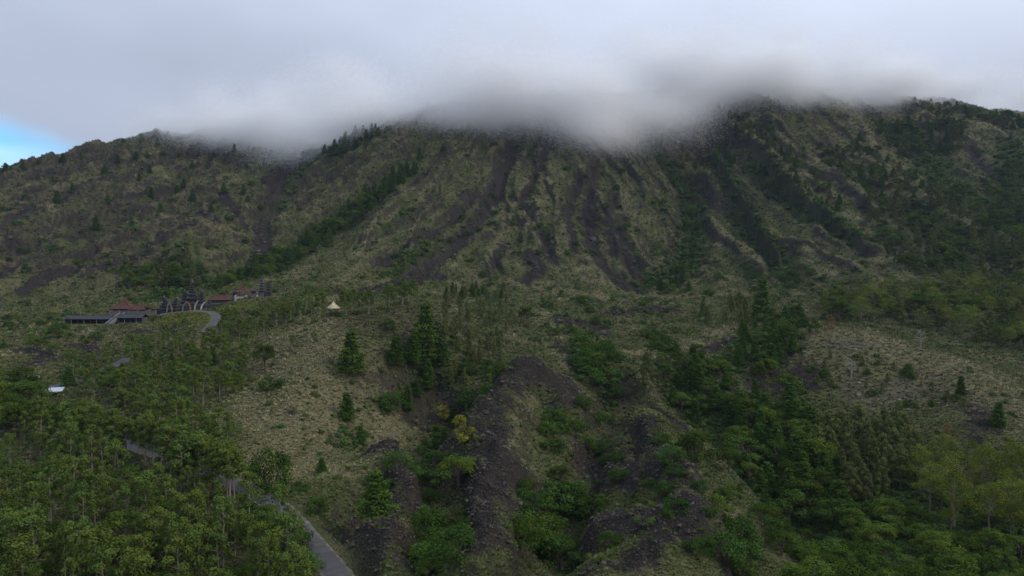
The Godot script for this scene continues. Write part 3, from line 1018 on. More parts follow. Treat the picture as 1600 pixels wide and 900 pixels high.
		"bare":
			var white := Color(0.36, 0.33, 0.30)
			bark.tube([Vector3(0, -0.4, 0), Vector3(0.1, h * 0.4, 0.05), Vector3(0, h * 0.97, 0)], [0.03 * h, 0.022 * h, 0.004 * h], 6, white)
			for k in 15:
				var t := 0.25 + 0.6 * k / 14.0
				var turn := k * 2.4
				var root := Vector3(0.05, h * t, 0.03)
				var tip := root + Vector3(cos(turn) * 0.32, 0.26, sin(turn) * 0.32) * h * (1.15 - t)
				limb(bark, r, root, tip, 0.013 * h, 0.005 * h, white, 4)
				for q in 3:
					limb(bark, r, root.lerp(tip, 0.4 + 0.2 * q), tip + on_ball(r) * h * 0.1, 0.006 * h, 0.003 * h, white, 3)
	return [bark, leaves]


func model(kind: String, variant: int, h: float) -> Array:
	var key := "%s%d" % [kind, variant]
	if not models.has(key):
		var r := RandomNumberGenerator.new()
		r.seed = hash(key)
		var g := grow(kind, r, h)
		models[key] = [g[0].mesh(), g[1].mesh() if g[1].v.size() else null, h]
	return models[key]


const PLANT_NAMES := {"eucalyptus": "eucalyptus_tree", "dome": "acacia_tree", "pine": "pine_tree", "casuarina": "casuarina_tree", "broadleaf": "broadleaf_tree", "bush": "bush", "shrub": "shrub", "yellow": "flowering_tree", "rust": "dry_tree", "bare": "dead_tree"}
const VARIANTS := {"eucalyptus": 8, "dome": 6, "pine": 6, "casuarina": 6, "broadleaf": 7, "bush": 7, "shrub": 6, "yellow": 2, "rust": 2, "bare": 3}
const NOMINAL := {"eucalyptus": 10.0, "dome": 11.0, "pine": 9.0, "casuarina": 9.0, "broadleaf": 6.0, "bush": 3.0, "shrub": 1.8, "yellow": 5.0, "rust": 6.0, "bare": 5.0}
var sources := {}


func numbered(called: String) -> String:
	taken[called] = taken.get(called, -1) + 1
	return called if taken[called] == 0 else "%s_%03d" % [called, taken[called]]


func tag(o: Node, label: String, category: String, group := "") -> void:
	o.set_meta("label", label)
	o.set_meta("category", category)
	if group:
		o.set_meta("group", group)


func part(parent: Node3D, called: String, mesh: Mesh, m: Material, at := Vector3.ZERO, turn := Vector3.ZERO) -> MeshInstance3D:
	var o := MeshInstance3D.new()
	o.name = called
	o.mesh = mesh
	o.material_override = m
	o.position = at
	o.rotation = turn
	parent.add_child(o, true)
	return o


func plant(kind: String, x: float, d: float, h: float, label: String, group: String, wide := 1.0) -> void:
	var variant := rng.randi() % int(VARIANTS[kind])
	var key := "%s%d" % [kind, variant]
	if not sources.has(key):
		var m := model(kind, variant, NOMINAL[kind])
		var o := Node3D.new()
		part(o, "trunk", m[0], bark_mat)
		if m[1]:
			part(o, "crown", m[1], leaf_mat)
		sources[key] = o
	var t: Node3D = sources[key].duplicate()
	t.name = numbered(PLANT_NAMES[kind])
	add_child(t)
	var k: float = h / NOMINAL[kind]
	t.position = Vector3(x, land(x, d) - 0.1, -d)
	t.rotation = Vector3(rng.randf_range(-0.07, 0.07), rng.randf() * TAU, rng.randf_range(-0.07, 0.07))
	t.scale = Vector3(k * wide, k, k * wide)
	tag(t, label, kind if kind == "bush" or kind == "shrub" else "tree", group)


const PLANTS := [
	["pine", "large dark round conifer alone on the grassy hillside", "", [-47.3, 199.6, 12.3], 1.35, 0],
	["pine", "small pointed conifer below the large dark conifer on the grass hill", "", [-44.4, 181.9, 7.5], 1.2, 0],
	["pine", "small dark conifer lowest on the pale grass slope", "", [-39, 174.4, 4.6], 1.25, 0],
	["pine", "little conifer above the roadside bushes on the grass slope", "", [-40.2, 142.2, 3.6], 1.35, 0],
	["pine", "dense pointed conifer beside the conifer thicket on the grass hill", "", [-36, 209.4, 8.6], 1.15, 0],
	["pine", "tallest slim conifer at the top of the hillside thicket", "", [-28.2, 218.4, 18], 0.9, 0],
	["bush", "small round bush on the upper face of the grass hill", "", [-40.4, 222.7, 4.4], 0.8, 0],
	["pine", "broad conifer at the foot of the hillside thicket", "", [-26.6, 213.2, 9.4], 1.3, 0],
	["pine", "conifer left in the hillside thicket under the slim one", "", [-31.2, 214.8, 10.7], 1.2, 0],
	["pine", "conifer right in the hillside thicket above the gully", "", [-23.2, 220, 9.1], 1.2, 0],
	["broadleaf", "rounded tree at the left edge of the grass hill", "", [-76.5, 210, 9.3], 0.9, 0],
	["bush", "pale green shrub below the rounded tree on the grass hill", "", [-67, 188.6, 4.9], 0.9, 0],
	["eucalyptus", "young light green tree on the grass hill below the gazebo, left one", "", [-70.1, 216.8, 4.9], 1.1, 0],
	["eucalyptus", "young light green tree on the grass hill straight below the gazebo", "", [-62.1, 213.2, 4.4], 1.1, 0],
	["bush", "huge dark roadside tree at the bend of the road", "", [-44.3, 123.2, 9], 0.85, 0],
	["bush", "spreading roadside bush right of the huge dark tree", "", [-33.3, 113.5, 3.1], 1.2, 0],
	["bush", "low bush on the verge beside the curving road", "", [-38.4, 122.2, 2.3], 1.2, 0],
	["yellow", "bright yellow flowering tree in the dark gully", "", [-20.9, 204.5, 5.2], 1.0, 0],
	["yellow", "tree with a yellow blossoming top above the lava gully", "", [-11, 152.5, 7.1], 1.0, 0],
	["broadleaf", "broad green tree under the yellow-topped tree", "", [-10.8, 139, 7.6], 1.2, 0],
	["bare", "bleached dead tree at the edge of the left gully", "", [-31.6, 179.2, 4.4], 1.0, 0],
	["bare", "bare pale dead tree on the shoulder of the right hill", "", [108.8, 217.4, 6.5], 1.0, 0],
	["bare", "thin leafless tree among shrubs on the right hill", "", [141.9, 236.1, 6.6], 1.0, 0],
	["pine", "bright green conifer in front of the rocky bank by the road", "", [-22, 109.2, 7.8], 1.3, 0],
	["pine", "tall conifer standing over the plateau forest edge", "", [118.9, 325.9, 20.2], 0.9, 0],
	["pine", "dark conifer on the right hill crest among grass", "", [133.6, 201.4, 5.7], 1.3, 0],
	["pine", "dark young conifer on the open flank of the right hill", "", [128.3, 178.7, 6.4], 1.2, 0],
	["pine", "lone pine high on the cone under the cloud", "", [-81.3, 607, 11.9], 1.2, 0],
	["broadleaf", "dark round tree on the plateau left of the lava channels", "", [7.2, 318.1, 10.1], 1.3, 0],
	["rust", "rust-brown withered tree at the crest of the right hill", "", [114.2, 243.6, 5.5], 1.3, 0],
	["rust", "rust-red dry tree below the right hill", "", [112.1, 173.4, 4.9], 1.0, 0],
	["broadleaf", "dark tree standing at the foot of the big right ravine", "", [175.8, 430, 15.3], 1.0, 0],
	["casuarina", "tall olive tree standing alone between the lava ridges", "", [41.9, 211.3, 12.7], 0.9, 0],
	["bush", "bushy clump at the upper left gully edge", "", [-35.1, 196.1, 6.1], 1.1, 0],
	["bush", "low bush beside the gully-edge clump", "", [-36.9, 195.2, 3.7], 1.1, 0],
	["pine", "conifer above the dark scree of the left gully", "", [-31.4, 202.3, 7.6], 1.2, 0],
	["pine", "second conifer above the left gully scree", "", [-29.1, 208.2, 5.1], 1.2, 0],
	["pine", "bushy conifer along the left lava gully", "plants along the left lava gully", [-17.2, 201.7, 3.2, -18.2, 206, 4.1, -14.9, 193.4, 3.9, -18.3, 180.5, 4.4, -21.1, 189.1, 3.2], 1.2, 0],
	["bush", "rounded bush along the left lava gully", "plants along the left lava gully", [-22.3, 200.2, 3.7, -21.8, 191.7, 4.6, -17.6, 157.5, 4.1, -24.8, 183.3, 3.2], 1.2, 0],
	["casuarina", "wispy olive tree in the grove behind the grass hill", "olive grove behind the grass hill", [-10.4, 323, 6.4, -19.8, 298.7, 5, -11.1, 234, 4.4, -6.1, 278, 5.2, -8.4, 235, 6, -28.6, 362.5, 4.5, -13.9, 336.3, 6.7, -12.3, 221.4, 5.5, -13.2, 223.7, 5.2, -10.6, 223, 6.3, -8.8, 288.6, 6.7, -21.9, 324.4, 4.1, -12, 315.3, 5.8, -15.8, 296.5, 4.5, -30.8, 318.1, 6.3, -10.1, 412.9, 6.2, -2.6, 310.6, 4.1, -26.7, 350.7, 5.6, -23, 231.2, 5.9, -33.9, 335.3, 5.5, -4.6, 294.7, 4.5, -17.8, 431.9, 6.7, -22.6, 337.8, 5.8, -5.9, 342.4, 6.2, -3, 374.1, 5.8, -15.6, 416.7, 5.8, -5.8, 229.1, 4.5, -23, 228.8, 5.6, -0.4, 331.3, 5.3, -20.6, 328.8, 4.6, -25.7, 334.8, 4.2, -6.7, 303.7, 4.2, -8.5, 405.6, 4.4, -13.6, 374.1, 6.5, -14.7, 234, 6, -4.7, 238.9, 5, -22.7, 235, 4.5, -22.7, 303.2, 6.5, -32.7, 364.1, 5.8, -6.4, 328.3, 4.5, -6.1, 284.3, 5.2, -20.1, 321.5, 6.4, -14.7, 327.8, 6, -14.2, 227.1, 5.1, -19.9, 236.1, 6.1, -18.2, 227.4, 5.3, -8.2, 319.1, 6.8, -24.9, 323.9, 4.3, -19, 372.4, 4.7, -16.1, 346.5, 5.8, -3.4, 382, 4.3, -24.8, 306.4, 6.6, -33.7, 350.7, 6.5, -5, 235, 6], 1.0, 0],
	["casuarina", "olive tree on the upper edge of the grove", "upper grove under the cone", [-33.2, 386, 6.2, -27.6, 401.4, 6.5, -18.4, 437.8, 5.4, -8.6, 430, 6.4, -5, 434.5, 6.8, -21.3, 406.8, 5.6], 1.0, 0],
	["pine", "dark conifer on the upper edge of the grove", "upper grove under the cone", [-6.5, 416.7, 5.6, -35.4, 406.2, 6.9, -28.7, 386.6, 6.9, -24.8, 424.2, 6.7, -37.1, 384.9, 6.9, -19.9, 403.8, 6.1, -23.2, 409.9, 5.1, -22.5, 398.4, 6.1, -22.9, 402, 5.8, -6.1, 424.2, 6.4, -18.4, 428.7, 5.6, -30.5, 417.9, 5.9, -22.8, 436.5, 6.7, -34.7, 421.1, 5.1], 1.0, 0],
	["casuarina", "slender olive tree left of the central lava ridge", "plants left of the central ridge", [-9.3, 207.2, 4, -15.1, 214.8, 4.5, -7.5, 221.7, 3.6, -13.6, 200.5, 3.6, -18.1, 216.8, 5.9, -7.5, 204.1, 6.3, -2.9, 208.5, 3.9, -3.9, 221.7, 4.9, -13.7, 210.4, 6, -19, 214.2, 6.2], 1.0, 0],
	["bush", "green bush on the bank left of the central lava ridge", "plants left of the central ridge", [-6.5, 217.4, 4.3, -14.3, 218.4, 4.5, -13.2, 206.3, 5.3, -7.2, 200.2, 4.2, -6.1, 211, 5.6, -1.2, 212.9, 3.5], 1.0, 0],
	["bush", "bush on the flank of the central lava ridge", "bushes on the central ridge", [13.2, 173.4, 2.8, 9.7, 160.5, 4.2, 9.1, 167.8, 4.3, 25, 197.5, 4.2, 17.2, 178.7, 3.2, 9, 173.9, 2.8, 18.8, 174.7, 3.7, 22.1, 175.5, 3.7, 10.5, 171.3, 3.4, 13.5, 179.2, 4, 20.3, 192, 4.4, 10.5, 180.5, 4.3, 28.7, 202.3, 3], 1.2, 0],
	["bush", "bush below the lava crest in the middle foreground", "middle foreground thicket", [7.3, 130.8, 4.5, 2.4, 116.8, 6.7, 3.2, 129.5, 4.6, 9.1, 139.8, 6.6, 4.8, 122.5, 4.5, 10.9, 144.2, 4.4, 8.6, 116.2, 6.8, 14.7, 141.5, 7.3, 5.1, 125.8, 4.4], 1.15, 0],
	["broadleaf", "leafy tree below the lava crest in the middle foreground", "middle foreground thicket", [6.4, 117.8, 4.6, 3, 133.5, 4.8, 6.5, 127.5, 6.5, 1.3, 102.2, 6, 7, 135, 4.5, 9, 122.2, 5, 10.3, 146.8, 4.9, 8.4, 125.2, 5.1], 1.15, 0],
	["broadleaf", "green tree in the gully between the two lava crests", "gully thicket between the crests", [-14.5, 129.8, 3.5, -11.3, 89.5, 3.8, -9.8, 125.2, 5.9, -9.7, 102.2, 3.8, -8.3, 97.8, 6.2, -8.7, 92.8, 4.9], 1.15, 0],
	["bush", "bush in the gully between the two lava crests", "gully thicket between the crests", [-16.1, 125.2, 6.3, -13.4, 99.5, 4, -7.3, 88.8, 4.7, -14.7, 121.2, 4.8, -12.4, 96.2, 6.2, -9.1, 100.2, 6, -16.8, 118.8, 4.4, -7.8, 104.2, 6.1], 1.15, 0],
	["bush", "bush on the rocky bank above the road", "bushes on the rocky bank above the road", [-23.6, 130.8, 2.3, -17.8, 140.8, 2.9, -28.7, 136.2, 2.4, -16.2, 150.5, 4, -20.4, 138.2, 3.2, -23.2, 136.2, 3.5, -21.7, 153.2, 4.2], 1.2, 0],
	["bush", "small bush scattered on the broken lava flow", "bushes scattered on the broken lava", [18.9, 146.2, 1.6, 23.4, 151.8, 2.6, 31.4, 133, 3.4, 33, 119, 2.8, 30.9, 126.8, 2.5, 34, 154.2, 3.3, 36.6, 139.2, 3.2, 26.5, 129.8, 2, 26.7, 108.5, 3.5, 18.4, 133.8, 2.8, 22, 138.5, 2.9, 28.1, 99.8, 2.9, 15.6, 106.5, 2.2, 22.9, 164.8, 2.6, 17.3, 127.8, 2.6, 42.2, 156.8, 2.9, 31.2, 106.2, 1.7, 38.1, 146.8, 2.3, 27.2, 115, 1.6, 28.1, 122.8, 3], 1.25, 0],
	["broadleaf", "round tree on the plateau above the central lava ridge", "plateau thicket", [27.2, 267.4, 5.3, 28, 222, 5.9, 34.8, 238.2, 4.9, 31.9, 271, 5.5, 35.3, 255.2, 5.3, 27.9, 213.9, 4.5, 22.6, 215.8, 5.2, 25.5, 234.3, 5.6], 1.2, 0],
	["bush", "bush on the plateau above the central lava ridge", "plateau thicket", [23.9, 218.7, 6.4, 24, 226.7, 5.6, 24.6, 212.6, 6.4, 26.6, 262.2, 6, 32, 213.9, 4.9, 34, 228.1, 4.5, 32.2, 218.7, 5.7, 31.5, 232.2, 5.6, 25.6, 229.8, 4.3, 32.5, 243.3, 5.5, 28.5, 224.7, 5.7, 29.4, 249.6, 3.7], 1.2, 0],
	["bush", "bush of the dark patch beside the pale grass terrace", "bushes beside the pale terrace", [58.3, 258.3, 2.8, 63.7, 285.2, 2.8, 56.8, 271.8, 3.2, 53.8, 263.8, 3.3, 59.4, 279.3, 3.9, 54.6, 278.8, 4.4, 61.5, 267, 3.3, 56.5, 275.1, 3.9, 55.7, 261, 3.8, 61.8, 273, 3.3], 1.2, 0],
	["bush", "low bush on the stony plateau below the cone", "bushes on the stony plateau", [80.9, 398.4, 3, 24.5, 293.9, 4.1, 82.8, 371.3, 3.1, 39, 362.5, 3.1, 39.5, 343.9, 3.5, 26.3, 331.8, 2.9, 107.5, 428.1, 3.9, 47, 356.5, 2.4, 41.5, 388.3, 2.3, 61.5, 341.4, 2.2, 18.8, 357.1, 4, 80.5, 408, 2.4, 10.7, 285.2, 2.4, 16.4, 315.3, 2, 74.8, 381.4, 3.1, 51.9, 336.8, 4.2, 91.9, 426.8, 2.5, 70.3, 365.7, 3, 17.3, 375.7, 3.5, 37.7, 374.1, 4.2, 83.4, 360.8, 2, 17.7, 291.7, 4.2, 38.2, 311.5, 3, 41.3, 299.6, 2.2, 29.1, 399, 2.7, 70.6, 323.9, 2.6], 1.3, 0],
	["pine", "dark green conifer filling the wooded gully", "wooded gully below the terrace", [63.9, 229.5, 5.5, 68.4, 217.1, 5.3, 60.5, 222.7, 7, 64.4, 198.4, 6.5, 54.2, 218.7, 5.3, 64.8, 202.9, 5.2, 59.8, 217.1, 7, 62.2, 205.7, 7, 50.1, 211.3, 6.1, 65.5, 245.8, 4.5, 58.2, 220, 6.5, 59.4, 244.7, 6.4, 54.5, 201.7, 6.8], 1.25, 0],
	["broadleaf", "dark leafy tree filling the wooded gully", "wooded gully below the terrace", [52.2, 207.9, 6.9, 53.9, 231.2, 7.4, 49.7, 219.7, 6.7, 65.5, 206.6, 5, 55.3, 225, 5.7, 50.2, 227.1, 5.9, 69.5, 214.2, 5.8, 57.2, 207.2, 7, 55.6, 210.7, 4.8, 66, 241.5, 6.6, 68.9, 224, 6.4, 58.9, 230.2, 5.5, 61.5, 225.7, 5.5, 52.9, 212.6, 4.8, 61.5, 211.9, 6.2], 1.25, 0],
	["pine", "dark conifer in the thicket left of the right hill", "thicket left of the right hill", [145.2, 343.9, 6.5, 109.3, 256.8, 5.9, 93.1, 237.2, 7.6, 84, 234.3, 7.3, 97, 245.1, 7.3, 134.3, 325.4, 7.7, 87.6, 230.2, 7.9, 114.3, 306.9, 5.4, 98.6, 239.3, 6.9, 88.5, 256.8, 7.3, 77.1, 230.5, 6.7, 134.6, 334.8, 7.3, 82.8, 242.2, 6.1, 91.2, 232.9, 7.4, 99.6, 259.1, 6.9, 113.4, 287.7, 5.3, 92.5, 240.7, 7.7, 102.8, 287.7, 5.8, 118.7, 292.1, 7.7, 95.9, 283, 7.1, 121.5, 318.1, 7.8, 111.5, 298.7, 5.1], 1.2, 0],
	["broadleaf", "dark leafy tree in the thicket left of the right hill", "thicket left of the right hill", [101.5, 243.6, 6.4, 94.3, 254.1, 6.5, 83.8, 229.1, 5.7, 104.1, 297.8, 5.9, 83.9, 224.7, 6.6, 130.9, 323, 5.2, 120.1, 310.6, 7.4, 112.2, 303.2, 7.6, 125.2, 314.8, 5.8, 107.9, 267.8, 5.3, 79.2, 236.1, 5.4, 91.9, 250.3, 5.6, 101.3, 252.6, 6.9, 100.6, 261.8, 6, 117.5, 297.8, 6.1, 107.4, 245.1, 7.3, 81.1, 223.4, 6.6, 140.7, 338.8, 7.6, 128.6, 311.5, 5.7, 99.9, 249.6, 6.6, 106.8, 274.3, 5.5, 106.4, 259.1, 5.1], 1.2, 0],
	["casuarina", "feathery olive tree on the flat above the terrace", "olive trees above the terrace", [89.5, 311.1, 8.4, 119, 358.1, 9.1, 103.7, 309.2, 7, 110.4, 341.9, 7.6, 108.1, 323.4, 6.5, 91.7, 325.4, 7.7, 107.3, 311.5, 6.9, 109.8, 318.6, 7.4, 118.9, 345, 8, 97.1, 346.5, 6.9, 116.4, 361.9, 8, 97.2, 310.6, 6.4, 113.6, 333.3, 6.6], 1.0, 0],
	["broadleaf", "leafy tree at the foot of the cone's right ravine", "trees at the ravine foot", [98.7, 442.4, 5.9, 120, 471.9, 7.8, 103.9, 464.9, 6.4, 92.7, 453.8, 5.1, 99.6, 428.7, 7.7, 89.2, 437.8, 7.8, 103.5, 440.4, 7.8, 117.5, 469.8, 6], 1.2, 0],
	["pine", "dark conifer at the foot of the cone's right ravine", "trees at the ravine foot", [113.5, 453.8, 8.4, 114.8, 462.8, 8, 94.4, 433.9, 7.9, 108.6, 451.1, 7, 109.1, 467, 8.8, 112.9, 434.5, 8.3], 1.2, 0],
	["broadleaf", "large leafy tree in the deep wooded valley", "deep wooded valley", [71.6, 156.8, 7.1, 82.2, 177.6, 9.2, 65.4, 150.5, 9.8, 72.3, 194.6, 8.1, 85.8, 210.7, 9.9, 77.4, 165, 7.9, 57.5, 163.2, 6.9, 70.1, 204.1, 8.9, 77.2, 176, 8.8, 74.3, 185.8, 7.2, 80.5, 200.8, 6.8, 68.4, 141.8, 7, 67.6, 194.9, 9.9, 59.3, 172.6, 9.5, 62.1, 182.4, 9.3, 79.2, 179.2, 6.8, 76.6, 169.5, 10, 60.9, 147, 9.6, 77.8, 182.4, 9, 67.1, 169.8, 8, 84.5, 190, 8, 77.3, 195.2, 6.9, 66.4, 161.8, 6.9], 1.25, 0],
	["pine", "large dark conifer in the deep wooded valley", "deep wooded valley", [68.8, 165.2, 9.9, 64.4, 176.5, 9.5, 81.4, 189.4, 8.1, 84.1, 205.1, 8.8, 70.2, 178.4, 6.8, 75.1, 208.2, 8.3, 68, 200.8, 8.2, 70, 162, 7.4, 68.6, 186.9, 8.4, 64, 156, 8.3, 73.8, 198.1, 9.6, 71.6, 146, 8.5, 57.9, 167, 6.7, 68.1, 173.6, 9.4, 82.2, 194.3, 8.8, 73.1, 167.5, 8.2, 58.4, 158, 6.8, 60.8, 160, 7.9, 84.8, 197.2, 8.2, 64.2, 190, 9.6, 72.2, 150.8, 6.7, 74.8, 160.8, 9, 80.5, 197.2, 7.8, 81.5, 186.3, 9.7, 68.4, 156.8, 7.6], 1.25, 0],
	["broadleaf", "big spreading tree on the slope right of the broken lava", "", [37, 135, 10.6], 1.0, 0],
	["broadleaf", "darker tree beside the big spreading one on the lava slope", "", [49, 151.8, 7.1], 1.0, 0],
	["broadleaf", "leafy tree on the grassy rib right of the broken lava", "plants on the grassy rib", [45.1, 122, 3.8, 54.7, 139.8, 5.1, 47.2, 138, 2.7, 51.2, 121.8, 3.7, 52, 129.5, 5.1, 48.9, 111, 3.2, 38.4, 124, 4, 41.5, 128.2, 3.6, 60.4, 138.5, 4.5, 48.7, 126.2, 5.2, 44.8, 111, 4.5, 34.6, 113.5, 5.2], 1.2, 0],
	["bush", "bush on the grassy rib right of the broken lava", "plants on the grassy rib", [48.6, 114, 4, 56.1, 133.2, 2.5, 37.8, 111, 5.5, 35.5, 102.8, 3.8, 37.4, 107.2, 3.6, 32.2, 101, 5.1, 45.1, 117.5, 3.6, 61.3, 131.5, 2.7], 1.2, 0],
	["casuarina", "tall olive tree in the stand below the right hill", "olive stand below the right hill", [99.2, 169.5, 8, 82.6, 158, 6.7, 84.9, 171.6, 7.6, 88.7, 176.8, 6.7, 82.5, 161.2, 8.7, 96.1, 170.3, 7.9, 78.3, 158.2, 7.1, 93.9, 162.8, 7.4, 81, 153.8, 7.6, 105, 181.4, 6.6, 96.7, 164, 6.3, 95.2, 185.5, 8.6, 90.6, 182.7, 6.6, 102, 176.5, 7.2, 86.6, 159.2, 6.1, 96.8, 179.7, 6.8, 90.5, 157, 9.5, 85.1, 167.8, 6.3, 100.5, 174.4, 6.3, 91.3, 165.8, 8.8, 90, 160.8, 8.2, 92.8, 159, 6.2, 80.7, 164.5, 7.4, 87.9, 163.8, 8.9, 87.7, 181.1, 9.3, 81.8, 173.1, 8.4, 95.2, 175.7, 9.3, 79.3, 161.5, 7.1, 83.9, 180, 9.3, 89, 171.8, 6.3, 94.8, 166.8, 8.4, 77.6, 154, 8.2, 101.3, 183.5, 7.5, 92.1, 174.7, 7.7, 80.3, 167.8, 8.9, 83.7, 183, 8.8, 101.1, 179.7, 8.6, 85.1, 177.3, 7.1, 99.1, 165.5, 9.4, 105.4, 184.4, 8.8, 93.2, 178.1, 6.1, 78.5, 171.6, 9.4, 86.6, 174.2, 9.2, 97.6, 174.9, 8.5, 85.3, 156, 8.3, 89.2, 168, 9.2], 1.0, 0],
	["broadleaf", "bright broad-leaved tree in the lower right thicket", "lower right thicket", [54.1, 95.8, 6, 59.1, 112, 6.5, 49.1, 97.2, 5.2, 60.5, 95, 6, 40.9, 92.2, 5, 80.1, 142.8, 5.1, 46.3, 102.2, 4.5, 78.6, 124, 6.6, 77.1, 144.2, 4.8, 51.5, 116.8, 4.6, 83.7, 138.8, 4.5, 70.9, 140.2, 6.6, 77.6, 120.2, 6.4, 59.6, 100, 6.2, 44.2, 99, 4.1, 54, 104.5, 6.5, 66.5, 97.5, 6.5, 68.9, 133.2, 4.3, 49.4, 108.8, 4.2, 46.7, 90, 6.1, 76.8, 135.8, 5.3, 58.9, 125, 4.1, 50.7, 103.8, 6.5, 65.9, 106.2, 4.2, 85.1, 143.5, 4.4, 42.6, 95.2, 6.7, 66.7, 112.2, 4.7, 53.2, 119, 7, 48.2, 94.2, 6.9, 71.2, 106.8, 4.1, 73.5, 109.5, 6.5, 42.8, 90, 4.7, 74, 113.5, 6.4, 64.8, 101, 5.6, 79.5, 129.5, 5.3, 56.7, 93.5, 5.9, 83.1, 126.8, 4.7, 74.9, 117.5, 4.2, 69.9, 128.8, 7, 69.8, 135.5, 5.3, 64.8, 116, 6.5, 62.6, 127.5, 5.6, 53.4, 114.8, 5.6, 79, 140.5, 6.9, 57, 103.2, 6.5, 70.5, 138, 5.9, 52.3, 111.8, 6, 47.8, 99.5, 5.6], 1.2, 0],
	["dome", "tall yellow-green tree in the lower right woodland", "lower right woodland", [104.8, 149.2, 11.5, 98.5, 127.5, 11.9, 107.5, 142.5, 12.3, 107.1, 136, 10.3, 97.3, 151, 8.9, 92.1, 139, 10.2, 91.7, 129, 11.2, 94.7, 145, 11.3, 113, 152.8, 9.5, 103.7, 158.5, 8.9, 100.3, 134.5, 10.1, 100.2, 155.8, 12.4, 112.4, 149.2, 9.3, 109.4, 145.8, 9.3, 94.3, 155.5, 10.6, 117.8, 148.8, 8.4, 85.2, 130.5, 8.7, 94.4, 126.5, 9.1, 103.4, 146.8, 11.3, 97.4, 124.2, 12.1, 102.3, 139.2, 10.3, 89, 135, 12.4, 99.6, 146.5, 9, 97.6, 137.2, 8.8, 113.2, 145, 10.9, 107.1, 156, 9.6, 109.9, 138.5, 8.7, 98.7, 159, 8.7, 100.2, 125, 9.6, 90.1, 144.8, 11.2], 0.9, 0],
	["broadleaf", "undergrowth tree below the tall yellow-green woodland", "understorey of the lower right woodland", [78, 106, 4, 81.6, 120.5, 5.7, 85.3, 107.2, 4.6, 70.6, 95, 3.8, 81.9, 136, 3.9, 75.8, 102.8, 5, 70.8, 103, 4.8, 91.3, 123.2, 3.9, 84.4, 115.5, 4.1, 88.7, 111.8, 4.3, 79.5, 115.8, 4.7, 88, 125.2, 4.1, 78.6, 110, 5.8, 90.7, 115, 4.2, 81.4, 102.5, 5.7, 88.5, 122.8, 5.4, 86, 120.8, 5.8, 76, 96.5, 5.4, 82.4, 106.5, 4.4, 83.9, 109.5, 4, 95.3, 132.5, 5.5, 87, 118, 3.8, 95.6, 120.2, 5.7, 92.7, 132.5, 4.3, 72.7, 116.5, 4.5, 91.2, 120, 5.1], 1.3, 0],
	["bush", "shrub on the open crown of the right hill", "shrubs of the right hill", [119, 221, 2, 129.1, 197.2, 2.6, 102, 220, 3.4, 98.6, 224, 2.6, 123.7, 198.7, 2.4, 113.4, 216.8, 2.4, 126.9, 216.4, 3.1, 111.2, 208.8, 2.7, 118.6, 201.4, 2.8, 124.7, 214.2, 2.9, 109.3, 220.4, 1.5], 1.1, 0],
	["casuarina", "thin grey-green tree on the open crown of the right hill", "shrubs of the right hill", [106.5, 227.4, 2.6, 121.8, 204.1, 1.9, 122.5, 217.7, 2.6, 106.3, 209.1, 1.6, 126.6, 209.7, 1.7, 101.5, 214.8, 2.9, 128.1, 206.9, 3.4, 128, 192, 3.4, 114.4, 221.4, 3.4, 114.8, 210, 3.2, 118.2, 213.2, 3.1, 97.7, 217.1, 3.4, 128.4, 200.2, 3, 104.9, 217.1, 2.3, 106.4, 213.9, 1.5, 103.1, 224, 3.5, 97.8, 229.8, 2.4, 110.8, 211.9, 2.5, 124.9, 204.8, 2.3, 121.9, 209.4, 1.5, 99.6, 232.9, 2.5, 101.2, 228.8, 2.5, 106.7, 222.4, 1.9], 1.1, 0],
	["dome", "yellow-green tree in the woodland behind the right hill", "woodland behind the right hill", [262.8, 388.9, 7.4, 198.3, 293.9, 9.1, 247.7, 393.6, 10.5, 188.5, 316.2, 7.9, 173.4, 325.9, 7.3, 236.2, 340.3, 11.4, 238.8, 324.9, 10.2, 184.4, 334.3, 11.4, 270.7, 396.6, 9.1, 260.5, 348.1, 9.2, 290.3, 390.7, 9.4, 201.6, 323, 10.2, 178.7, 354.4, 11.4, 226.3, 385.4, 10.1, 253.3, 374.6, 9.5, 193.4, 364.1, 11.5, 206.6, 378.6, 10.9, 180.9, 361.9, 8.7, 202.1, 372.9, 7.6, 227.5, 372.4, 9.5, 213.9, 371.8, 8, 168.1, 358.1, 11.3, 250.6, 386, 8.9, 242.7, 400.1, 9.7, 201.1, 302.8, 10.7, 221.5, 296.9, 9.4, 154.9, 334.8, 9.2, 254.3, 364.1, 9.7, 234.1, 335.8, 8.6, 285.5, 386.6, 7.2, 220.4, 356.5, 9.5, 160, 347.6, 7.4, 238.3, 391.8, 10.9, 205.4, 349.1, 8.7, 228.8, 354.9, 7.8, 225.9, 339.3, 9.1, 227.8, 325.9, 11, 207, 282.6, 9.2, 200.9, 390.1, 9.9, 214, 315.3, 8.9, 251.4, 339.3, 11.2, 243.7, 375.2, 11.3, 212.2, 359.2, 9, 263.1, 374.6, 9.4, 256.2, 394.8, 9.6, 245.4, 371.3, 10.8, 202.9, 319.1, 8.4, 197.2, 363.5, 9.6, 226.1, 348.1, 8.2, 213.1, 349.7, 8.4, 207, 353.9, 8.5, 172.3, 338.3, 9.6, 204.7, 307.4, 10.6, 215.4, 362.5, 8.6, 228.2, 368.5, 8, 213.5, 285.6, 10.4, 222.4, 337.8, 10.4, 257, 350.7, 10.6, 273.6, 378.6, 7.3, 236.3, 343.9, 8.8, 180.9, 377.4, 9.1, 170.9, 333.3, 10.6, 248.9, 365.2, 11.2, 188.9, 386.6, 8.5, 205.1, 388.9, 11.2, 190.1, 371.8, 8.5, 264.8, 394.8, 7.9, 198.7, 310.6, 8.9, 172.1, 352.8, 8.4, 219, 395.4, 10.9, 240.3, 364.6, 9, 209.3, 366.3, 8], 1.15, 0],
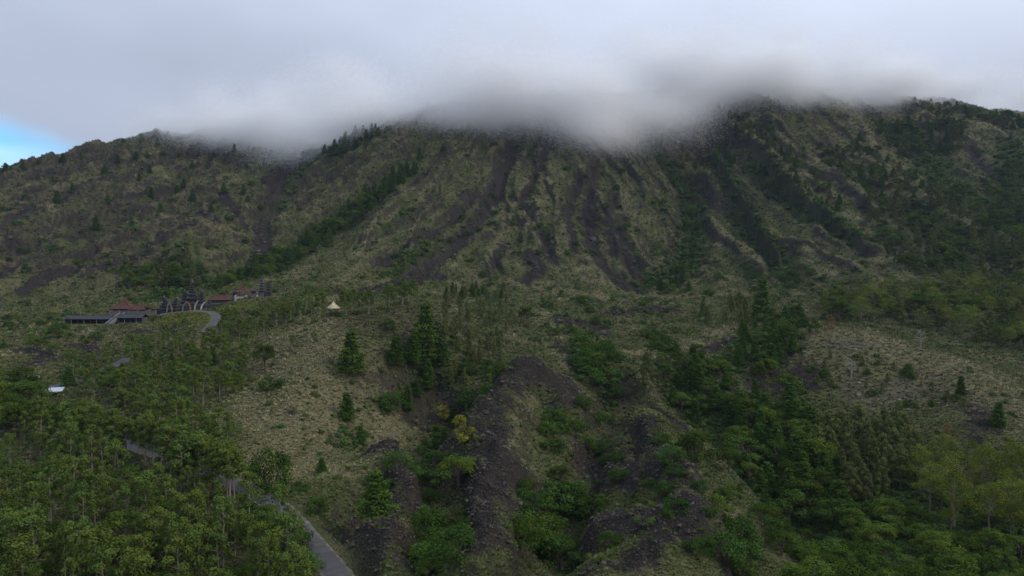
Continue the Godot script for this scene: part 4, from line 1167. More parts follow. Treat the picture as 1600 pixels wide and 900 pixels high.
	["broadleaf", "leafy tree in the woodland behind the right hill", "woodland behind the right hill", [242.3, 389.5, 8.4, 208.2, 335.8, 10.9, 232, 385.4, 9.7, 222.3, 341.4, 10.2, 231.7, 315.8, 7.4, 210.8, 280.1, 8.7, 176.5, 368.5, 10.9, 261.6, 358.7, 8.7, 284.3, 380.8, 11.3, 229.3, 375.7, 9.7, 210, 342.4, 7, 208.4, 346, 10.6, 214.7, 294.3, 9.3, 222.2, 324.9, 9.7, 200.1, 359.8, 9.4, 210.4, 317.7, 9, 217.9, 340.9, 9.7, 165, 347, 10.4, 164.8, 329.3, 9.7, 232.8, 320.1, 9.1, 160.4, 334.8, 11.3, 184.8, 330.3, 8.6, 243.9, 349.1, 11.3, 208.1, 290.3, 7.5, 194.6, 328.3, 11, 183.6, 383.7, 8.3, 194.6, 355.5, 7.3, 225.1, 333.3, 7.8, 242.4, 342.9, 9, 212.8, 379.1, 8.9, 256.5, 369.6, 10.4, 283.1, 393.6, 7.5, 188.4, 332.8, 7.7, 248.1, 345, 9], 1.15, 0],
	["casuarina", "grey-olive tree in the woodland behind the right hill", "woodland behind the right hill", [241.8, 369, 11.3, 217.3, 329.8, 7.4, 197.5, 340.3, 7.4, 239, 330.3, 9, 217.1, 366.3, 9, 202.1, 334.3, 10.4, 192.3, 346.5, 8.2, 215.9, 289, 7.7, 195, 310.1, 8.2, 273, 386, 9.1, 255.9, 386, 10.2, 194.6, 343.9, 8.2, 199.3, 289.5, 8.7, 194.9, 298.7, 7.1, 201.7, 356.5, 9.7, 187.6, 338.8, 8.1, 181.2, 374.1, 7.3, 269.8, 361.9, 9.9, 188.1, 310.1, 10.5, 212.4, 302.3, 9.2, 191.8, 358.7, 8.3, 247.2, 332.8, 9.2, 221.7, 306.4, 11.3, 209.3, 388.3, 8.2, 251.4, 360.8, 9.1, 243.8, 324.4, 9.8, 168.7, 369.6, 7.3, 238.1, 359.2, 9.7, 181.6, 319.1, 10.7, 228.3, 306.9, 11.4, 203, 282.2, 8.8, 224.3, 302.3, 7.9, 294.3, 393.6, 7.2, 202.7, 291.7, 9.6], 1.15, 0],
	["bush", "bush on the apron between cone and right ridge", "plants on the apron", [173.7, 451.8, 5.6, 164.1, 467.7, 6.4, 195.4, 445.8, 5.4, 120.1, 413.6, 4.9, 156.3, 449.8, 5.9, 131, 388.3, 3.1, 199.2, 437.8, 4.7, 171.1, 417.9, 6.4, 196.1, 399, 5, 163.8, 455.9, 3.9, 229.7, 444.4, 4.7, 183.8, 404.4, 3.4, 153.9, 401.4, 3.2, 195.5, 454.5, 3.1, 197.2, 418.6, 5.5], 1.2, 0],
	["broadleaf", "leafy tree on the apron between cone and right ridge", "plants on the apron", [168.1, 411.7, 4.9, 142.3, 470.5, 4.5, 147.8, 414.8, 6.4, 188, 428.1, 5, 144.3, 485.5, 3.2, 134.2, 400.8, 4.1, 180.8, 479, 4.7, 213, 439.1, 4.4, 238.4, 439.1, 3.7, 182.3, 412.3, 4.2, 234.2, 426.2, 3.3, 214.2, 456.6, 4, 162.8, 421.7, 3.6, 210.1, 421.7, 4.3, 177.1, 467, 4.2, 157.5, 394.2, 5.7, 158.8, 437.1, 5.4, 134.6, 447.1, 6.3, 209.1, 410.5, 6.2], 1.2, 0],
	["eucalyptus", "slender eucalyptus in the plantation below the road", "plantation below the road", [-71.4, 101, 9, -68, 106.2, 11.5, -121.4, 167.8, 8.4, -41.8, 101, 7.8, -31.2, 87, 10.1, -82.4, 118, 8.2, -71.5, 89, 8.5, -56.9, 106, 9.6, -40.1, 92, 9.7, -72.4, 98.2, 11.3, -58.5, 114.5, 9.5, -90.2, 115.8, 7.2, -65.6, 117.5, 8.4, -92.2, 138.5, 6.7, -37.8, 85.8, 6.9, -34.5, 90.5, 10.5, -92.9, 115.8, 11.7, -42.9, 92, 10.4, -42.5, 108.5, 9.2, -62.4, 118.5, 10.2, -55.2, 122, 8.5, -118.3, 152.8, 8.8, -101.6, 149.5, 7.1, -64.2, 89.2, 8, -89.5, 140.5, 10.9, -112.3, 144, 10.8, -100.5, 155, 11.7, -72.3, 93.5, 7.4, -35.5, 101.5, 9.8, -46.8, 90.5, 7, -63.6, 129.2, 12, -90.9, 134.8, 10.6, -48, 110.2, 6.9, -77.1, 94.2, 11.3, -36.2, 95.5, 9.5, -85.7, 126, 11.4, -64.8, 112.8, 8.5, -101.8, 129.2, 11.1, -43.3, 86, 6.5, -65.8, 86.5, 7.3, -65.2, 122.5, 7.8, -61.5, 126.5, 11.7, -32.6, 93.8, 7, -53.4, 100.5, 9.1, -68.8, 90.5, 7.2, -78.6, 135, 9.9, -30.4, 89.8, 11.7, -24.5, 80.8, 8.2, -71.6, 111.2, 9, -91.5, 122.5, 11.6, -113.3, 152, 8.7, -81.9, 103.5, 10.3, -80.3, 117, 11.8, -62.1, 115.2, 9.9, -74.7, 123.2, 9.8, -93, 127.5, 11.3, -77.8, 127.5, 7, -85.5, 112.8, 9.6, -60.4, 93, 11.3, -78.5, 102.5, 7.5, -108.4, 142, 7.2, -49.8, 95.8, 10.4, -60.7, 111.8, 9.3, -122.2, 156, 10.8, -57.8, 88, 8.2, -74.1, 104.5, 9.8, -98.8, 151, 11.7, -28.2, 83.5, 8.4, -97.2, 148, 8.6, -45.7, 97.5, 9.5, -48.5, 101, 10.8, -84.5, 107, 10, -72.1, 116, 10.4, -79.5, 121.5, 11.6, -56.1, 90.5, 11.4, -96.4, 131, 7.3, -49.4, 88.2, 9.4, -69.7, 98.2, 11, -53.7, 88.2, 9.2, -95.2, 151.8, 10.9, -78.9, 109.8, 11.5, -85.8, 141.5, 9.3, -28.3, 87.2, 8, -51.8, 92.5, 8.8, -76.3, 116.8, 8.7, -52.4, 105, 7.8, -65.7, 131.5, 7.9, -57.5, 103, 8.2, -70.8, 123.8, 7.5, -86.4, 146.5, 9, -98.1, 140.2, 7, -51.2, 102.8, 9.8, -80.9, 100, 10.7, -120.5, 171.6, 10.8, -98.5, 134, 8.8, -64.5, 96.5, 9.6, -36.4, 83.5, 8.5, -42.1, 97.5, 11.3, -95.5, 119.8, 9.8, -52.2, 112.8, 7, -66.8, 91.8, 10.7, -58.5, 120.8, 8.2, -114.2, 159.8, 7.3, -98.4, 144.8, 8.7, -31.5, 96, 8.3, -91.2, 146.2, 10.9, -75.7, 101.2, 10.9, -44.7, 89.5, 10.1, -47.2, 94.2, 9.7, -67.3, 99, 7.4, -106.5, 153.8, 7.7, -95, 144.8, 12, -84.1, 121.8, 7.4, -109.6, 144.2, 9.4, -38.6, 98.2, 7.7, -59.7, 117, 7.3, -110.4, 157.8, 11.5, -56.6, 124.5, 7.6], 0.9, 0],
	["eucalyptus", "eucalyptus close below the road", "eucalyptus close below the road", [-51.3, 121.2, 9.8, -66.6, 135.5, 8.1, -55.4, 127, 9.3, -78.7, 147.8, 8.4, -49.3, 119.5, 9.1, -95.9, 155.8, 10, -66, 137.8, 9.1, -109.6, 164, 11.3, -119.2, 173.4, 10, -86.3, 150.2, 9.1, -73.9, 144, 10.1, -113.5, 166, 9.8, -106.4, 162.8, 8.1, -59.1, 131.5, 9.5, -53.1, 124.2, 9.7, -113.7, 170.3, 8.9, -89.8, 153.2, 10.9, -71.6, 141, 10.6, -115.4, 169.3, 10, -91.8, 156, 8.3, -57.8, 127.5, 9.9, -83.7, 151.2, 8.1, -69.2, 136.5, 11.2, -104.4, 160.8, 10.4, -61.8, 130.8, 10.6, -62.7, 134.5, 10, -64, 132.8, 8.1, -91.1, 152, 8.6, -49.2, 117.2, 10.2, -69.1, 139, 10.3, -112.1, 168.5, 10.6, -101.9, 159, 11, -109.8, 166.5, 9.3, -79.5, 146.2, 10.1, -97.1, 157.5, 11.3, -71.4, 138, 8.9, -87.8, 153.8, 8, -97.7, 159.8, 8.8, -101, 161.5, 11.4, -77.4, 145.2, 9.2, -81, 149.8, 10.1, -107.3, 166.5, 10, -60, 129.2, 10.7, -80.6, 148, 10.4, -117.9, 170.5, 8.8, -100.9, 157.2, 11.2, -108, 164.5, 10.8, -88.9, 151.2, 10.8], 1.05, 0],
	["broadleaf", "dark leafy tree among the plantation eucalyptus", "dark trees in the plantation", [-62.4, 107.5, 7.3, -85.9, 137, 4.3, -57.3, 110.8, 6.7, -61.5, 99.2, 7.2, -82.5, 131.8, 5.6, -56.7, 97.5, 7.2, -58.9, 98.8, 6, -55.2, 116.8, 5.1, -46.9, 106.2, 4.1, -67, 102.2, 5.3, -68.7, 126.8, 6.5, -47, 86.8, 6.8, -68.7, 95, 5.8, -37.1, 89.2, 5.8, -43.6, 104, 4.9, -89.6, 119, 6.2, -73.3, 119.2, 5.6, -97.1, 136.8, 6.9, -76.1, 132.8, 5.5, -64.3, 99.8, 6.3, -36.4, 92.5, 4.5, -102.2, 138.2, 5.4, -32.8, 83, 4.5, -74.9, 109.8, 5.4, -34.3, 97.5, 5, -52.2, 98.2, 7], 1.2, 0],
	["eucalyptus", "slender eucalyptus on the bank above the road", "eucalyptus above the road", [-73.1, 151.5, 8.9, -65.5, 146, 8.4, -101.8, 177.9, 9.4, -62.4, 143.2, 8, -100.3, 180.8, 8.5, -88.7, 165.8, 10.8, -93, 167.8, 8.8, -58.5, 140, 10.6, -96.5, 171.8, 9.7, -72.4, 157.2, 8.2, -62.9, 147.2, 10.9, -82.6, 157.2, 10.5, -78.9, 159, 10.2, -67.8, 150.2, 8.4, -75.9, 154.2, 8.1, -79.8, 164, 8.4, -97.4, 177.3, 9.4, -99, 187.4, 9.5, -88.6, 170.8, 8.7, -91.7, 177.9, 9, -83.4, 170.8, 9.7, -86.8, 162.2, 9.8], 1.05, 0],
	["bush", "roadside bush on the outer edge of the bend", "plants on the outer road edge", [-32.4, 98.5, 4.4, -39.6, 106, 3.7, -29.8, 93.8, 3.5, -37.4, 105.8, 2.6, -42, 111.2, 3], 1.2, 0],
	["broadleaf", "small leafy tree on the outer edge of the bend", "plants on the outer road edge", [-38.1, 103.8, 3.5, -44.3, 113, 3.6, -40.3, 109.2, 2.7], 1.2, 0],
	["eucalyptus", "eucalyptus in the young wood between road and temple", "young wood between road and temple", [-91.6, 203.5, 9.3, -145.2, 227.8, 9.2, -157.9, 244.7, 6.3, -138.3, 247, 8.7, -131.6, 237.2, 9.2, -120.8, 207.9, 9.3, -83.7, 210, 9, -91.1, 196.1, 9.4, -113.4, 204.5, 9.2, -152.9, 273.9, 6.5, -104.3, 211, 6.3, -84.2, 200.5, 9.4, -144.2, 231.9, 9, -91.9, 218.7, 8.6, -97, 204.5, 8.5, -96.8, 216.4, 7.4, -91, 187.4, 8.7, -100, 221.4, 8.2, -114.2, 258.7, 8.6, -116.5, 201.1, 6.3, -89.4, 210, 6.5, -135.6, 219.7, 7.3, -106.9, 197.8, 8.9, -105.2, 207.2, 6.1, -149.2, 274.3, 6.6, -124.8, 201.1, 7.2, -106.3, 235.7, 8.8, -121.5, 238.2, 7.9, -85.5, 218.1, 9.1, -140.8, 263.8, 6.3, -99.2, 199.6, 9.2, -133.4, 211.6, 8.5, -139.4, 273.5, 6.9, -82.4, 205.4, 8.6, -118.9, 215.1, 8, -132.9, 269, 7.8, -141.4, 277.2, 8.8, -110.6, 251.1, 6.9, -139.9, 222.7, 6.4, -103.3, 244.4, 7.6, -125.4, 226.1, 6.9, -98.6, 212.3, 6.9, -83.2, 194.3, 7.4, -95.3, 227.1, 7.5, -103.8, 202, 8.2, -129.7, 267, 6.1, -125.1, 241.8, 6.1, -128.7, 261.8, 7.7, -142.2, 259.9, 9.3, -93.9, 199.9, 8.5, -116.6, 247, 8, -112, 221.4, 6.8, -115.5, 241.5, 7.9, -138.4, 259.5, 6.2, -81.8, 189.4, 8.3, -125.2, 251.8, 8.3, -105.1, 192.3, 6.9, -144.7, 242.2, 7.7, -118.6, 262.2, 6.8, -151.5, 256.4, 8.5, -82.8, 181.1, 9.3, -89.8, 183.3, 7.1, -153.6, 248.8, 6.3, -99.2, 192.8, 8.9, -128.8, 208.8, 9.2, -100.4, 234.3, 8.8, -141.2, 237.5, 7.6, -89.4, 229.5, 9.3, -101.7, 217.1, 8.1, -143, 253.7, 8.6, -129.3, 275.1, 8.4, -105.6, 239.7, 6.8, -114, 214.5, 9.1, -130.3, 246.2, 8.5, -109, 202.3, 9.3, -146.4, 257.5, 6, -152.4, 235.7, 8.5, -122, 228.8, 6.5, -130.5, 252.2, 7.9, -150, 267, 9, -124.2, 235.4, 7, -131.5, 241.8, 7.3, -101.4, 207.2, 9, -146.2, 271.4, 6.1, -123.3, 231.9, 6.7], 1.05, 0],
	["broadleaf", "dark round tree in the young wood below the temple", "dark trees in the young wood", [-126.3, 212.3, 6.4, -107.7, 230.2, 7.1, -117.2, 237.5, 4.9, -121.2, 220, 7.5, -135.8, 226.7, 5.7, -131.1, 223.7, 5.3, -113, 243.3, 5.3, -77.5, 195.5, 6.1, -95.4, 192, 5.3, -79.3, 192.6, 5.5, -129.7, 218.4, 5, -104.1, 224.7, 6.3, -136.2, 229.8, 6.9], 1.2, 0],
	["pine", "dark conifer in the young wood below the temple", "dark trees in the young wood", [-115.7, 230.8, 7.1, -145.7, 222.7, 6.8, -101.4, 229.8, 6, -136.4, 252.2, 6.5, -111.5, 193.1, 5.3, -151.8, 241.1, 4.9, -114.8, 209.7, 7.4, -118.1, 223, 6.7, -135.6, 235, 5.2], 1.2, 0],
	["eucalyptus", "light green tree along the grass hill crest", "row along the hill crest", [-67.7, 239.7, 8.9, -100.1, 320.1, 6.6, -106.2, 290.8, 9.1, -73.7, 237.2, 8.2, -110.4, 275.1, 9.3, -92.5, 331.8, 8.9, -107.9, 309.7, 6.4, -115.1, 312, 8.2, -115.1, 289, 6.6, -109.6, 285.2, 7.9, -93.7, 318.6, 8.8, -108.4, 314.8, 6.2, -111.7, 288.6, 7, -101.7, 322.5, 6.4, -116.5, 277.2, 9, -118.6, 284.3, 7.3, -98.8, 327.8, 9.4, -97.1, 313.9, 8.3, -122.6, 303.7, 6.2, -125.1, 307.8, 6.9, -110.1, 301.4, 9.2, -116, 281.8, 6.1, -103.9, 305.1, 7.9, -128.3, 301.9, 7.2, -106.9, 280.5, 8.6, -96, 307.4, 6.2, -105, 301.4, 7.3, -125.3, 301, 9, -106.8, 320.5, 9.1, -112.2, 310.1, 7.5, -120.2, 293.4, 7.4, -111.3, 280.9, 7.9, -123.4, 288.6, 7.8, -101.1, 277.2, 7.8, -113.7, 301.4, 7.7, -79.4, 239.3, 8.4, -103.1, 273.5, 6.8, -125.3, 297.4, 8, -101, 302.3, 8.9, -102.9, 297.4, 8.8, -121.6, 308.8, 6.1, -112.7, 316.7, 9.2, -97.8, 300.5, 7.2, -100.9, 310.6, 8], 1.05, 0],
	["eucalyptus", "light green tree behind the gazebo on the crest", "trees behind the gazebo", [-57.5, 355.5, 7.8, -43.5, 244, 7.9, -54.1, 356, 10.1, -49.7, 236.1, 7.5, -43, 237.9, 9, -38.6, 240.4, 10.2, -50.3, 240.4, 8.4, -59.5, 242.9, 8.8, -56.5, 239.7, 8.9, -57.3, 235.4, 9.6, -53.7, 242.2, 7.3, -67.3, 341.4, 7.1, -35.4, 241.1, 9.9, -77.5, 330.3, 8.6, -39.2, 244.7, 7.9], 1.05, 0],
	["broadleaf", "leafy tree at the far left beside the road", "far left roadside trees", [-162.7, 210.4, 10.5, -143, 191.7, 9, -130.2, 173.6, 10, -124.3, 171.1, 9.9, -139, 194.6, 10.7, -147.6, 195.2, 10.4, -142.9, 184.9, 8.2, -152.4, 210.7, 10.7, -152.7, 199.9, 9.8, -147.3, 202, 9.1, -139.7, 182.2, 9.5, -130, 181.4, 8.3, -136.7, 177.6, 10.5, -133, 180.5, 10.2], 1.1, 0],
	["bush", "bush on the rough ground left of the temple", "plants left of the temple", [-241.1, 325.9, 3.1, -175, 285.6, 4.4, -204.1, 306, 4.1, -193, 286.9, 5.2, -189.7, 274.3, 3.8, -220.1, 329.3, 3.3, -220.4, 318.6, 3.6, -200.5, 267.4, 3.4], 1.2, 0],
	["broadleaf", "leafy tree on the rough ground left of the temple", "plants left of the temple", [-188.9, 268.6, 4.9, -166.2, 255.6, 2.6, -174.1, 278, 3.1, -198, 279.7, 5.1, -183.2, 280.5, 5.1, -208.4, 320.5, 3.8, -178, 264.6, 3.8, -255.3, 345, 4.5, -227.5, 335.8, 5.5, -221, 301.9, 4.9, -189.2, 298.3, 4, -179.9, 284.7, 2.9, -248.3, 341.4, 3.7, -223.7, 312.5, 2.7, -175.2, 259.1, 4.3, -168.9, 260.6, 4.6], 1.2, 0],
	["casuarina", "dark tree of the wood behind the temple", "wood behind the temple", [-184.3, 401.4, 7.4, -205.9, 399.6, 11.2, -227.5, 427.4, 8.3, -190.7, 405, 11.9, -213.7, 421.7, 8.4, -200.7, 428.1, 9.6, -203.8, 417.3, 11.9, -229.8, 443.8, 7.8, -220.1, 439.1, 7.3, -218.6, 429.4, 8.9, -239.3, 426.2, 9, -208, 434.5, 7.8, -216.9, 445.8, 9, -210.7, 445.8, 9.4, -212.7, 405.6, 9.7], 1.1, 0],
	["broadleaf", "round tree of the wood behind the temple", "wood behind the temple", [-216.5, 411.7, 7, -202.8, 437.1, 7.8, -230.7, 409.9, 10.6, -186.2, 394.2, 7.5, -226, 431.3, 8, -198.7, 433.2, 8.4, -212, 396, 10.8, -234.4, 430.6, 8.9, -226, 439.1, 8.3, -185.2, 414.2, 9.1, -230.7, 435.2, 10.6, -200.1, 396, 9.7, -218.3, 397.8, 9, -215, 430.6, 8.8, -223.2, 416.1, 11, -191.2, 397.8, 10.4, -195.2, 428.7, 9.7, -237.2, 422.3, 10.1, -208.5, 417.3, 9.9, -222.7, 409.9, 9.7, -226.2, 403.8, 9.2, -198, 421.1, 8.6, -199.4, 402.6, 10.9, -211, 426.8, 10.3, -195.7, 411.1, 10.7, -214.5, 438.5, 11.5, -201.4, 408.6, 11.8], 1.1, 0],
	["broadleaf", "green wood filling the valley between left hill and cone", "valley wood between left hill and cone", [-144.4, 484.1, 6.9, -172.4, 428.7, 7.2, -112.4, 544.9, 9.7, -120.2, 554, 9.5, -158.6, 455.9, 10.4, -156.3, 484.8, 8.4, -123, 538.4, 6.7, -121.5, 524.1, 7.5, -164.2, 444.4, 7.7, -144.5, 474.7, 8.8, -105.2, 547.4, 10.9, -123.1, 545.7, 8.2, -164.8, 460.7, 7.4, -148.9, 506.3, 7.2, -148.7, 515.5, 9.4, -146.5, 447.1, 7.9, -158.2, 413.6, 8.9, -131.8, 526.4, 7, -119.8, 548.2, 9.9, -121.8, 532, 9, -168, 467.7, 9.8, -137.4, 510.1, 9.1, -131.8, 512.4, 10.2, -140.4, 524.9, 7.9, -135.4, 520.9, 8.2, -162.6, 482.6, 8.1, -170.1, 437.1, 8.3, -152.7, 447.8, 6.7, -168.3, 402.6, 10.5, -156, 430, 10.3, -111.7, 549, 9.4, -151.2, 425.5, 9.9, -128.2, 515.5, 9.5, -162.1, 421.1, 8.9, -122.7, 509.4, 7.5, -143.3, 462.1, 6.3, -127.5, 528.8, 9.8, -166.6, 476.9, 10.9, -156.3, 462.8, 9.2, -116.2, 520.9, 9.7, -113.9, 528.8, 6.3, -123.8, 520.2, 6.4, -171.8, 460.7, 10.1, -155.6, 424.2, 7.5, -160.2, 471.2, 6.5, -151.4, 415.4, 7.7], 1.2, 1],
	["pine", "green wood filling the valley between left hill and cone", "valley wood between left hill and cone", [-169.3, 412.9, 11, -147.9, 479.7, 8.7, -132.6, 506.3, 10.8, -164.1, 452.5, 8.3, -160.9, 428.1, 10.9, -147.8, 441.8, 6.3, -162.5, 434.5, 10.9, -166.7, 428.7, 10.1, -158.4, 449.1, 7.3, -154, 454.5, 6.2, -154.8, 471.9, 8.8, -156, 435.2, 9.4, -161.4, 407.4, 6.7, -140.4, 505.6, 6.1, -139.9, 494.3, 7.4, -110.2, 554.8, 7, -152.9, 482.6, 8.7, -106.9, 562.3, 8, -120.2, 516.3, 6, -172.2, 443.8, 8.9, -119.2, 540.8, 9.5, -144.3, 496.5, 9.7, -130.2, 520.2, 7.7, -117, 534.4, 9.4, -147.3, 458.6, 9.8, -150.9, 462.1, 8.3, -173.1, 423.6, 8.8, -149.2, 498.8, 10.6, -166.3, 440.4, 9.1, -173.7, 419.2, 10.7, -155.6, 443.1, 10, -154, 419.2, 7.7, -111, 537.6, 7.7, -171.2, 455.9, 10.9, -160.2, 465.6, 9, -154.9, 501, 7, -141.7, 519.4, 7.1, -149.9, 474, 7.6, -145.9, 467, 9.7, -160.6, 491.4, 6.4, -132.7, 497.3, 10.5, -169.6, 394.8, 9.2, -168.1, 421.1, 9.9, -134.3, 540, 6.6, -138.7, 478.3, 10.6, -105.4, 552.3, 10, -132.8, 490.6, 9, -152.8, 408.6, 10.3, -113.7, 560.6, 8.4, -139.9, 498, 7.4, -153.2, 492.8, 9.9, -130.5, 534.4, 9, -170.5, 408.6, 7, -130.3, 547.4, 9.6], 1.2, 1],
	["pine", "pine on the ridge line left of the cone", "pines on the left ridge line", [-182.4, 683.3, 7.6, -180.4, 663.1, 9.8, -133, 653.3, 9.9, -160.2, 658.2, 9, -136, 642.6, 8.2, -163.1, 675.2, 7.8, -171.9, 662.1, 6, -124.1, 637.8, 8.4, -168.4, 654.2, 8.8, -158.1, 653.3, 9.3, -156.4, 647.4, 6.2, -144.4, 648.4, 8.3, -160.7, 668.1, 8.5, -142.5, 662.1, 9.5, -183.6, 671.1, 7.5, -128.7, 647.4, 9.5, -151.7, 666.1, 9, -145.5, 640.7, 8.5, -165, 665.1, 8.5, -166.5, 677.2, 6.7, -172.8, 668.1, 6.1, -165.9, 648.4, 9.2, -149, 647.4, 6.6, -141, 643.5, 7.6, -149.9, 654.2, 6.1, -173.1, 673.1, 8.7], 1.2, 0],
	["pine", "pine in the dark band across the cone's left flank", "pine band on the cone's left flank", [-107.2, 581.2, 7.4, -95.6, 582.1, 10.6, -90.5, 568.3, 7, -96.6, 564.9, 7, -93.1, 575.1, 8.7, -114.8, 573.4, 7.6, -81.3, 587.3, 7.1, -96.6, 559, 8.5, -119.7, 560.6, 10.9, -94, 586.4, 8.1, -88.7, 585.6, 9.3, -99.9, 576.8, 7.4, -101.4, 582.9, 9.5, -107.2, 571.7, 9.1, -90.7, 590.8, 9.6, -114.1, 565.7, 7.7, -87.2, 578.6, 10.2, -82.2, 580.3, 9.7, -94.9, 570.8, 8.5, -102.9, 558.1, 8.1, -99.5, 569.1, 7.2, -84.6, 590.8, 7.5, -89.9, 572.5, 7.9, -101.6, 573.4, 9.1, -109.3, 565.7, 8, -106.5, 557.3, 7.9, -100, 561.5, 10.3, -117, 557.3, 7.7, -116.5, 550.7, 9.2, -118, 565.7, 7.9], 1.0, 0],
	["pine", "small dark pine scattered on the brown left hill", "pines scattered on the left hill", [-399.2, 673.1, 9.7, -435, 651.3, 8, -447.7, 649.4, 6.4, -374.9, 708.3, 6.9, -384, 702, 8.3, -398.7, 695.7, 8.4, -379, 737.6, 9.6, -322.9, 615.2, 9.4, -297.9, 609.7, 7.9, -277.4, 596.2, 10.9, -355.3, 674.1, 7.9, -355.3, 654.2, 7.3, -326, 579.4, 6.4, -348.2, 591.7, 8.6, -308.5, 645.5, 9.1, -315.1, 725.5, 9.7, -264.5, 686.4, 9.4, -247.6, 689.5, 9.8, -252.6, 722.3, 10.7, -291.5, 722.3, 8.9, -419.7, 744.2, 10.9, -404.4, 753.2, 9.9, -455.3, 726.6, 6.8, -391.1, 611.6, 8.1, -495.4, 696.7, 9.5, -504.9, 693.6, 7, -465.3, 712.6, 10.4, -506.9, 687.4, 10, -480.5, 697.8, 9.1, -389.4, 779.6, 7.2, -275.1, 779.6, 9.2, -262.4, 776.1, 10.3, -255.7, 609.7, 9.4, -251.1, 572.5, 7.3, -321.1, 528.8, 10.9, -278.2, 541.6, 8.6, -368.7, 556.5, 10.2, -238, 607.9, 9.8, -323.7, 695.7, 10.4], 1.25, 0],
	["bush", "dark bush on the brown left hill", "bushes on the left hill", [-215.8, 535.2, 3.3, -244.4, 445.1, 4.8, -275.6, 462.8, 4.2, -227.5, 474.7, 3, -323.8, 681.3, 4, -267.7, 562.3, 4, -322.5, 481.9, 4.9, -235.5, 622.7, 5, -256.2, 556.5, 2.9, -301.9, 491.4, 3.5, -313.6, 441.8, 4.1, -368.3, 511.7, 3.5, -423.6, 640.7, 4.8, -266.9, 547.4, 4.1, -231.2, 457.3, 3.9, -398.9, 539.2, 4.7, -215.5, 590.8, 4.7, -303.4, 554, 3, -368.4, 594.4, 2.6, -363.8, 718, 4.2, -327.4, 637.8, 4.9, -345.1, 553.1, 4.2, -264.1, 447.8, 3.2, -260.7, 575.1, 2.6, -274, 492.8, 4.4, -398.1, 639.7, 2.9, -250.5, 588.2, 3.4, -287.9, 453.2, 4.7, -247.8, 502.5, 3.9, -419.5, 659.2, 3, -377.8, 523.3, 3.7, -253, 621.7, 3.2, -366.6, 630.2, 4.1, -243.2, 478.3, 3.5, -228.2, 593.5, 3.5, -206.5, 474.7, 3.8, -303.7, 462.8, 2.9, -267, 641.6, 4.8, -215.3, 484.1, 4.8, -287.1, 514.7, 3.8, -310.9, 564, 2.8, -334.3, 452.5, 3.4, -344.6, 689.5, 3, -275.8, 626.4, 3.2, -350.2, 720.1, 3.3, -252, 467.7, 2.6, -375.9, 617.1, 4.5, -341.8, 500.3, 3.9, -328.5, 647.4, 4.7, -303.1, 590.8, 4.9, -284.9, 567.4, 4.7, -236, 469.1, 3.6, -286.9, 583.8, 4.8, -259.4, 598, 3.9, -346.6, 484.1, 4.3, -202.8, 521.7, 4.1, -355.5, 555.6, 2.6, -229.2, 557.3, 4.4, -429.4, 607, 4.8, -408.4, 548.2, 3.5], 1.3, 0],
	["bush", "dark bush on the open face of the cone", "bushes on the cone face", [115.3, 608.8, 2.7, 89.7, 538.4, 3.8, -8.7, 656.2, 4.9, -52.2, 516.3, 2.1, 20.4, 524.9, 3.6, 114.9, 570, 2, 90.1, 590.8, 4.6, -27.9, 477.6, 2.6, 0.2, 531.2, 3.7, 1.3, 607, 2.8, 7.5, 645.5, 4.7, -14.4, 523.3, 4.4, -75.7, 538.4, 2.1, 53.1, 520.2, 4.1, 3.3, 483.3, 4.5, 34.6, 522.5, 3.5, 57.1, 490.6, 4.9, -40.4, 611.6, 2.9, 87.4, 559.8, 3.2, 6.6, 504.8, 2.7, 52.9, 542.5, 4.1, 40.1, 487, 4.4, -22.9, 515.5, 4.1, 22.3, 641.6, 2.7, 76.9, 578.6, 2.3, 48.7, 607.9, 4.5, -65.9, 461.4, 2.1, 29.5, 509.4, 2.6, -60.9, 611.6, 3.9, -65.2, 504, 2.4, 74.1, 544.9, 4.7, 113.9, 518.6, 2.5, 12.2, 532, 2.7, -19.8, 465.6, 4.7, 20.8, 542.5, 2.8, 18.6, 568.3, 4.9, -43.2, 557.3, 2.8, -26.9, 646.4, 4.9, 46.3, 504, 3.5, -74.2, 477.6, 2.5, -7, 481.2, 3.8, 16.5, 626.4, 4.6, 106.4, 501.8, 3.5, -66.7, 492.1, 2.8, 40, 559.8, 3.3, -12.4, 541.6, 3.2, 16, 509.4, 3.8, 12.2, 474, 2.4, 54.3, 628.3, 2.4, -35.1, 510.1, 4.6, -15.3, 631.1, 4.5, 7.9, 544.1, 4.5, 74.9, 618, 2.7, -37.8, 532, 4.4, -17.1, 572.5, 4.3, 83.9, 520.2, 4, 104.6, 621.7, 2.1, 75.5, 632.1, 4.1, 64, 595.3, 3.3, -25.9, 542.5, 3.1, -78.8, 461.4, 4.8, -84.8, 521.7, 2.4, 113.4, 507.8, 3.7, 18.6, 487.7, 4, 28.2, 610.6, 2.6, 111, 653.3, 2, 107.1, 633, 2.6, 65.3, 507.1, 3.2, -45.4, 500.3, 4.8, 97.9, 610.6, 4.6], 1.3, 0],
	["pine", "pine in the ravine right of the cone", "pines in the right ravine", [148.2, 682.3, 6.7, 161.9, 595.3, 8, 148, 626.4, 6.3, 135, 510.9, 8.6, 136.5, 679.2, 6.9, 142.2, 561.5, 10, 158.6, 626.4, 8.6, 161.6, 683.3, 6, 150.8, 612.5, 6.5, 132, 687.4, 8.6, 145.5, 637.8, 6.9, 144.3, 677.2, 8.3, 144.9, 703, 8.3, 140.4, 530.4, 8, 172.4, 645.5, 7.5, 140.6, 674.1, 8.6, 151.7, 554, 7.1], 1.25, 0],
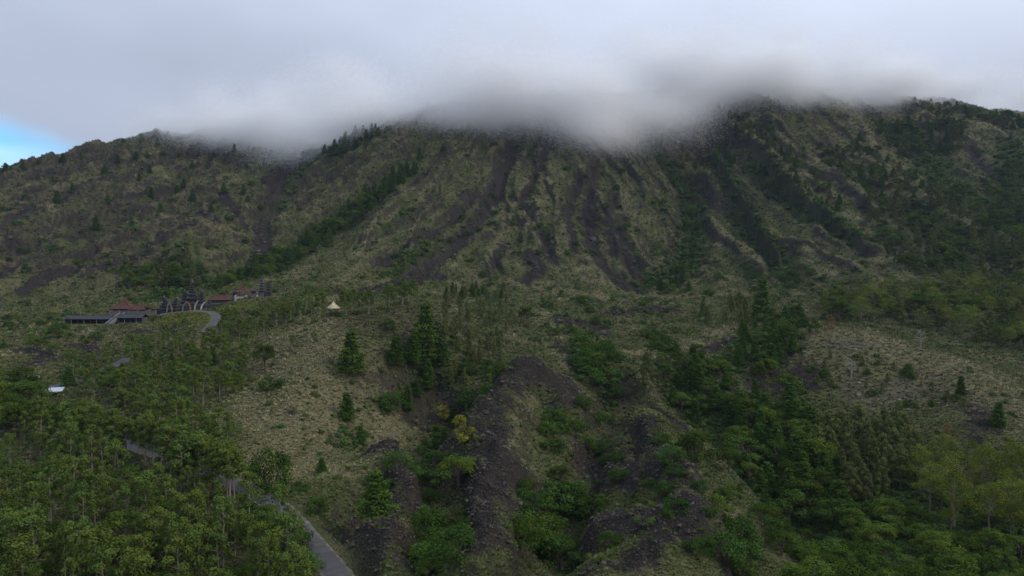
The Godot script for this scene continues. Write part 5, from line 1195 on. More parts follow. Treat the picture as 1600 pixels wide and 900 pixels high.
	["broadleaf", "round tree in the ravine right of the cone", "pines in the right ravine", [132.6, 667.1, 8.1, 137.4, 657.2, 8.5, 151.4, 570.8, 8.7, 130.9, 521.7, 8.8, 162.9, 656.2, 6.7, 157.1, 593.5, 9.7, 149.2, 664.1, 8.3, 151.7, 586.4, 8.7, 133.7, 676.2, 8.8, 163.9, 689.5, 8.5, 125.5, 503.3, 7.6, 119, 486.2, 8.9, 148.2, 633, 6.9, 139.8, 683.3, 7.7, 162.1, 607.9, 8.9, 142.1, 693.6, 7.7, 153.6, 656.2, 9.3, 158.5, 638.7, 8.8, 169.1, 683.3, 7.1, 142.9, 540.8, 7.2], 1.25, 0],
	["casuarina", "grey-green tree in the ravine right of the cone", "pines in the right ravine", [156.4, 616.2, 9.3, 143.6, 657.2, 9.7, 152.5, 644.5, 7.7, 141.3, 648.4, 7.2, 161, 620.8, 6.2, 170.6, 626.4, 9, 156.5, 689.5, 8.6, 123.6, 677.2, 8.8, 173.6, 656.2, 9.4, 157.7, 580.3, 9.6, 163.3, 664.1, 7.9, 169.9, 679.2, 9.2, 155, 695.7, 6.2, 159.4, 658.2, 8.2, 144.3, 668.1, 7, 139.7, 546.5, 6.1, 126.7, 497.3, 9.9, 171.2, 667.1, 9.9, 147, 689.5, 9.2, 148.7, 582.1, 9, 164.1, 627.3, 8.6, 148, 541.6, 7.3, 168.3, 616.2, 8.3], 1.25, 0],
	["casuarina", "scattered dark pine wood on the spurs right of the cone", "pines on the right spurs", [223.9, 570.8, 9.7, 229.7, 665.1, 6.9, 249.2, 615.2, 8.6, 203.7, 662.1, 9.8, 212.5, 616.2, 9.2, 215.6, 682.3, 9.7, 259.3, 581.2, 8.8, 248.9, 532.8, 7.5, 222.3, 622.7, 7.3, 256, 576, 8.9, 233.3, 551.5, 7.4, 242.1, 567.4, 7.4, 215.5, 579.4, 7, 235.3, 636.8, 8.3, 256.8, 555.6, 7.9, 233.8, 618.9, 6.2, 214, 654.2, 8.3, 224.5, 592.6, 6.1, 206.6, 651.3, 7.2, 257, 606.1, 9.5, 256.5, 589.1, 8], 1.25, 1],
	["pine", "scattered dark pine wood on the spurs right of the cone", "pines on the right spurs", [204.8, 607.9, 7.4, 199.6, 639.7, 9.6, 202, 625.5, 9.9, 251.2, 547.4, 6.7, 248.4, 601.6, 9.5, 243.6, 637.8, 6.3, 220.4, 662.1, 7.4, 255.2, 537.6, 9.5, 214.5, 660.1, 8.4, 237.4, 627.3, 9.1, 214.3, 588.2, 6.7, 200.6, 631.1, 7.5, 241.7, 536, 6.8, 234.7, 592.6, 8.3, 234.2, 566.6, 9.6, 243.6, 607, 8.8, 217.6, 601.6, 6.8, 241.2, 617.1, 9.2, 219.7, 595.3, 6.1, 243, 561.5, 7.5, 209.5, 700.9, 7.7, 229.8, 646.4, 6.5, 224.9, 576.8, 8.6, 260.7, 546.5, 8.5, 245.7, 596.2, 8.8, 227.1, 612.5, 7.1, 204.3, 683.3, 9.7, 229.9, 636.8, 9.6], 1.25, 1],
	["broadleaf", "scattered dark pine wood on the spurs right of the cone", "pines on the right spurs", [225.8, 598, 6.1, 218.8, 646.4, 9.7, 220.7, 585.6, 9.2, 243.2, 644.5, 8.2, 229.1, 676.2, 9.1, 225.1, 658.2, 7.3, 248.4, 590, 6.9, 251.4, 570.8, 7.9, 206.4, 677.2, 8.5, 253.6, 564.9, 7.6, 245.6, 552.3, 6.6, 234.1, 658.2, 9.3, 238.5, 668.1, 8.3, 223.2, 606.1, 8, 240.4, 598.9, 8.9, 222.8, 642.6, 7.3, 218.8, 676.2, 9.4, 236.7, 581.2, 6.4, 212.4, 609.7, 7.7, 219.6, 687.4, 8.4, 233.1, 573.4, 7.7, 218.1, 632.1, 6.2, 243.9, 650.3, 9.4, 220, 655.2, 7.1, 259.7, 566.6, 9, 246.8, 540, 6.4], 1.25, 1],
	["casuarina", "dense dark pine stand high on the right ridge", "dark stand on the right ridge", [376.5, 654.2, 9.1, 390.5, 658.2, 8.6, 431.1, 672.1, 9.8, 377.8, 659.2, 10.1, 428.2, 659.2, 9.5, 428.7, 677.2, 8.6, 362.4, 664.1, 7.1, 420.9, 698.8, 10, 432.2, 699.9, 9.8, 430.8, 667.1, 9.6, 373.8, 666.1, 10, 416.9, 704.1, 7.3, 386.9, 692.6, 9.1, 384.6, 670.1, 9.8, 364.7, 647.4, 9.5, 392.8, 653.3, 7.5, 363.1, 641.6, 8.8, 360, 678.2, 8.2, 443.1, 692.6, 7.6, 437.7, 698.8, 8.2, 385.1, 676.2, 8.9], 1.25, 1],
	["pine", "dense dark pine stand high on the right ridge", "dark stand on the right ridge", [430.8, 681.3, 7.5, 421.9, 660.1, 7.2, 390.9, 673.1, 8.2, 385.4, 651.3, 8.1, 425.5, 687.4, 8.5, 368.5, 659.2, 9.1, 406.3, 681.3, 7.2, 381.9, 684.3, 9.6, 439.2, 685.4, 9.4, 437.1, 690.5, 8.4, 414.2, 656.2, 8.4, 369.8, 648.4, 7.2, 416.6, 670.1, 7.8, 400.9, 662.1, 9, 424.1, 672.1, 10.2, 374.7, 681.3, 8.6, 440.3, 675.2, 9.5, 412.6, 677.2, 10.5, 416.2, 686.4, 10.2, 365.8, 681.3, 8.5, 387.7, 686.4, 7.3, 385.1, 662.1, 8.2, 405.6, 705.2, 10.5, 369.6, 653.3, 8.2, 419.2, 664.1, 9.1, 411.9, 662.1, 9.7], 1.25, 1],
	["broadleaf", "dense dark pine stand high on the right ridge", "dark stand on the right ridge", [391.6, 667.1, 8.7, 401.9, 688.4, 9.9, 399.3, 675.2, 7.4, 423.3, 651.3, 9.9, 401.4, 654.2, 8.2, 399.4, 681.3, 10.4, 395.6, 697.8, 8.8, 406, 672.1, 7.7, 361.5, 656.2, 9.2, 445.2, 682.3, 9.1, 369.3, 675.2, 8.1, 443.2, 697.8, 7.8, 424.3, 693.6, 10.5, 358.6, 673.1, 8.8, 383.2, 657.2, 8.6, 376.5, 645.5, 7.8, 395.3, 689.5, 10, 450.5, 692.6, 8.6, 415.4, 693.6, 8.2, 436.6, 681.3, 9.6, 366.2, 667.1, 7.7, 433.1, 694.7, 10.4, 452.6, 688.4, 7], 1.25, 1],
	["casuarina", "thin line of pines along the far right skyline", "pines along the right skyline", [486.2, 700.9, 9.4, 493.6, 694.7, 9.5, 431.2, 724.4, 7.3, 414.7, 733.2, 6.7, 427, 737.6, 6.7, 485.1, 712.6, 9, 466.7, 716.9, 9.5, 458.3, 721.2, 8.1, 488.5, 725.5, 9.7, 435.8, 737.6, 8, 472.8, 709.4, 8.6, 445.7, 720.1, 9.7, 456.3, 728.8, 6.8, 514.7, 702, 6.8, 495.5, 702, 8.5, 446.9, 737.6, 6.6, 442.2, 726.6, 6.6, 495.9, 714.7, 9.6, 440.8, 733.2, 7.1, 475.7, 725.5, 9.2, 411.9, 727.7, 6.8, 499.6, 696.7, 7, 454.6, 713.7, 9, 431, 739.8, 9.2, 503.4, 707.3, 9.9], 1.25, 1],
	["pine", "thin line of pines along the far right skyline", "pines along the right skyline", [491.8, 719, 7.1, 471, 731, 8.9, 509, 692.6, 6.5, 470.9, 718, 9, 502.1, 715.8, 7.9, 468.6, 709.4, 7.5, 500.4, 689.5, 9.8, 452.2, 718, 6.9, 517.6, 705.2, 9.5, 507.8, 686.4, 9.4, 421.9, 739.8, 6.3, 512.9, 695.7, 6.7, 491.5, 714.7, 7.1, 434.9, 732.1, 8], 1.25, 1],
	["broadleaf", "thin line of pines along the far right skyline", "pines along the right skyline", [502.9, 700.9, 7.1, 454.1, 736.5, 6.3, 462.4, 735.4, 8.9, 524, 710.5, 7.2, 477.6, 718, 7.6, 508.9, 708.3, 9.2, 479.1, 706.2, 7.3, 480.1, 724.4, 7.6, 415.2, 724.4, 8.1, 440.8, 714.7, 6.5, 425.4, 728.8, 8.9, 438.9, 722.3, 8.2, 466, 726.6, 6.8, 493.2, 707.3, 9.2, 448.7, 713.7, 9, 483.7, 705.2, 9.5, 512.7, 714.7, 9.1, 418.5, 729.9, 8, 441.5, 737.6, 8.4, 419.9, 720.1, 6.3, 515.1, 711.5, 8.2], 1.25, 1],
	["casuarina", "dark pine belt below the right ridge", "belt below the right ridge", [304.7, 576.8, 9.1, 324.2, 616.2, 7.7, 320.9, 560.6, 6.4, 328.2, 582.9, 9.5, 322.6, 608.8, 7.3, 299.5, 634.9, 8.2, 307.9, 604.3, 6.7, 310.4, 541.6, 6.1, 314, 619.9, 7.5, 318.9, 554, 8.9, 296.2, 622.7, 6.4, 305.5, 541.6, 8.9, 318.2, 570, 8.9, 286.3, 611.6, 9.5, 289.9, 570, 6.7, 320.6, 642.6, 8.9, 276.3, 592.6, 9.6, 335.2, 549.8, 8.8, 284.1, 587.3, 6.7, 336.9, 554, 7.5, 321.4, 602.5, 7.7, 308.2, 622.7, 6.8, 293.3, 606.1, 9.5], 1.25, 1],
	["pine", "dark pine belt below the right ridge", "belt below the right ridge", [303.2, 598, 8.8, 289.9, 633, 6.1, 322.1, 622.7, 6.3, 321.1, 578.6, 8.8, 285.8, 576.8, 6.8, 312.2, 574.3, 8.7, 329.4, 553.1, 7.3, 317.2, 541.6, 7, 289.4, 602.5, 6, 319.6, 637.8, 9.2, 304.4, 565.7, 9.9, 276.5, 606.1, 8.7, 316.6, 631.1, 9.1, 299.1, 555.6, 6.1, 305.7, 582.9, 6.2, 294.3, 582.1, 6.1, 293.4, 630.2, 6.3, 301.5, 627.3, 8.3, 334.5, 559, 6.1, 306, 546.5, 7.5, 292.2, 612.5, 8.6, 298.7, 589.1, 9.9, 309.1, 590.8, 8.1, 335.3, 571.7, 9, 327.1, 648.4, 8.5, 320.8, 594.4, 7.6, 329, 602.5, 6.8], 1.25, 1],
	["broadleaf", "dark pine belt below the right ridge", "belt below the right ridge", [282.9, 617.1, 6.9, 308.6, 560.6, 6.4, 301.5, 605.2, 8.9, 311.2, 553.1, 8.5, 313.1, 526.4, 6.6, 291.7, 563.2, 6.2, 289.6, 618, 6.7, 327.4, 563.2, 9.2, 290.7, 596.2, 7.6, 331.5, 625.5, 8.4, 283.6, 633, 9, 301.1, 571.7, 9.7, 284.1, 623.6, 9.3, 314.3, 532.8, 8.2, 274.8, 598.9, 9.6, 289.2, 626.4, 9, 313.7, 596.2, 9.7, 307.5, 629.2, 8.2, 312.9, 582.1, 8.9, 295.3, 573.4, 8.9, 326.1, 632.1, 8.3, 315.4, 560.6, 7.6, 283.9, 598.9, 8.8, 321.1, 549, 7.8, 333.9, 577.7, 9.6], 1.25, 1],
	["broadleaf", "mixed green forest covering the right mountain slope", "forest on the right slope", [290.7, 464.2, 11, 300.9, 491.4, 10.9, 303.5, 433.2, 10.9, 289.3, 421.1, 7.3, 302.3, 504.8, 7.9, 368.7, 495.1, 7.4, 331.5, 528.8, 11, 298.6, 455.9, 7.6, 281.2, 439.1, 10.4, 302, 516.3, 9.3, 262, 455.2, 7.8, 373.3, 559, 8.6, 280.7, 521.7, 8.5, 293.3, 498, 11.5, 289, 534.4, 10.9, 314, 481.2, 9.6, 274.6, 485.5, 9.8, 350.7, 518.6, 9.2, 305.8, 423, 7.9, 343.9, 480.4, 7.3, 309, 514, 8.3, 263.5, 426.8, 11.4, 343.9, 532, 9.4, 273.2, 497.3, 11.4, 337.5, 482.6, 12, 303.1, 406.2, 8.7, 344.5, 470.5, 10.3, 377.1, 506.3, 9.1, 277, 446.4, 7.1, 394.5, 571.7, 9.4, 381.5, 536.8, 8.5, 258.3, 437.1, 10.6, 353, 504, 8.8, 306.6, 508.6, 8.1, 388.9, 549, 8.9, 331.2, 444.4, 10, 314.9, 491.4, 7.9, 380.6, 514.7, 8.4, 430.9, 585.6, 9.8, 357.5, 495.8, 9.5, 273.3, 464.2, 8.6, 365.8, 524.9, 10.7, 249.6, 440.4, 7.4, 329, 478.3, 8, 450, 613.4, 9.9, 268.9, 445.1, 8.8, 326.4, 533.6, 7.7, 384.2, 522.5, 9.6, 304.7, 481.2, 11.2, 289.1, 449.1, 11.4, 246.6, 428.1, 11.8, 258.2, 477.6, 11.8, 365.1, 559.8, 10.3, 332.3, 487.7, 10, 413.2, 592.6, 9.6, 297.2, 419.2, 7.1, 342.9, 489.9, 9, 356.9, 509.4, 11.4, 380, 573.4, 10.7, 343.4, 538.4, 9.1, 407.5, 570.8, 8, 436.4, 596.2, 7.2, 342.4, 501.8, 10.5, 421.2, 588.2, 8.3, 286, 443.8, 9.7, 267, 479.7, 11.5, 317.6, 511.7, 10.5, 433, 601.6, 9.2, 316.4, 432.6, 9.1, 421.8, 597.1, 11.8, 353.6, 532, 11.6, 359.7, 482.6, 10.5, 394.5, 557.3, 10.3, 281.4, 426.8, 11.7, 274.1, 507.1, 8.7, 366.2, 534.4, 9.5, 296.8, 487.7, 10.2, 402.1, 584.7, 7.2, 307.7, 471.9, 10.9, 436.6, 586.4, 9.1, 365.4, 504, 8.4, 304.3, 453.8, 11.6, 296.1, 408, 8.7, 268.4, 493.6, 11.2, 396.5, 565.7, 9, 358.1, 556.5, 10.7, 303.3, 495.8, 11.1, 278.1, 492.1, 8.7, 400.2, 541.6, 9.6, 334.9, 464.9, 11.6], 1.15, 1],
	["casuarina", "mixed green forest covering the right mountain slope", "forest on the right slope", [318.7, 443.8, 9.7, 284.7, 481.2, 10.9, 316.5, 498, 11.1, 306.2, 412.9, 9.2, 298.3, 524.9, 10.6, 331.2, 514.7, 8.4, 292.5, 439.1, 8.4, 357.4, 540, 9.2, 273.3, 474, 10.4, 437.9, 607, 10.8, 278.8, 479.7, 8.8, 338.6, 513.2, 11.8, 392.6, 538.4, 9.6, 450, 607, 9.9, 287.1, 426.8, 7.7, 306.1, 443.1, 11.2, 257.2, 445.1, 9.5, 401.7, 567.4, 7.4, 321.7, 479, 9.7, 347.2, 505.6, 10.6, 323.8, 461.4, 8.7, 429.4, 596.2, 8.9, 302.3, 536.8, 10.8, 356.3, 514.7, 9.8, 294, 427.4, 10.1, 298.3, 471.2, 8.8, 406.4, 549, 7.8, 374.7, 531.2, 10, 348.7, 550.7, 8.8, 285, 460.7, 11.4, 307, 532, 9.5, 296.3, 479, 11.5, 282.6, 498, 9.2, 341.3, 458.6, 10.6, 274.4, 514.7, 11.9, 276.8, 453.8, 11.8, 286, 510.1, 7.8, 307.6, 490.6, 10.6, 254.9, 462.1, 8, 311.8, 501.8, 9.6, 314.6, 428.1, 9.4, 281.3, 406.8, 9.9, 373.4, 514, 11.9, 321.6, 525.6, 9.9, 281.9, 473.3, 7.1, 288.8, 518.6, 8.9, 287.5, 502.5, 7.2, 281, 416.7, 9.4, 313.2, 462.8, 9.9, 340.8, 544.9, 11.3, 426.3, 575.1, 8.2, 334.2, 453.8, 11.6, 266.8, 468.4, 9.8, 277.3, 532.8, 9.6, 323.1, 451.1, 11.9, 353.8, 486.2, 8.7, 320.9, 488.4, 7.1, 329.3, 502.5, 10.1, 352.1, 476.1, 7.3, 297.5, 462.8, 8.9, 274.5, 522.5, 9.9, 325.8, 522.5, 10.3, 280.9, 536, 11.2, 415.9, 579.4, 9.1, 317.4, 455.9, 8.4, 392, 531.2, 9.9, 317, 470.5, 9.7, 336.7, 524.1, 10.4, 269.9, 431.3, 11.7, 299.8, 510.1, 7, 296, 449.1, 9.6, 361.1, 549.8, 10.1, 396, 551.5, 7.3, 289.9, 525.6, 10.5, 271.8, 417.9, 10, 269.3, 487, 11.3, 326.3, 484.1, 10.6, 328.5, 469.1, 9.6, 268.1, 457.3, 9.8, 263.1, 443.1, 10.6, 412.7, 564.9, 11.2, 266.3, 510.9, 9.4, 288.7, 488.4, 10.5, 367.6, 541.6, 7, 262.9, 418.6, 7.9, 410.6, 582.9, 9, 371.9, 523.3, 11, 333.6, 507.1, 9.1, 324.8, 435.2, 9, 327.8, 454.5, 7.8, 288.6, 473.3, 11.7, 373.7, 500.3, 11.9, 328.5, 542.5, 7.3, 348.7, 528, 11, 358.2, 520.9, 9.7, 284.5, 466.3, 11.3, 311.2, 441.8, 9.4, 321.7, 501.8, 8, 335.7, 541.6, 11, 255.6, 426.2, 11.7], 1.15, 1],
	["shrub", "shrub on the stony plateau below the cone", "shrubs on the stony plateau", [44.4, 262.2, 1.3, 35.3, 369, 2.6, 69.6, 310.6, 2.5, 90.1, 331.3, 2.8, 51.3, 312.5, 2.3, 97.7, 350.7, 1.4, 52.1, 258.3, 1.9, 22.3, 404.4, 1.3, 86.4, 363.5, 2.5, 61, 299.2, 2.4, 85.7, 414.8, 1.4, 51.2, 270.2, 2.5, 31.3, 321, 2.3, 116.9, 455.9, 1.7, 63.4, 280.9, 2.5, 103.2, 379.1, 2.2, 19.8, 345, 2.6, 101.7, 325.4, 2, 41.8, 330.3, 2, 44.8, 236.4, 1.2, 132.4, 429.4, 1.2, 77.3, 295.6, 1.3, 23.9, 423, 1.8, 59.8, 311.5, 2.5, 90.6, 433.9, 2, 79, 315.8, 2.4, 13, 309.2, 1.8, 19.1, 245.8, 2.7, 115.4, 375.2, 1.7, 40.1, 394.2, 1.4, 21.9, 349.1, 1.8, 15.4, 283.5, 2.4, 8.3, 335.8, 1.8, 32.1, 281.8, 2.6, 57.1, 329.3, 1.8, 22.5, 271.8, 1.6, 123.7, 379.7, 1.4, 87.6, 307.4, 2.7, 71.3, 349.1, 2.7, 95.7, 397.2, 1.7, 54.8, 362.5, 1.6, 101.6, 354.4, 2.1, 58.5, 398.4, 2, 50.5, 250.3, 2.4, 95, 372.9, 1.3, 109.2, 402.6, 1.8, 49.6, 373.5, 1.7, 48.5, 238.2, 1.2, 83.4, 321.5, 1.4, 15.5, 412.3, 2.3, 93.4, 299.2, 1.2, 122.3, 446.4, 2.2, 48.8, 390.7, 1.4, 65.2, 254.9, 1.9, 22.4, 250.7, 2.8, 71.3, 399, 1.6, 94.8, 291.2, 2.5, 19.5, 262.2, 1.5, 69.3, 382, 2.7, 18.5, 321.5, 1.9], 1.2, 0],
	["shrub", "shrub on the apron right of the cone", "shrubs on the right apron", [219.6, 469.8, 2.8, 162.1, 408.6, 2.6, 198.1, 428.7, 2.6, 190.2, 421.7, 2.5, 181.5, 391.3, 2, 190, 492.8, 1.8, 191.1, 439.1, 1.5, 178.3, 494.3, 1.6, 206.2, 393.6, 2.6, 231.2, 462.8, 1.7, 167.2, 487.7, 2.2, 178.9, 445.8, 2.1, 228.5, 407.4, 2.9, 160.7, 380.8, 2.9, 224.8, 433.9, 1.9, 160.8, 496.5, 2.1, 150.4, 428.7, 2.5, 152.5, 453.8, 2.7, 155.5, 459.3, 1.7, 172.4, 493.6, 1.9, 196.3, 484.1, 1.7, 220.5, 400.1, 2, 133.5, 419.8, 2.5, 142.1, 430, 1.8, 207.5, 485.5, 3, 157.6, 509.4, 2.7, 131.1, 474.7, 1.7, 175.5, 474, 1.5, 142.9, 379.1, 1.8, 148.8, 514, 2.5, 153.6, 463.5, 1.6, 155.4, 428.7, 2.7, 124.1, 406.8, 1.6, 165.9, 431.3, 2.6, 202.3, 491.4, 1.5, 202.7, 412.3, 1.8, 202.1, 456.6, 2.4, 185.2, 495.8, 1.9, 185.4, 391.8, 3.2, 174.8, 440.4, 1.5, 183.1, 456.6, 2.4, 168.6, 469.8, 2.8, 217.8, 416.7, 1.9, 223.2, 455.2, 2.9, 214.9, 486.2, 3.1, 121.1, 396.6, 3.1, 215, 445.8, 2.2, 151.7, 389.5, 3, 206.9, 424.9, 1.9, 183.2, 474, 3.2], 1.2, 0],
	["shrub", "shrub on the rough ground behind the grass hill", "shrubs behind the grass hill", [-61.3, 391.3, 1.9, -89.4, 363.5, 2.5, -79.9, 421.7, 1.7, -98.3, 378.6, 2.6, -101.7, 396, 1.6, -52.1, 432.6, 2.6, -62.9, 437.1, 2.6, -109, 377.4, 2.3, -94.4, 407.4, 2.1, -17.9, 460, 1.7, -42.5, 437.8, 2.9, -40.7, 423, 1.9, -75.8, 393.6, 2.7, -65.8, 371.3, 2.6, -119.8, 353.9, 2.3, -76.3, 371.3, 2, -61.1, 428.7, 2.2, -86.4, 357.6, 2.6, -88.2, 397.8, 2.2, -109.2, 367.4, 2.3, -101.7, 361.9, 2, -58.1, 444.4, 2.7, -75.2, 386, 2.7, -66.2, 396.6, 1.9, -45.8, 446.4, 1.7, -117.9, 375.2, 1.5, -100.5, 353.9, 2.4, -52.5, 407.4, 2.9, -88.6, 381.4, 2, -55.6, 439.8, 2.4, -70.2, 441.1, 2.2, -86.6, 427.4, 1.7, -66.4, 384.9, 3, -90.3, 413.6, 2, -95.6, 383.7, 2.3, -57.4, 406.2, 2.1, -111.8, 339.8, 1.6, -74.5, 405, 2.8, -72.1, 416.1, 2.5, -96.2, 348.1, 3, -42.6, 430.6, 2.7, -70.8, 426.8, 2.4, -11.5, 460, 3, -79.8, 402.6, 1.5, -35, 445.1, 2.7], 1.2, 0],
	["shrub", "shrub on the broken lava flow", "shrubs on the broken lava", [11.7, 127.5, 2.2, 25.5, 126.2, 1.4, 16, 94.8, 1, 12.1, 98.5, 1.9, 28.3, 146.8, 1, 47.1, 165.2, 2.2, 21, 97.8, 1.1, 44.6, 160.5, 1.4, 29.2, 142.5, 1.1, 23.5, 98.5, 1, 7.6, 92.2, 1.8, 33.2, 203.5, 1.6, 20, 100.8, 1.5, 27.1, 163, 1.3, 12.8, 123.2, 1.7, 24.5, 186.6, 1.7, 18.3, 131.5, 1, 12.2, 93, 1.1, 23, 129.8, 1.4, 25.4, 121.5, 1.1, 27.3, 186.9, 1.1, 43.9, 173.1, 2.1, 39.4, 143, 1.3, 30.5, 199.3, 1.3, 19.7, 113, 1, 13.1, 139.5, 1.9, 14.6, 133.5, 1.8, 19.5, 171.1, 1.9, 41.3, 153, 2.1, 22.8, 126.2, 1.9, 36.6, 200.2, 2, 33.3, 164.5, 1.8, 29.3, 156.2, 1, 22.7, 114.5, 1.7, 35.9, 167.3, 1.2, 33.3, 111.5, 1.9, 28.7, 102.5, 1.4, 31.5, 115.2, 1.3, 40.2, 165.5, 2.1, 44.2, 148.8, 2.1, 20.9, 107, 2.1, 11.9, 112.2, 2.1, 26.1, 202.6, 0.9, 42.2, 197.2, 0.9, 26.2, 173.1, 1.5, 36.3, 164, 2, 45.6, 187.1, 2, 23.4, 146.8, 1.3, 14.3, 100.2, 1.3, 34.6, 131.8, 1.5, 25.3, 107, 2.1, 33.9, 168.5, 0.9, 26.1, 155.2, 2.2, 30.1, 119.8, 1.9, 34.1, 160, 1.4], 1.2, 0],
	["shrub", "shrub on the left lava bank", "shrubs on the left lava bank", [-20.7, 145, 2, -26.1, 130.2, 1.9, -21.2, 126, 1.2, -20.2, 142.8, 1.7, -12, 125.2, 1.1, -22.3, 143.5, 1.6, -28.4, 124.2, 1.8, -18.9, 96.8, 1.5, -6.8, 155.8, 1.3, -29.6, 140.2, 1.2, -18, 130, 1.4, -16, 187.7, 0.9, -12.4, 159.8, 1.1, -7.5, 148.5, 1.8, -10.5, 149.2, 1.4, -9.9, 131.5, 1.1, -25.5, 110.2, 1.4, -9.1, 123.2, 1.5, -20.9, 132.5, 0.9, -19.4, 121.8, 1.1, -25.9, 139.2, 1, -24.3, 126.2, 1.8, -16, 92, 0.9, -7.6, 91, 1.7, -24.5, 168.5, 0.8, -12.6, 137.2, 1.5, -7.2, 108.2, 1.2, -13.1, 164.5, 1, -24.5, 121.8, 1.9, -22.5, 112.5, 1.8, -28.4, 133.2, 0.9, -22.2, 180.8, 1.5, -14.6, 157, 1.4, -25.4, 176.8, 1.3, -10.3, 95.5, 1.5, -18.3, 115.2, 1.3, -11.1, 121.8, 1.1, -21.6, 103.5, 1.2, -30.9, 167.8, 1.3, -15, 141, 1.5], 1.2, 0],
	["shrub", "shrub on the open grass hill", "shrubs on the open grass hill", [-54, 179.2, 1.2, -64.2, 197.5, 1.2, -47.9, 153.8, 1.5, -43.1, 214.8, 1, -55.2, 207.9, 1.1, -40.4, 189.1, 1.1, -61.3, 190.3, 1.5, -48.3, 160.8, 1.5, -45.3, 210, 1.1, -44.9, 164.5, 1.5, -51.7, 173.4, 1.1, -58.4, 160.5, 0.6, -53.1, 200.8, 1.3, -42.2, 154.2, 0.8, -44.4, 203.2, 0.9, -57.8, 183, 1.2, -53.2, 205.1, 0.7, -55.6, 188.6, 0.7, -36.4, 154.5, 1.3, -56.2, 174.9, 1.3, -50.1, 164, 0.8, -61.5, 174.4, 0.7, -61.4, 181.9, 0.8, -44.3, 192.3, 0.8, -68, 211.3, 1.4, -49.4, 167.8, 0.7], 1.2, 0],
]


const ORDER := ["first", "second", "third", "fourth", "fifth", "sixth", "seventh", "eighth", "ninth", "tenth", "eleventh", "twelfth", "thirteenth", "fourteenth", "fifteenth", "sixteenth", "seventeenth", "eighteenth", "nineteenth", "twentieth"]


func singled(p: Array) -> PackedStringArray:
	# what tells each plant of a stand from the others: the part of the stand it is in and its turn there
	var n := p.size() / 3
	var out := PackedStringArray()
	out.resize(n)
	if n == 1:
		return out
	var far := range(n)
	far.sort_custom(func(a, b): return p[a * 3 + 1] < p[b * 3 + 1])
	var rows := 1 if n <= 9 else 2 if n <= 24 else 3 if n <= 60 else 5
	var names: Array = {1: [""], 2: [" front", " back"], 3: [" front", " middle", " back"], 5: [" frontmost", " front", " middle", " back", " rearmost"]}[rows]
	for k in rows:
		var row := far.slice(ceili(k * n / float(rows)), ceili((k + 1) * n / float(rows)))
		row.sort_custom(func(a, b): return p[a * 3] / p[a * 3 + 1] < p[b * 3] / p[b * 3 + 1])
		var cols := 1 if row.size() <= 12 else 2 if row.size() <= 30 else 3
		var sides: Array = {1: [""], 2: [" left", " right"], 3: [" left", " centre", " right"]}[cols]
		for c in cols:
			var some := row.slice(ceili(c * row.size() / float(cols)), ceili((c + 1) * row.size() / float(cols)))
			for m in some.size():
				var where: String = names[k] + sides[c]
				out[some[m]] = "," + (where + " part," if where else "") + " %s from left" % ORDER[m]
	return out


func build_plants() -> void:
	leaf_mat = leaf_material()
	bark_mat = bark_material()
	var woods := {}
	for g in PLANTS:
		# kind, label, group, then east, ahead, height of each; a far wood that reads as one mass is one object
		var p: Array = g[3]
		if g[5]:
			for k in range(0, p.size(), 3):
				far_tree(woods, g, p[k], p[k + 1], p[k + 2])
			continue
		var which := singled(p)
		for k in range(0, p.size(), 3):
			plant(g[0], p[k], p[k + 1], p[k + 2], g[1] + which[k / 3], g[2], rng.randf_range(0.8, 1.25) * g[4])
	close_woods(woods)
	for key in sources:
		sources[key].free()


func far_tree(woods: Dictionary, g: Array, x: float, d: float, h: float) -> void:
	if not woods.has(g[1]):
		var o := Node3D.new()
		o.name = numbered("far_wood")
		tag(o, g[1], "wood")
		o.set_meta("kind", "stuff")
		add_child(o)
		woods[g[1]] = [o, {}]
	var variant := rng.randi() % 3
	var sets: Dictionary = woods[g[1]][1]
	var key := "%s%d" % [g[0], variant]
	if not sets.has(key):
		sets[key] = []
	var k: float = h / NOMINAL[g[0]]
	var w: float = k * g[4] * rng.randf_range(0.85, 1.15)
	sets[key].append(Transform3D(Basis.from_euler(Vector3(0, rng.randf() * TAU, 0)).scaled(Vector3(w, k, w)), Vector3(x, land(x, d) - 0.2, -d)))


func close_woods(woods: Dictionary) -> void:
	for label in woods:
		var sets: Dictionary = woods[label][1]
		for key in sets:
			var m := model(key.left(-1), int(key.right(1)), NOMINAL[key.left(-1)])
			for q in 2:
				var mm := MultiMesh.new()
				mm.transform_format = MultiMesh.TRANSFORM_3D
				mm.mesh = m[q]
				mm.instance_count = sets[key].size()
				for k in sets[key].size():
					mm.set_instance_transform(k, sets[key][k])
				var o := MultiMeshInstance3D.new()
				o.name = "trunks" if q == 0 else "crowns"
				o.multimesh = mm
				o.material_override = bark_mat if q == 0 else leaf_mat
				o.set_meta("kind", "stuff")
				woods[label][0].add_child(o, true)


# ---------------------------------------------------------------- ground cover
func scatter(called: String, label: String, mesh: Mesh, m: Material, where: Array[Transform3D], tints: PackedColorArray) -> void:
	var mm := MultiMesh.new()
	mm.transform_format = MultiMesh.TRANSFORM_3D
	mm.use_colors = true
	mm.mesh = mesh
	mm.instance_count = where.size()
	for k in where.size():
		mm.set_instance_transform(k, where[k])
		mm.set_instance_color(k, tints[k])
	var o := MultiMeshInstance3D.new()
	o.name = called
	o.multimesh = mm
	o.material_override = m
	o.set_meta("kind", "stuff")
	o.set_meta("label", label)
	o.set_meta("category", called.get_slice("_", 0))
	add_child(o)


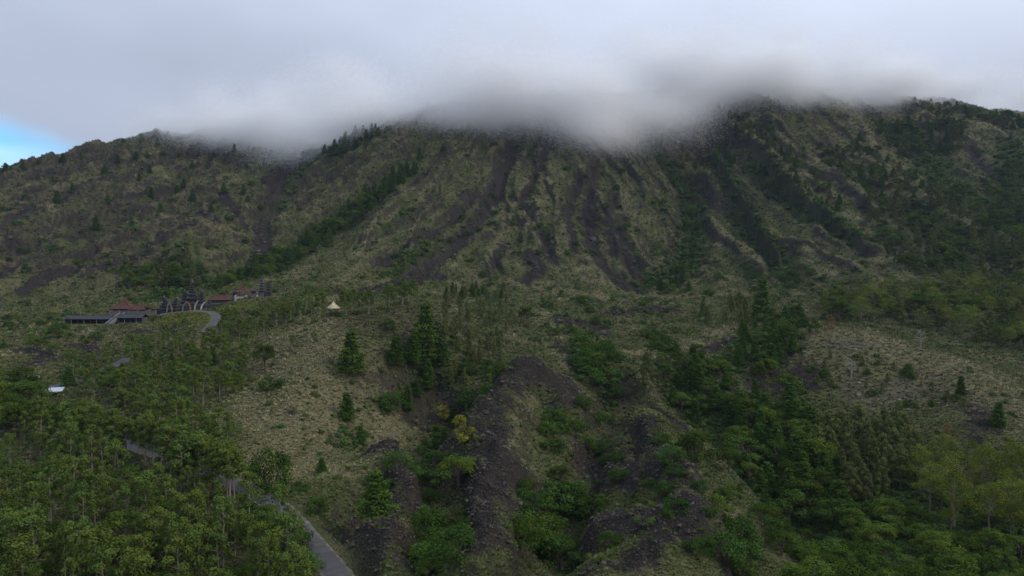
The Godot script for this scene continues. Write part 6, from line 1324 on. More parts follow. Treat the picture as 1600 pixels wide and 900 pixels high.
func tuft_mesh(r: RandomNumberGenerator, blades: int) -> ArrayMesh:
	var s := Faces.new()
	for k in blades:
		var t := r.randf() * TAU
		var o := Vector3(cos(t), 0, sin(t))
		var root := o * r.randf() * 0.28
		var tip := root + o * r.randf_range(0.12, 0.5) + Vector3.UP * r.randf_range(0.35, 0.8)
		var side := o.cross(Vector3.UP) * r.randf_range(0.09, 0.16)
		var f := r.randf_range(0.75, 1.25)
		s.tri(root - side - Vector3(0, 0.15, 0), tip, root + side - Vector3(0, 0.15, 0), Color(f, f, f))
	return s.mesh()


func rock_mesh(r: RandomNumberGenerator) -> ArrayMesh:
	var s := Faces.new()
	var ball := SphereMesh.new()
	ball.radius = 0.5
	ball.height = 1.0
	ball.radial_segments = 7
	ball.rings = 4
	var a := ball.get_mesh_arrays()
	var v: PackedVector3Array = a[Mesh.ARRAY_VERTEX]
	var n := FastNoiseLite.new()
	n.seed = r.randi()
	n.frequency = 1.1
	for k in v.size():
		var p := v[k]
		v[k] = p * (1.0 + n.get_noise_3dv(p * 2.0) * 0.9)
		v[k].y = maxf(v[k].y, -0.3)
	var idx: PackedInt32Array = a[Mesh.ARRAY_INDEX]
	for k in range(0, idx.size(), 3):
		var f := r.randf_range(0.85, 1.15)
		s.tri(v[idx[k]], v[idx[k + 1]], v[idx[k + 2]], Color(f, f, f))
	return s.mesh()


func cover_material(rough: float, two_sided: bool) -> StandardMaterial3D:
	var m := StandardMaterial3D.new()
	m.vertex_color_use_as_albedo = true
	m.roughness = rough
	m.metallic_specular = 0.1
	if two_sided:
		m.cull_mode = BaseMaterial3D.CULL_DISABLED
	return m


func build_cover() -> void:
	var r := RandomNumberGenerator.new()
	r.seed = 77
	var tufts: Array = [[], [], []]
	var tuft_tints: Array = [PackedColorArray(), PackedColorArray(), PackedColorArray()]
	var rocks: Array = [[], [], []]
	var rock_tints: Array = [PackedColorArray(), PackedColorArray(), PackedColorArray()]
	var scrub: Array = [[], [], []]
	var scrub_tints: Array = [PackedColorArray(), PackedColorArray(), PackedColorArray()]
	var d := 84.0
	while d < 880.0:
		var step := clampf(d * 0.0052, 0.52, 3.8)
		var half := d * 0.80 + 12.0
		var x := -half
		while x < half:
			var px := x + r.randf_range(-0.5, 0.5) * step
			var pd := d + r.randf_range(-0.5, 0.5) * step
			x += step
			if read(m_road, px, pd) > 0.75:
				continue
			var wx := px + n_mid.get_noise_2d(px * 1.3, pd * 1.3) * 3.0 + n_fine.get_noise_2d(px, pd + 90.0) * 1.2
			var wd := pd + n_mid.get_noise_2d(px * 1.3 + 77.0, pd * 1.3) * 3.0 + n_fine.get_noise_2d(px + 50.0, pd) * 1.2
			var fine := n_fine.get_noise_2d(px * 1.4, pd * 1.4)
			var mid := n_mid.get_noise_2d(px * 0.6, pd * 0.6 + 300.0)
			var rock := rockiness(px, pd)
			var lush := read(m_lush, wx, wd)
			var y := land(px, pd)
			var stony := read(m_stone, wx, wd)
			var pick := r.randi() % 3
			if rock > 0.45 or (stony > 0.3 and r.randf() < 0.3):
				if r.randf() < lerpf(0.72, 0.4, smoothstep(300.0, 400.0, d)):
					var size := step * r.randf_range(0.32, 0.72) * (1.0 + 2.4 * pow(r.randf(), 12.0))
					var b := Basis.from_euler(Vector3(r.randf() * 0.7, r.randf() * TAU, r.randf() * 0.7)).scaled(Vector3(size, size * r.randf_range(0.5, 1.0), size * r.randf_range(0.7, 1.2)))
					rocks[pick].append(Transform3D(b, Vector3(px, y - size * 0.08, -pd)))
					var c := vary(C_STONE * 0.85 if stony > 0.3 else C_ROCK, r, 0.35)
					rock_tints[pick].append(c)
				continue
			if (lush + mid * 0.5 > 0.42 and r.randf() < 0.26) or r.randf() < lerpf(0.01, 0.035, smoothstep(250.0, 400.0, d)):
				var s := minf(step, 1.7 if lush < 0.3 else 3.0) * r.randf_range(0.8, 1.7) + 0.2
				scrub[pick].append(Transform3D(Basis.from_euler(Vector3(0, r.randf() * TAU, 0)).scaled(Vector3(s * 1.2, s, s * 1.2)), Vector3(px, y - 0.1, -pd)))
				scrub_tints[pick].append(vary(Color(0.050, 0.085, 0.022), r, 0.35))
			elif r.randf() < 0.85:
				var s := step * r.randf_range(0.7, 1.35) * lerpf(1.0, 0.72, smoothstep(250.0, 500.0, d))
				var c := land_color(px, pd, 0.3)
				tufts[pick].append(Transform3D(Basis.from_euler(Vector3(r.randf_range(-0.2, 0.2), r.randf() * TAU, r.randf_range(-0.2, 0.2))).scaled(Vector3(s, s * r.randf_range(0.55, 0.95), s)), Vector3(px, y, -pd)))
				tuft_tints[pick].append(vary(c * 1.05, r, lerpf(0.2, 0.14, smoothstep(250.0, 500.0, d))))
		d += step
	var grass_m := cover_material(0.9, true)
	var rock_m := cover_material(0.95, false)
	var total := 0
	for k in 3:
		total += tufts[k].size() + rocks[k].size() + scrub[k].size()
		var t: Array[Transform3D] = []
		t.assign(tufts[k])
		scatter(numbered("grass_tufts"), "dry grass tufts covering the slopes between lava rock and bushes", tuft_mesh(r, 15), grass_m, t, tuft_tints[k])
		var q: Array[Transform3D] = []
		q.assign(rocks[k])
		scatter(numbered("rubble"), "dark broken lava rubble strewn over the bare ridges", rock_mesh(r), rock_m, q, rock_tints[k])
		var b: Array[Transform3D] = []
		b.assign(scrub[k])
		var s := Faces.new()
		fill(s, r, Vector3(0, 0.35, 0), Vector3(0.5, 0.45, 0.5), 80, 0.3, 0.5, -0.1, Color.WHITE, 0.2)
		scatter(numbered("undergrowth"), "low green undergrowth filling the gullies and damp hollows", s.mesh(), grass_m, b, scrub_tints[k])
	tick("cover: %d pieces" % total)


# ---------------------------------------------------------------- roads
func smooth_path(pts: Array, step: float) -> PackedVector2Array:
	var c := Curve2D.new()
	var n := pts.size() / 2
	for k in n:
		var p := Vector2(pts[k * 2], pts[k * 2 + 1])
		var a := Vector2(pts[maxi(k - 1, 0) * 2], pts[maxi(k - 1, 0) * 2 + 1])
		var b := Vector2(pts[mini(k + 1, n - 1) * 2], pts[mini(k + 1, n - 1) * 2 + 1])
		var t := (b - a) / 6.0
		c.add_point(p, -t, t)
	c.bake_interval = step
	return c.get_baked_points()


func ribbon(path: PackedVector2Array, from: float, to: float, lift: float, drop: float, cols: Array, r: RandomNumberGenerator, ragged: float) -> ArrayMesh:
	# a strip along the path between two distances from its middle, with a turned-down edge at the far side
	var s := Faces.new()
	var rows := []
	var heights := PackedFloat32Array()
	for p in path:
		heights.append(land(p.x, p.y))
	for k in path.size():
		var a := path[maxi(k - 1, 0)]
		var b := path[mini(k + 1, path.size() - 1)]
		var t := (b - a).normalized()
		var side := Vector2(-t.y, t.x)
		var y := 0.0
		var cnt := 0
		for q in range(maxi(0, k - 3), mini(path.size(), k + 4)):
			y += heights[q]
			cnt += 1
		y = y / cnt + lift
		var jig := r.randf_range(-ragged, ragged)
		var p0 := path[k] + side * from
		var p1 := path[k] + side * (to + jig)
		var p2 := path[k] + side * (to + jig + signf(to - from) * 0.25)
		rows.append([Vector3(p0.x, y, -p0.y), Vector3(p1.x, y - 0.02, -p1.y), Vector3(p2.x, y - drop, -p2.y)])
	for k in rows.size() - 1:
		var c := vary(cols[k % cols.size()], r, 0.12)
		for q in 2:
			var a: Vector3 = rows[k][q]
			var b: Vector3 = rows[k][q + 1]
			var e: Vector3 = rows[k + 1][q]
			var f: Vector3 = rows[k + 1][q + 1]
			if (e - a).cross(b - a).y > 0.0:
				s.tri(a, b, e, c)
				s.tri(b, f, e, c)
			else:
				s.tri(a, e, b, c)
				s.tri(b, e, f, c)
	return s.mesh()


func build_roads() -> void:
	var r := RandomNumberGenerator.new()
	r.seed = 9
	var m := StandardMaterial3D.new()
	m.vertex_color_use_as_albedo = true
	m.roughness = 0.85
	m.albedo_texture = grain(41, 0.06, 4, 0.72, 1.0)
	m.uv1_triplanar = true
	m.uv1_world_triplanar = true
	m.uv1_scale = Vector3.ONE / 5.0
	for q in 2:
		var path := smooth_path([ROAD, TEMPLE_ROAD][q], 1.0)
		var half := 1.6
		var o := Node3D.new()
		o.name = numbered("road")
		o.set_meta("kind", "structure")
		o.set_meta("label", ["narrow asphalt road winding through the plantation", "short asphalt road curving up to the temple"][q])
		add_child(o)
		var asphalt := [Color(0.056, 0.054, 0.060), Color(0.050, 0.049, 0.054), Color(0.061, 0.058, 0.063)]
		var verge := [Color(0.115, 0.095, 0.075), Color(0.08, 0.08, 0.05), Color(0.14, 0.115, 0.09), Color(0.07, 0.075, 0.04), Color(0.09, 0.085, 0.055)]
		part(o, "asphalt", ribbon(path, 0.0, half, 0.16, 0.4, asphalt, r, 0.07), m)
		part(o, "asphalt", ribbon(path, 0.0, -half, 0.16, 0.4, asphalt, r, 0.07), m)
		part(o, "verge", ribbon(path, half - 0.06, half + 0.4, 0.13, 0.5, verge, r, 0.2), m)
		part(o, "verge", ribbon(path, -half + 0.06, -half - 0.4, 0.13, 0.5, verge, r, 0.2), m)


# ---------------------------------------------------------------- buildings
var mats := {}


func paint(called: String, c: Color, rough := 0.9, wear := 0.65) -> StandardMaterial3D:
	if not mats.has(called):
		var m := StandardMaterial3D.new()
		m.albedo_color = c.linear_to_srgb()
		m.roughness = rough
		m.metallic_specular = 0.3
		m.albedo_texture = grain(50 + mats.size(), 0.03, 4, wear, 1.0)
		m.uv1_triplanar = true
		m.uv1_scale = Vector3.ONE / 2.5
		mats[called] = m
	return mats[called]


func thing(called: String, label: String, category: String, p: Array, turn := 0.0, group := "") -> Node3D:
	var o := Node3D.new()
	o.name = numbered(called)
	add_child(o)
	o.position = Vector3(p[0], p[1], -p[2])
	o.rotation.y = turn
	tag(o, label, category, group)
	return o


func box_faces(s: Faces, c: Vector3, size: Vector3, taper := 1.0) -> void:
	# a block, narrower at the top by taper; its edges are cut a little
	var h := size * 0.5
	var v := []
	for y in [-1.0, 1.0]:
		var k := 1.0 if y < 0.0 else taper
		for q in [[-1, -1], [1, -1], [1, 1], [-1, 1]]:
			v.append(c + Vector3(q[0] * h.x * k, y * h.y, q[1] * h.z * k))
	for f in [[0, 1, 5, 4], [1, 2, 6, 5], [2, 3, 7, 6], [3, 0, 4, 7], [4, 5, 6, 7], [3, 2, 1, 0]]:
		s.tri(v[f[0]], v[f[2]], v[f[1]], Color.WHITE)
		s.tri(v[f[0]], v[f[3]], v[f[2]], Color.WHITE)


func block(parent: Node3D, called: String, c: Vector3, size: Vector3, m: Material, taper := 1.0) -> MeshInstance3D:
	var s := Faces.new()
	box_faces(s, Vector3.ZERO, size, taper)
	return part(parent, called, s.mesh(), m, c)


func hip_roof(parent: Node3D, c: Vector3, wide: float, deep: float, high: float, m: Material, ridge := 0.0, sag := 0.12) -> MeshInstance3D:
	# four curved slopes up to a point or a ridge, with thickness at the eaves
	var s := Faces.new()
	var rings := []
	for k in 5:
		var t := k / 4.0
		var y := high * (t - sag * sin(PI * t))
		var x := lerpf(wide * 0.5, ridge * 0.5 + 0.02, t)
		var z := lerpf(deep * 0.5, 0.02, t)
		rings.append([Vector3(-x, y, z), Vector3(x, y, z), Vector3(x, y, -z), Vector3(-x, y, -z)])
	var eave := []
	for q in 4:
		eave.append(rings[0][q] - Vector3(0, 0.22, 0))
	var all := [eave] + rings
	for k in all.size() - 1:
		for q in 4:
			var a: Vector3 = all[k][q]
			var b: Vector3 = all[k][(q + 1) % 4]
			var e: Vector3 = all[k + 1][q]
			var f: Vector3 = all[k + 1][(q + 1) % 4]
			s.tri(a, e, b, Color.WHITE)
			s.tri(b, e, f, Color.WHITE)
	s.tri(eave[0], eave[1], eave[2], Color.WHITE)
	s.tri(eave[0], eave[2], eave[3], Color.WHITE)
	var o := part(parent, "roof", s.mesh(), m, c)
	# caps along the hips and on top
	for q in 4:
		var cap := Faces.new()
		var line := []
		var radii := []
		for k in 5:
			line.append(rings[k][q] + Vector3(0, 0.05, 0))
			radii.append(0.11)
		cap.tube(line, radii, 5, Color.WHITE)
		part(o, "hip_cap", cap.mesh(), m)
	var top := Faces.new()
	top.tube([Vector3(0, high - 0.1, 0), Vector3(0, high + 0.25, 0), Vector3(0, high + 0.5, 0)], [0.2, 0.16, 0.04], 6, Color.WHITE)
	part(o, "finial", top.mesh(), m)
	return o


func post(parent: Node3D, called: String, a: Vector3, b: Vector3, radius: float, m: Material) -> MeshInstance3D:
	var s := Faces.new()
	s.tube([a, b], [radius, radius * 0.85], 6, Color.WHITE)
	return part(parent, called, s.mesh(), m)


func tower(called: String, label: String, p: Array, wide: float, high: float, tiers: int, group: String, half := 0) -> void:
	# a stepped stone tower: every tier a block under a wider ledge with horned corners; half -1/+1 is one wing of a split gate
	var stone := paint("dark_stone", Color(0.062, 0.060, 0.070), 0.95, 0.5)
	var pale := paint("grey_stone", Color(0.13, 0.125, 0.13), 0.95, 0.55)
	var o := thing(called, label, "tower", p, 0.0, group)
	block(o, "plinth", Vector3(0, high * 0.04, 0), Vector3(wide * 1.25, high * 0.14, wide * 1.1), stone)
	var y := high * 0.1
	var sum := 0.0
	for k in tiers:
		sum += pow(0.8, k)
	for k in tiers:
		var h := high * 0.78 * pow(0.8, k) / sum
		var w := wide * pow(0.82, k)
		var shift := half * (wide - w) * 0.5
		var t := block(o, "tier", Vector3(-shift, y + h * 0.34, 0), Vector3(w * 0.8, h * 0.7, w * 0.72), stone, 0.94)
		block(t, "ledge", Vector3(0, h * 0.43, 0), Vector3(w * 1.02, h * 0.18, w * 0.92), pale, 1.06)
		for q in [-1, 1]:
			if half != 0 and q == -half:
				continue
			var horn := Faces.new()
			horn.tube([Vector3(q * w * 0.48, h * 0.48, w * 0.3), Vector3(q * w * 0.58, h * 0.72, w * 0.32), Vector3(q * w * 0.52, h * 1.0, w * 0.3)], [w * 0.09, w * 0.06, w * 0.01], 5, Color.WHITE)
			part(t, "corner_horn", horn.mesh(), stone)
		y += h
	var shift := half * (wide - wide * pow(0.82, tiers)) * 0.5
	var tip := Faces.new()
	tip.tube([Vector3(-shift, y - 0.2, 0), Vector3(-shift, y + high * 0.05, 0), Vector3(-shift, y + high * 0.14, 0)], [wide * 0.16, wide * 0.11, 0.03], 6, Color.WHITE)
	part(o, "finial", tip.mesh(), pale)


func meru(label: String, p: Array, wide: float, high: float, tiers: int) -> void:
	var thatch := paint("dark_thatch", Color(0.085, 0.085, 0.098), 1.0, 0.6)
	var pale := paint("grey_stone", Color(0.13, 0.125, 0.13))
	var wood := paint("brown_wood", Color(0.09, 0.055, 0.035))
	var o := thing("pagoda", label, "pagoda", p)
	block(o, "base", Vector3(0, high * 0.1, 0), Vector3(wide * 0.75, high * 0.24, wide * 0.75), pale, 0.9)
	var y := high * 0.24
	for k in tiers:
		var w := wide * (1.0 - 0.115 * k)
		var h := high * 0.68 / tiers
		block(o, "storey", Vector3(0, y + h * 0.2, 0), Vector3(w * 0.42, h * 0.5, w * 0.42), wood)
		var roof := Faces.new()
		box_faces(roof, Vector3(0, h * 0.22, 0), Vector3(w, h * 0.42, w), 0.5)
		part(o, "roof", roof.mesh(), thatch, Vector3(0, y + h * 0.38, 0))
		y += h
	var tip := Faces.new()
	tip.tube([Vector3(0, y - 0.1, 0), Vector3(0, y + high * 0.03, 0), Vector3(0, y + high * 0.1, 0)], [wide * 0.12, wide * 0.08, 0.02], 6, Color.WHITE)
	part(o, "finial", tip.mesh(), pale)


func pavilion(label: String, p: Array, wide: float, deep: float, walls: float, high: float, wall_m: Material, ridge := 0.0, open := false) -> Node3D:
	var red := paint("red_tiles", Color(0.105, 0.052, 0.038), 0.9, 0.55)
	var wood := paint("brown_wood", Color(0.09, 0.055, 0.035))
	var stone := paint("grey_stone", Color(0.13, 0.125, 0.13))
	var o := thing("pavilion", label, "pavilion", p)
	block(o, "base", Vector3(0, -0.1, 0), Vector3(wide * 0.92, 0.9, deep * 0.92), stone)
	hip_roof(o, Vector3(0, walls, 0), wide, deep, high, red, ridge)
	for k in 5:
		for z in [-1, 1]:
			var x := lerpf(-0.42, 0.42, k / 4.0) * wide
			post(o, "post", Vector3(x, 0.3, z * deep * 0.42), Vector3(x, walls, z * deep * 0.42), 0.12, wood)
	if not open:
		block(o, "wall", Vector3(0, walls * 0.5 + 0.1, -0.1), Vector3(wide * 0.78, walls - 0.25, deep * 0.7), wall_m)
		for k in 3:
			var d := block(o, "window", Vector3((k - 1) * wide * 0.24, walls * 0.55, deep * 0.25 + 0.02), Vector3(wide * 0.1, walls * 0.42, 0.12), wood)
			block(d, "pane", Vector3(0, 0, 0.07), Vector3(wide * 0.07, walls * 0.34, 0.04), paint("dark_glass", Color(0.015, 0.015, 0.018), 0.3, 0.9))
	return o


func hall(label: String, p: Array, long: float, deep: float, bays: int, gable: bool, turn := 0.0) -> void:
	# a long open-fronted hall under a dark ridged roof
	var black := paint("black_roof", Color(0.040, 0.042, 0.050), 0.7, 0.7)
	var inside := paint("hall_wall", Color(0.10, 0.095, 0.095))
	var white := paint("white_wall", Color(0.48, 0.47, 0.46), 0.9, 0.7)
	var o := thing("hall", label, "hall", p, turn)
	block(o, "floor", Vector3(0, 0.05, 0), Vector3(long, 0.5, deep), inside)
	block(o, "back_wall", Vector3(0, 1.3, -deep * 0.46), Vector3(long * 0.98, 2.4, 0.25), inside)
	for q in [-1, 1]:
		block(o, "end_wall", Vector3(q * long * 0.488, 1.3, 0), Vector3(0.25, 2.4, deep * 0.9), white if gable and q < 0 else inside)
		var s := Faces.new()
		var x0 := -long * 0.515
		var x1 := long * 0.515
		var lo := Vector3(0, 2.35, q * deep * 0.62)
		var hi := Vector3(0, 3.9, 0)
		for side in [Vector3.ZERO, Vector3(0, 0.18, 0)]:
			var a: Vector3 = lo + side + Vector3(x0, 0, 0)
			var b: Vector3 = lo + side + Vector3(x1, 0, 0)
			var c: Vector3 = hi + side + Vector3(x1, 0, 0)
			var d: Vector3 = hi + side + Vector3(x0, 0, 0)
			s.tri(a, c, b, Color.WHITE)
			s.tri(a, d, c, Color.WHITE)
		var e0 := lo + Vector3(x0, 0, 0)
		var e1 := lo + Vector3(x1, 0, 0)
		s.tri(e0, e1, e1 + Vector3(0, 0.18, 0), Color.WHITE)
		s.tri(e0, e1 + Vector3(0, 0.18, 0), e0 + Vector3(0, 0.18, 0), Color.WHITE)
		part(o, "roof_slope", s.mesh(), black)
		if gable:
			var g := Faces.new()
			var xx := -long * 0.505
			g.tri(Vector3(xx, 2.4, deep * 0.5), Vector3(xx, 3.7, 0), Vector3(xx, 2.4, -deep * 0.5), Color.WHITE)
			g.tri(Vector3(xx + 0.15, 2.4, deep * 0.5), Vector3(xx + 0.15, 2.4, -deep * 0.5), Vector3(xx + 0.15, 3.7, 0), Color.WHITE)
			if q < 0:
				part(o, "gable", g.mesh(), white)
	var ridge := Faces.new()
	ridge.tube([Vector3(-long * 0.515, 4.05, 0), Vector3(long * 0.515, 4.05, 0)], [0.14, 0.14], 5, Color.WHITE)
	part(o, "ridge_cap", ridge.mesh(), black)
	for k in bays + 1:
		var x := lerpf(-0.48, 0.48, k / float(bays)) * long
		post(o, "post", Vector3(x, 0.2, deep * 0.47), Vector3(x, 2.5, deep * 0.47), 0.13, white if k % 2 else inside)


func wall_run(label: String, a: Array, b: Array, high: float, m: Material, group := "") -> void:
	# a masonry wall with a coping and piers, footed in the ground
	var mid := [(a[0] + b[0]) * 0.5, minf(a[1], b[1]), (a[2] + b[2]) * 0.5]
	var v := Vector2(b[0] - a[0], b[2] - a[2])
	var o := thing("wall", label, "wall", mid, atan2(v.y, v.x), group)
	var long := v.length()
	block(o, "body", Vector3(0, high * 0.5 - 0.8, 0), Vector3(long, high + 1.6, 0.5), m)
	block(o, "coping", Vector3(0, high + 0.1, 0), Vector3(long + 0.1, 0.2, 0.75), paint("grey_stone", Color(0.13, 0.125, 0.13)))
	var n := maxi(1, int(long / 4.0))
	for k in n + 1:
		block(o, "pier", Vector3((k / float(n) - 0.5) * long, high * 0.5 + 0.2, 0.05), Vector3(0.62, high + 0.7, 0.8), m)


func stairs(label: String, foot: Array, top: Array, wide: float) -> void:
	var m := paint("stair_stone", Color(0.20, 0.20, 0.225), 0.9, 0.7)
	var f := Vector3(foot[0], foot[1], -foot[2])
	var t := Vector3(top[0], top[1], -top[2])
	var o := thing("staircase", label, "staircase", foot)
	var run := Vector3(t.x - f.x, 0, t.z - f.z)
	var n := 16
	for k in n:
		var c := run * ((k + 0.5) / n)
		var h := (t.y - f.y) * (k + 1) / n
		var s := block(o, "step", Vector3(c.x, h - 0.4, c.z), Vector3(run.length() / n + 0.05, 0.8, wide), m)
		s.rotation.y = atan2(-run.z, run.x)
	var side := run.cross(Vector3.UP).normalized() * wide * 0.52
	for q in [-1.0, 1.0]:
		var rail := Faces.new()
		rail.tube([side * q + Vector3(0, 0.7, 0), run + side * q + Vector3(0, t.y - f.y + 0.7, 0)], [0.22, 0.22], 5, Color.WHITE)
		part(o, "rail", rail.mesh(), m)


func banner(label: String, p: Array, high: float, c: Color, called: String, bend: float) -> void:
	# a bowed pole with a long narrow cloth hanging from it
	var o := thing("banner", label, "banner", p, 0.0)
	var line := []
	var radii := []
	for k in 7:
		var t := k / 6.0
		line.append(Vector3(bend * t * t * t * high, high * (t - 0.12 * absf(bend) * t * t * t), 0))
		radii.append(lerpf(0.09, 0.04, t))
	var s := Faces.new()
	s.tube(line, radii, 5, Color.WHITE)
	part(o, "pole", s.mesh(), paint("pale_bamboo", Color(0.32, 0.27, 0.18)))
	var f := Faces.new()
	for k in range(1, 6):
		var a: Vector3 = line[k]
		var b: Vector3 = line[k + 1]
		var w := Vector3(0.75, 0, 0.12 * (1 if k % 2 else -1))
		f.tri(a, b, a + w, Color.WHITE)
		f.tri(b, b + w * 0.9, a + w, Color.WHITE)
		f.tri(a + Vector3(0, 0, -0.03), a + w + Vector3(0, 0, -0.03), b + Vector3(0, 0, -0.03), Color.WHITE)
		f.tri(b + Vector3(0, 0, -0.03), a + w + Vector3(0, 0, -0.03), b + w * 0.9 + Vector3(0, 0, -0.03), Color.WHITE)
	part(o, "cloth", f.mesh(), paint(called, c, 0.9, 0.8))


func shrine(label: String, p: Array, wide: float, high: float, roof: Material) -> void:
	var stone := paint("grey_stone", Color(0.13, 0.125, 0.13))
	var o := thing("shrine", label, "shrine", p)
	block(o, "base", Vector3(0, high * 0.16, 0), Vector3(wide * 0.8, high * 0.4, wide * 0.8), stone, 0.85)
	block(o, "cella", Vector3(0, high * 0.5, 0), Vector3(wide * 0.5, high * 0.32, wide * 0.5), paint("brown_wood", Color(0.09, 0.055, 0.035)))
	hip_roof(o, Vector3(0, high * 0.66, 0), wide, wide, high * 0.3, roof)


func build_temple() -> void:
	var dark := paint("dark_stone", Color(0.062, 0.060, 0.070), 0.95, 0.5)
	var grey := paint("grey_plaster", Color(0.21, 0.205, 0.21), 0.9, 0.65)
	var buff := paint("buff_wall", Color(0.20, 0.175, 0.14), 0.9, 0.6)
	var white := paint("white_wall", Color(0.48, 0.47, 0.46), 0.9, 0.7)
	var red := paint("red_tiles", Color(0.105, 0.052, 0.038), 0.9, 0.55)
	hall("long low black-roofed open hall left of the temple stairs", [-199.6, 12.93, 322], 21.5, 5.0, 7, true)
	hall("shorter black-roofed hall right of the temple stairs", [-179.3, 13.53, 322], 11.5, 5.0, 4, false)
	stairs("grey stone staircase climbing between the two black-roofed halls", [-186.7, 13.13, 314], [-186.5, 17.67, 327], 2.2)
	wall_run("buff terrace wall below the large red-roofed pavilion", [-192.4, 16.83, 326], [-171.2, 16.44, 327], 1.9, buff)
	pavilion("large pavilion with a tall red hipped roof and grey walls", [-189.0, 17.01, 333], 11.5, 9.0, 2.6, 3.8, grey)
	pavilion("lower red-roofed pavilion beside the large one", [-181.4, 17.34, 331], 7.6, 6.0, 1.9, 2.0, buff, 2.5)
	shrine("small shrine with a red cap right of the red-roofed pavilions", [-177.5, 17.25, 332], 2.4, 4.4, red)
	wall_run("dark stone wall between the pavilions and the split gate", [-175.9, 16.54, 333], [-169.8, 16.46, 334], 2.6, dark)
	tower("split_gate", "left wing of the lower dark split gate", [-169.2, 16.77, 334], 4.0, 8.8, 6, "lower split gate", 1)
	tower("split_gate", "right wing of the lower dark split gate", [-165.8, 16.77, 334], 4.0, 8.6, 6, "lower split gate", -1)
	tower("guardian_tower", "short dark tower just left of the lower split gate", [-171.6, 16.46, 334], 2.4, 5.4, 4, "")
	wall_run("dark stone wall below the tallest tower", [-166.0, 16.84, 337], [-150.2, 17.55, 340], 3.6, dark)
	tower("gate_tower", "tallest dark many-tiered temple tower", [-161.8, 17.14, 345], 5.4, 16.6, 9, "")
	tower("gate_tower", "dark tower left of the tallest temple tower", [-165.7, 17.47, 345], 4.2, 11.0, 7, "")
	tower("gate_tower", "dark tower right of the tallest temple tower", [-157.2, 17.79, 345], 4.2, 10.6, 7, "")
	tower("guardian_tower", "small dark tower at the right end of the main temple wall", [-152.9, 18.52, 344], 2.4, 5.0, 4, "")
	banner("orange cloth banner before the tallest tower", [-157.9, 17.40, 334], 5.4, Color(0.30, 0.14, 0.05), "orange_cloth", -0.3)
	banner("cream cloth banner before the tallest tower", [-156.0, 17.40, 334], 5.8, Color(0.42, 0.38, 0.27), "cream_cloth", 0.3)
	banner("white cloth banner right of the cream one", [-153.3, 17.63, 335], 5.0, Color(0.62, 0.60, 0.56), "white_cloth", 0.4)
	for k in 3:
		banner(["tall bowed ceremonial pole left of the lower split gate", "tall bowed ceremonial pole before the lower split gate", "tall bowed ceremonial pole right of the lower split gate"][k], [[-167.5, 16.49, 330], [-165.0, 16.49, 330], [-160.5, 16.71, 331]][k], [7.0, 8.2, 6.6][k], Color(0.17, 0.16, 0.14), "straw_cloth", [0.22, -0.3, 0.34][k])
	wall_run("low dark wall running up to the long red-roofed pavilion", [-152.7, 18.92, 343], [-147.6, 19.67, 346], 1.8, dark)
	pavilion("long red-roofed pavilion right of the main temple towers", [-149.9, 20.69, 350], 10.6, 6.0, 2.0, 2.5, buff, 5.0)
	pavilion("upper pavilion with a pointed red roof on open columns", [-141.2, 23.84, 358], 7.6, 7.0, 2.4, 3.2, dark, 0.0, true)
	wall_run("whitewashed wall below the upper pointed red roof", [-140.8, 21.88, 347], [-130.1, 22.80, 348], 2.6, white)
	meru("grey five-roofed pagoda at the right end of the temple", [-132.1, 23.73, 360], 4.2, 10.2, 5)
	tower("guardian_tower", "slim grey tower right of the five-roofed pagoda", [-128.4, 24.06, 360], 2.6, 8.2, 6, "")
	shrine("small grey shrine left of the upper pointed red roof", [-145.1, 22.62, 356], 2.4, 4.6, paint("dark_thatch", Color(0.085, 0.085, 0.098)))
	shrine("small grey shrine between the pointed roof and the pagoda", [-135.4, 23.51, 358], 3.0, 5.0, paint("dark_thatch", Color(0.085, 0.085, 0.098)))
	tick("temple")


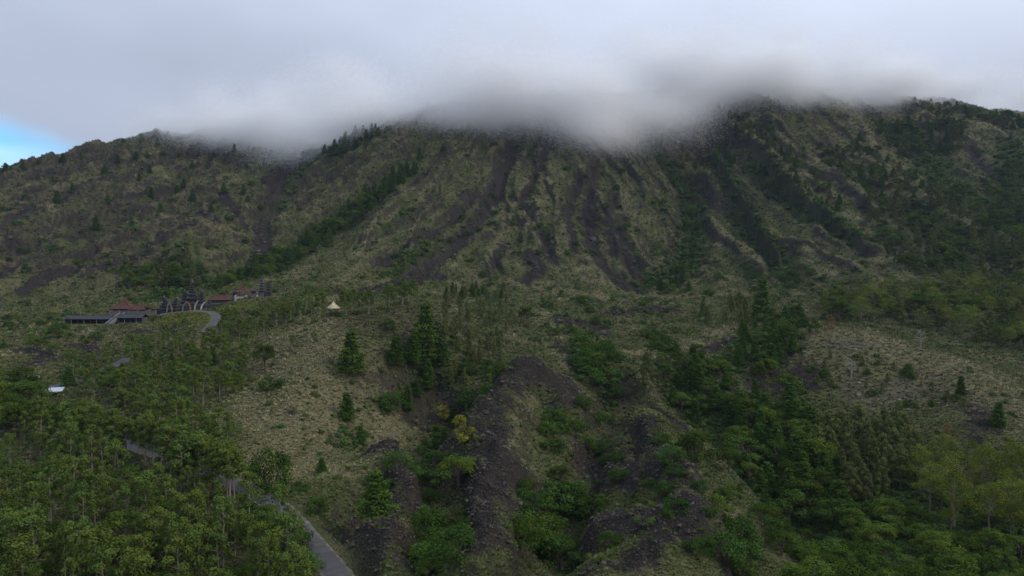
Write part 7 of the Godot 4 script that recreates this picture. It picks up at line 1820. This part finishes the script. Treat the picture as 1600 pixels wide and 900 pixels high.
func build_small_things() -> void:
	var wood := paint("brown_wood", Color(0.09, 0.055, 0.035))
	var straw := paint("pale_thatch", Color(0.66, 0.57, 0.36), 0.95, 0.72)
	# gazebo on the grass hill
	var gp: Array = [-62.9, 24.26, 240]
	var gy := land(gp[0], gp[2])
	var g := thing("gazebo", "small pale thatched gazebo on the crest of the grass hill", "gazebo", [gp[0], gy + 0.3, gp[2]], 0.5)
	block(g, "deck", Vector3(0, 0.35, 0), Vector3(2.5, 0.3, 2.5), wood)
	for q in [[-1, -1], [1, -1], [1, 1], [-1, 1]]:
		post(g, "post", Vector3(q[0] * 1.1, -0.4, q[1] * 1.1), Vector3(q[0] * 1.1, 2.3, q[1] * 1.1), 0.1, wood)
	hip_roof(g, Vector3(0, 2.2, 0), 3.7, 3.7, 2.0, straw, 0.0, 0.06)
	block(g, "bench", Vector3(0, 0.75, -0.9), Vector3(2.0, 0.12, 0.5), wood)
	var awning := Faces.new()
	awning.tri(Vector3(-1.5, 2.2, 1.2), Vector3(-2.5, 1.7, 1.5), Vector3(-1.6, 1.7, 0.2), Color.WHITE)
	awning.tri(Vector3(-1.5, 2.16, 1.2), Vector3(-1.6, 1.66, 0.2), Vector3(-2.5, 1.66, 1.5), Color.WHITE)
	part(g, "awning", awning.mesh(), straw)
	# roadside shed
	var sp: Array = [-142.2, 1.77, 211]
	var sy := land(sp[0], sp[2])
	var s := thing("shed", "open roadside shed with a bluish sheet-metal roof", "shed", [sp[0], sy, sp[2]], 0.35)
	var metal := paint("sheet_metal", Color(0.42, 0.47, 0.55), 0.45, 0.75)
	for k in 6:
		var sheet := block(s, "roof_sheet", Vector3((k - 2.5) * 0.7, 2.2 + 0.03 * (k % 2), 0), Vector3(0.74, 0.05, 3.0), metal)
		sheet.rotation.x = 0.28
	for q in [[-1, -1], [1, -1], [1, 1], [-1, 1]]:
		post(s, "post", Vector3(q[0] * 1.9, -0.4, q[1] * 1.2), Vector3(q[0] * 1.9, 2.15 - q[1] * 0.35, q[1] * 1.2), 0.07, wood)
	block(s, "counter", Vector3(0, 0.55, -0.6), Vector3(3.4, 0.9, 0.6), wood)
	# little roadside gateway
	var ap: Array = [-158.6, 1.49, 226]
	var ay := land(ap[0], ap[2])
	var a := thing("gateway", "little pale gateway beside the road at the far left", "gateway", [ap[0], ay, ap[2]], 0.2)
	var white := paint("white_wall", Color(0.48, 0.47, 0.46), 0.9, 0.7)
	for q in [-1, 1]:
		block(a, "pier", Vector3(q * 0.75, 0.8, 0), Vector3(0.35, 2.2, 0.4), white, 0.8)
	block(a, "lintel", Vector3(0, 2.0, 0), Vector3(1.9, 0.3, 0.45), paint("buff_wall", Color(0.20, 0.175, 0.14)))
	block(a, "door", Vector3(0, 0.85, -0.05), Vector3(1.1, 1.9, 0.1), wood)
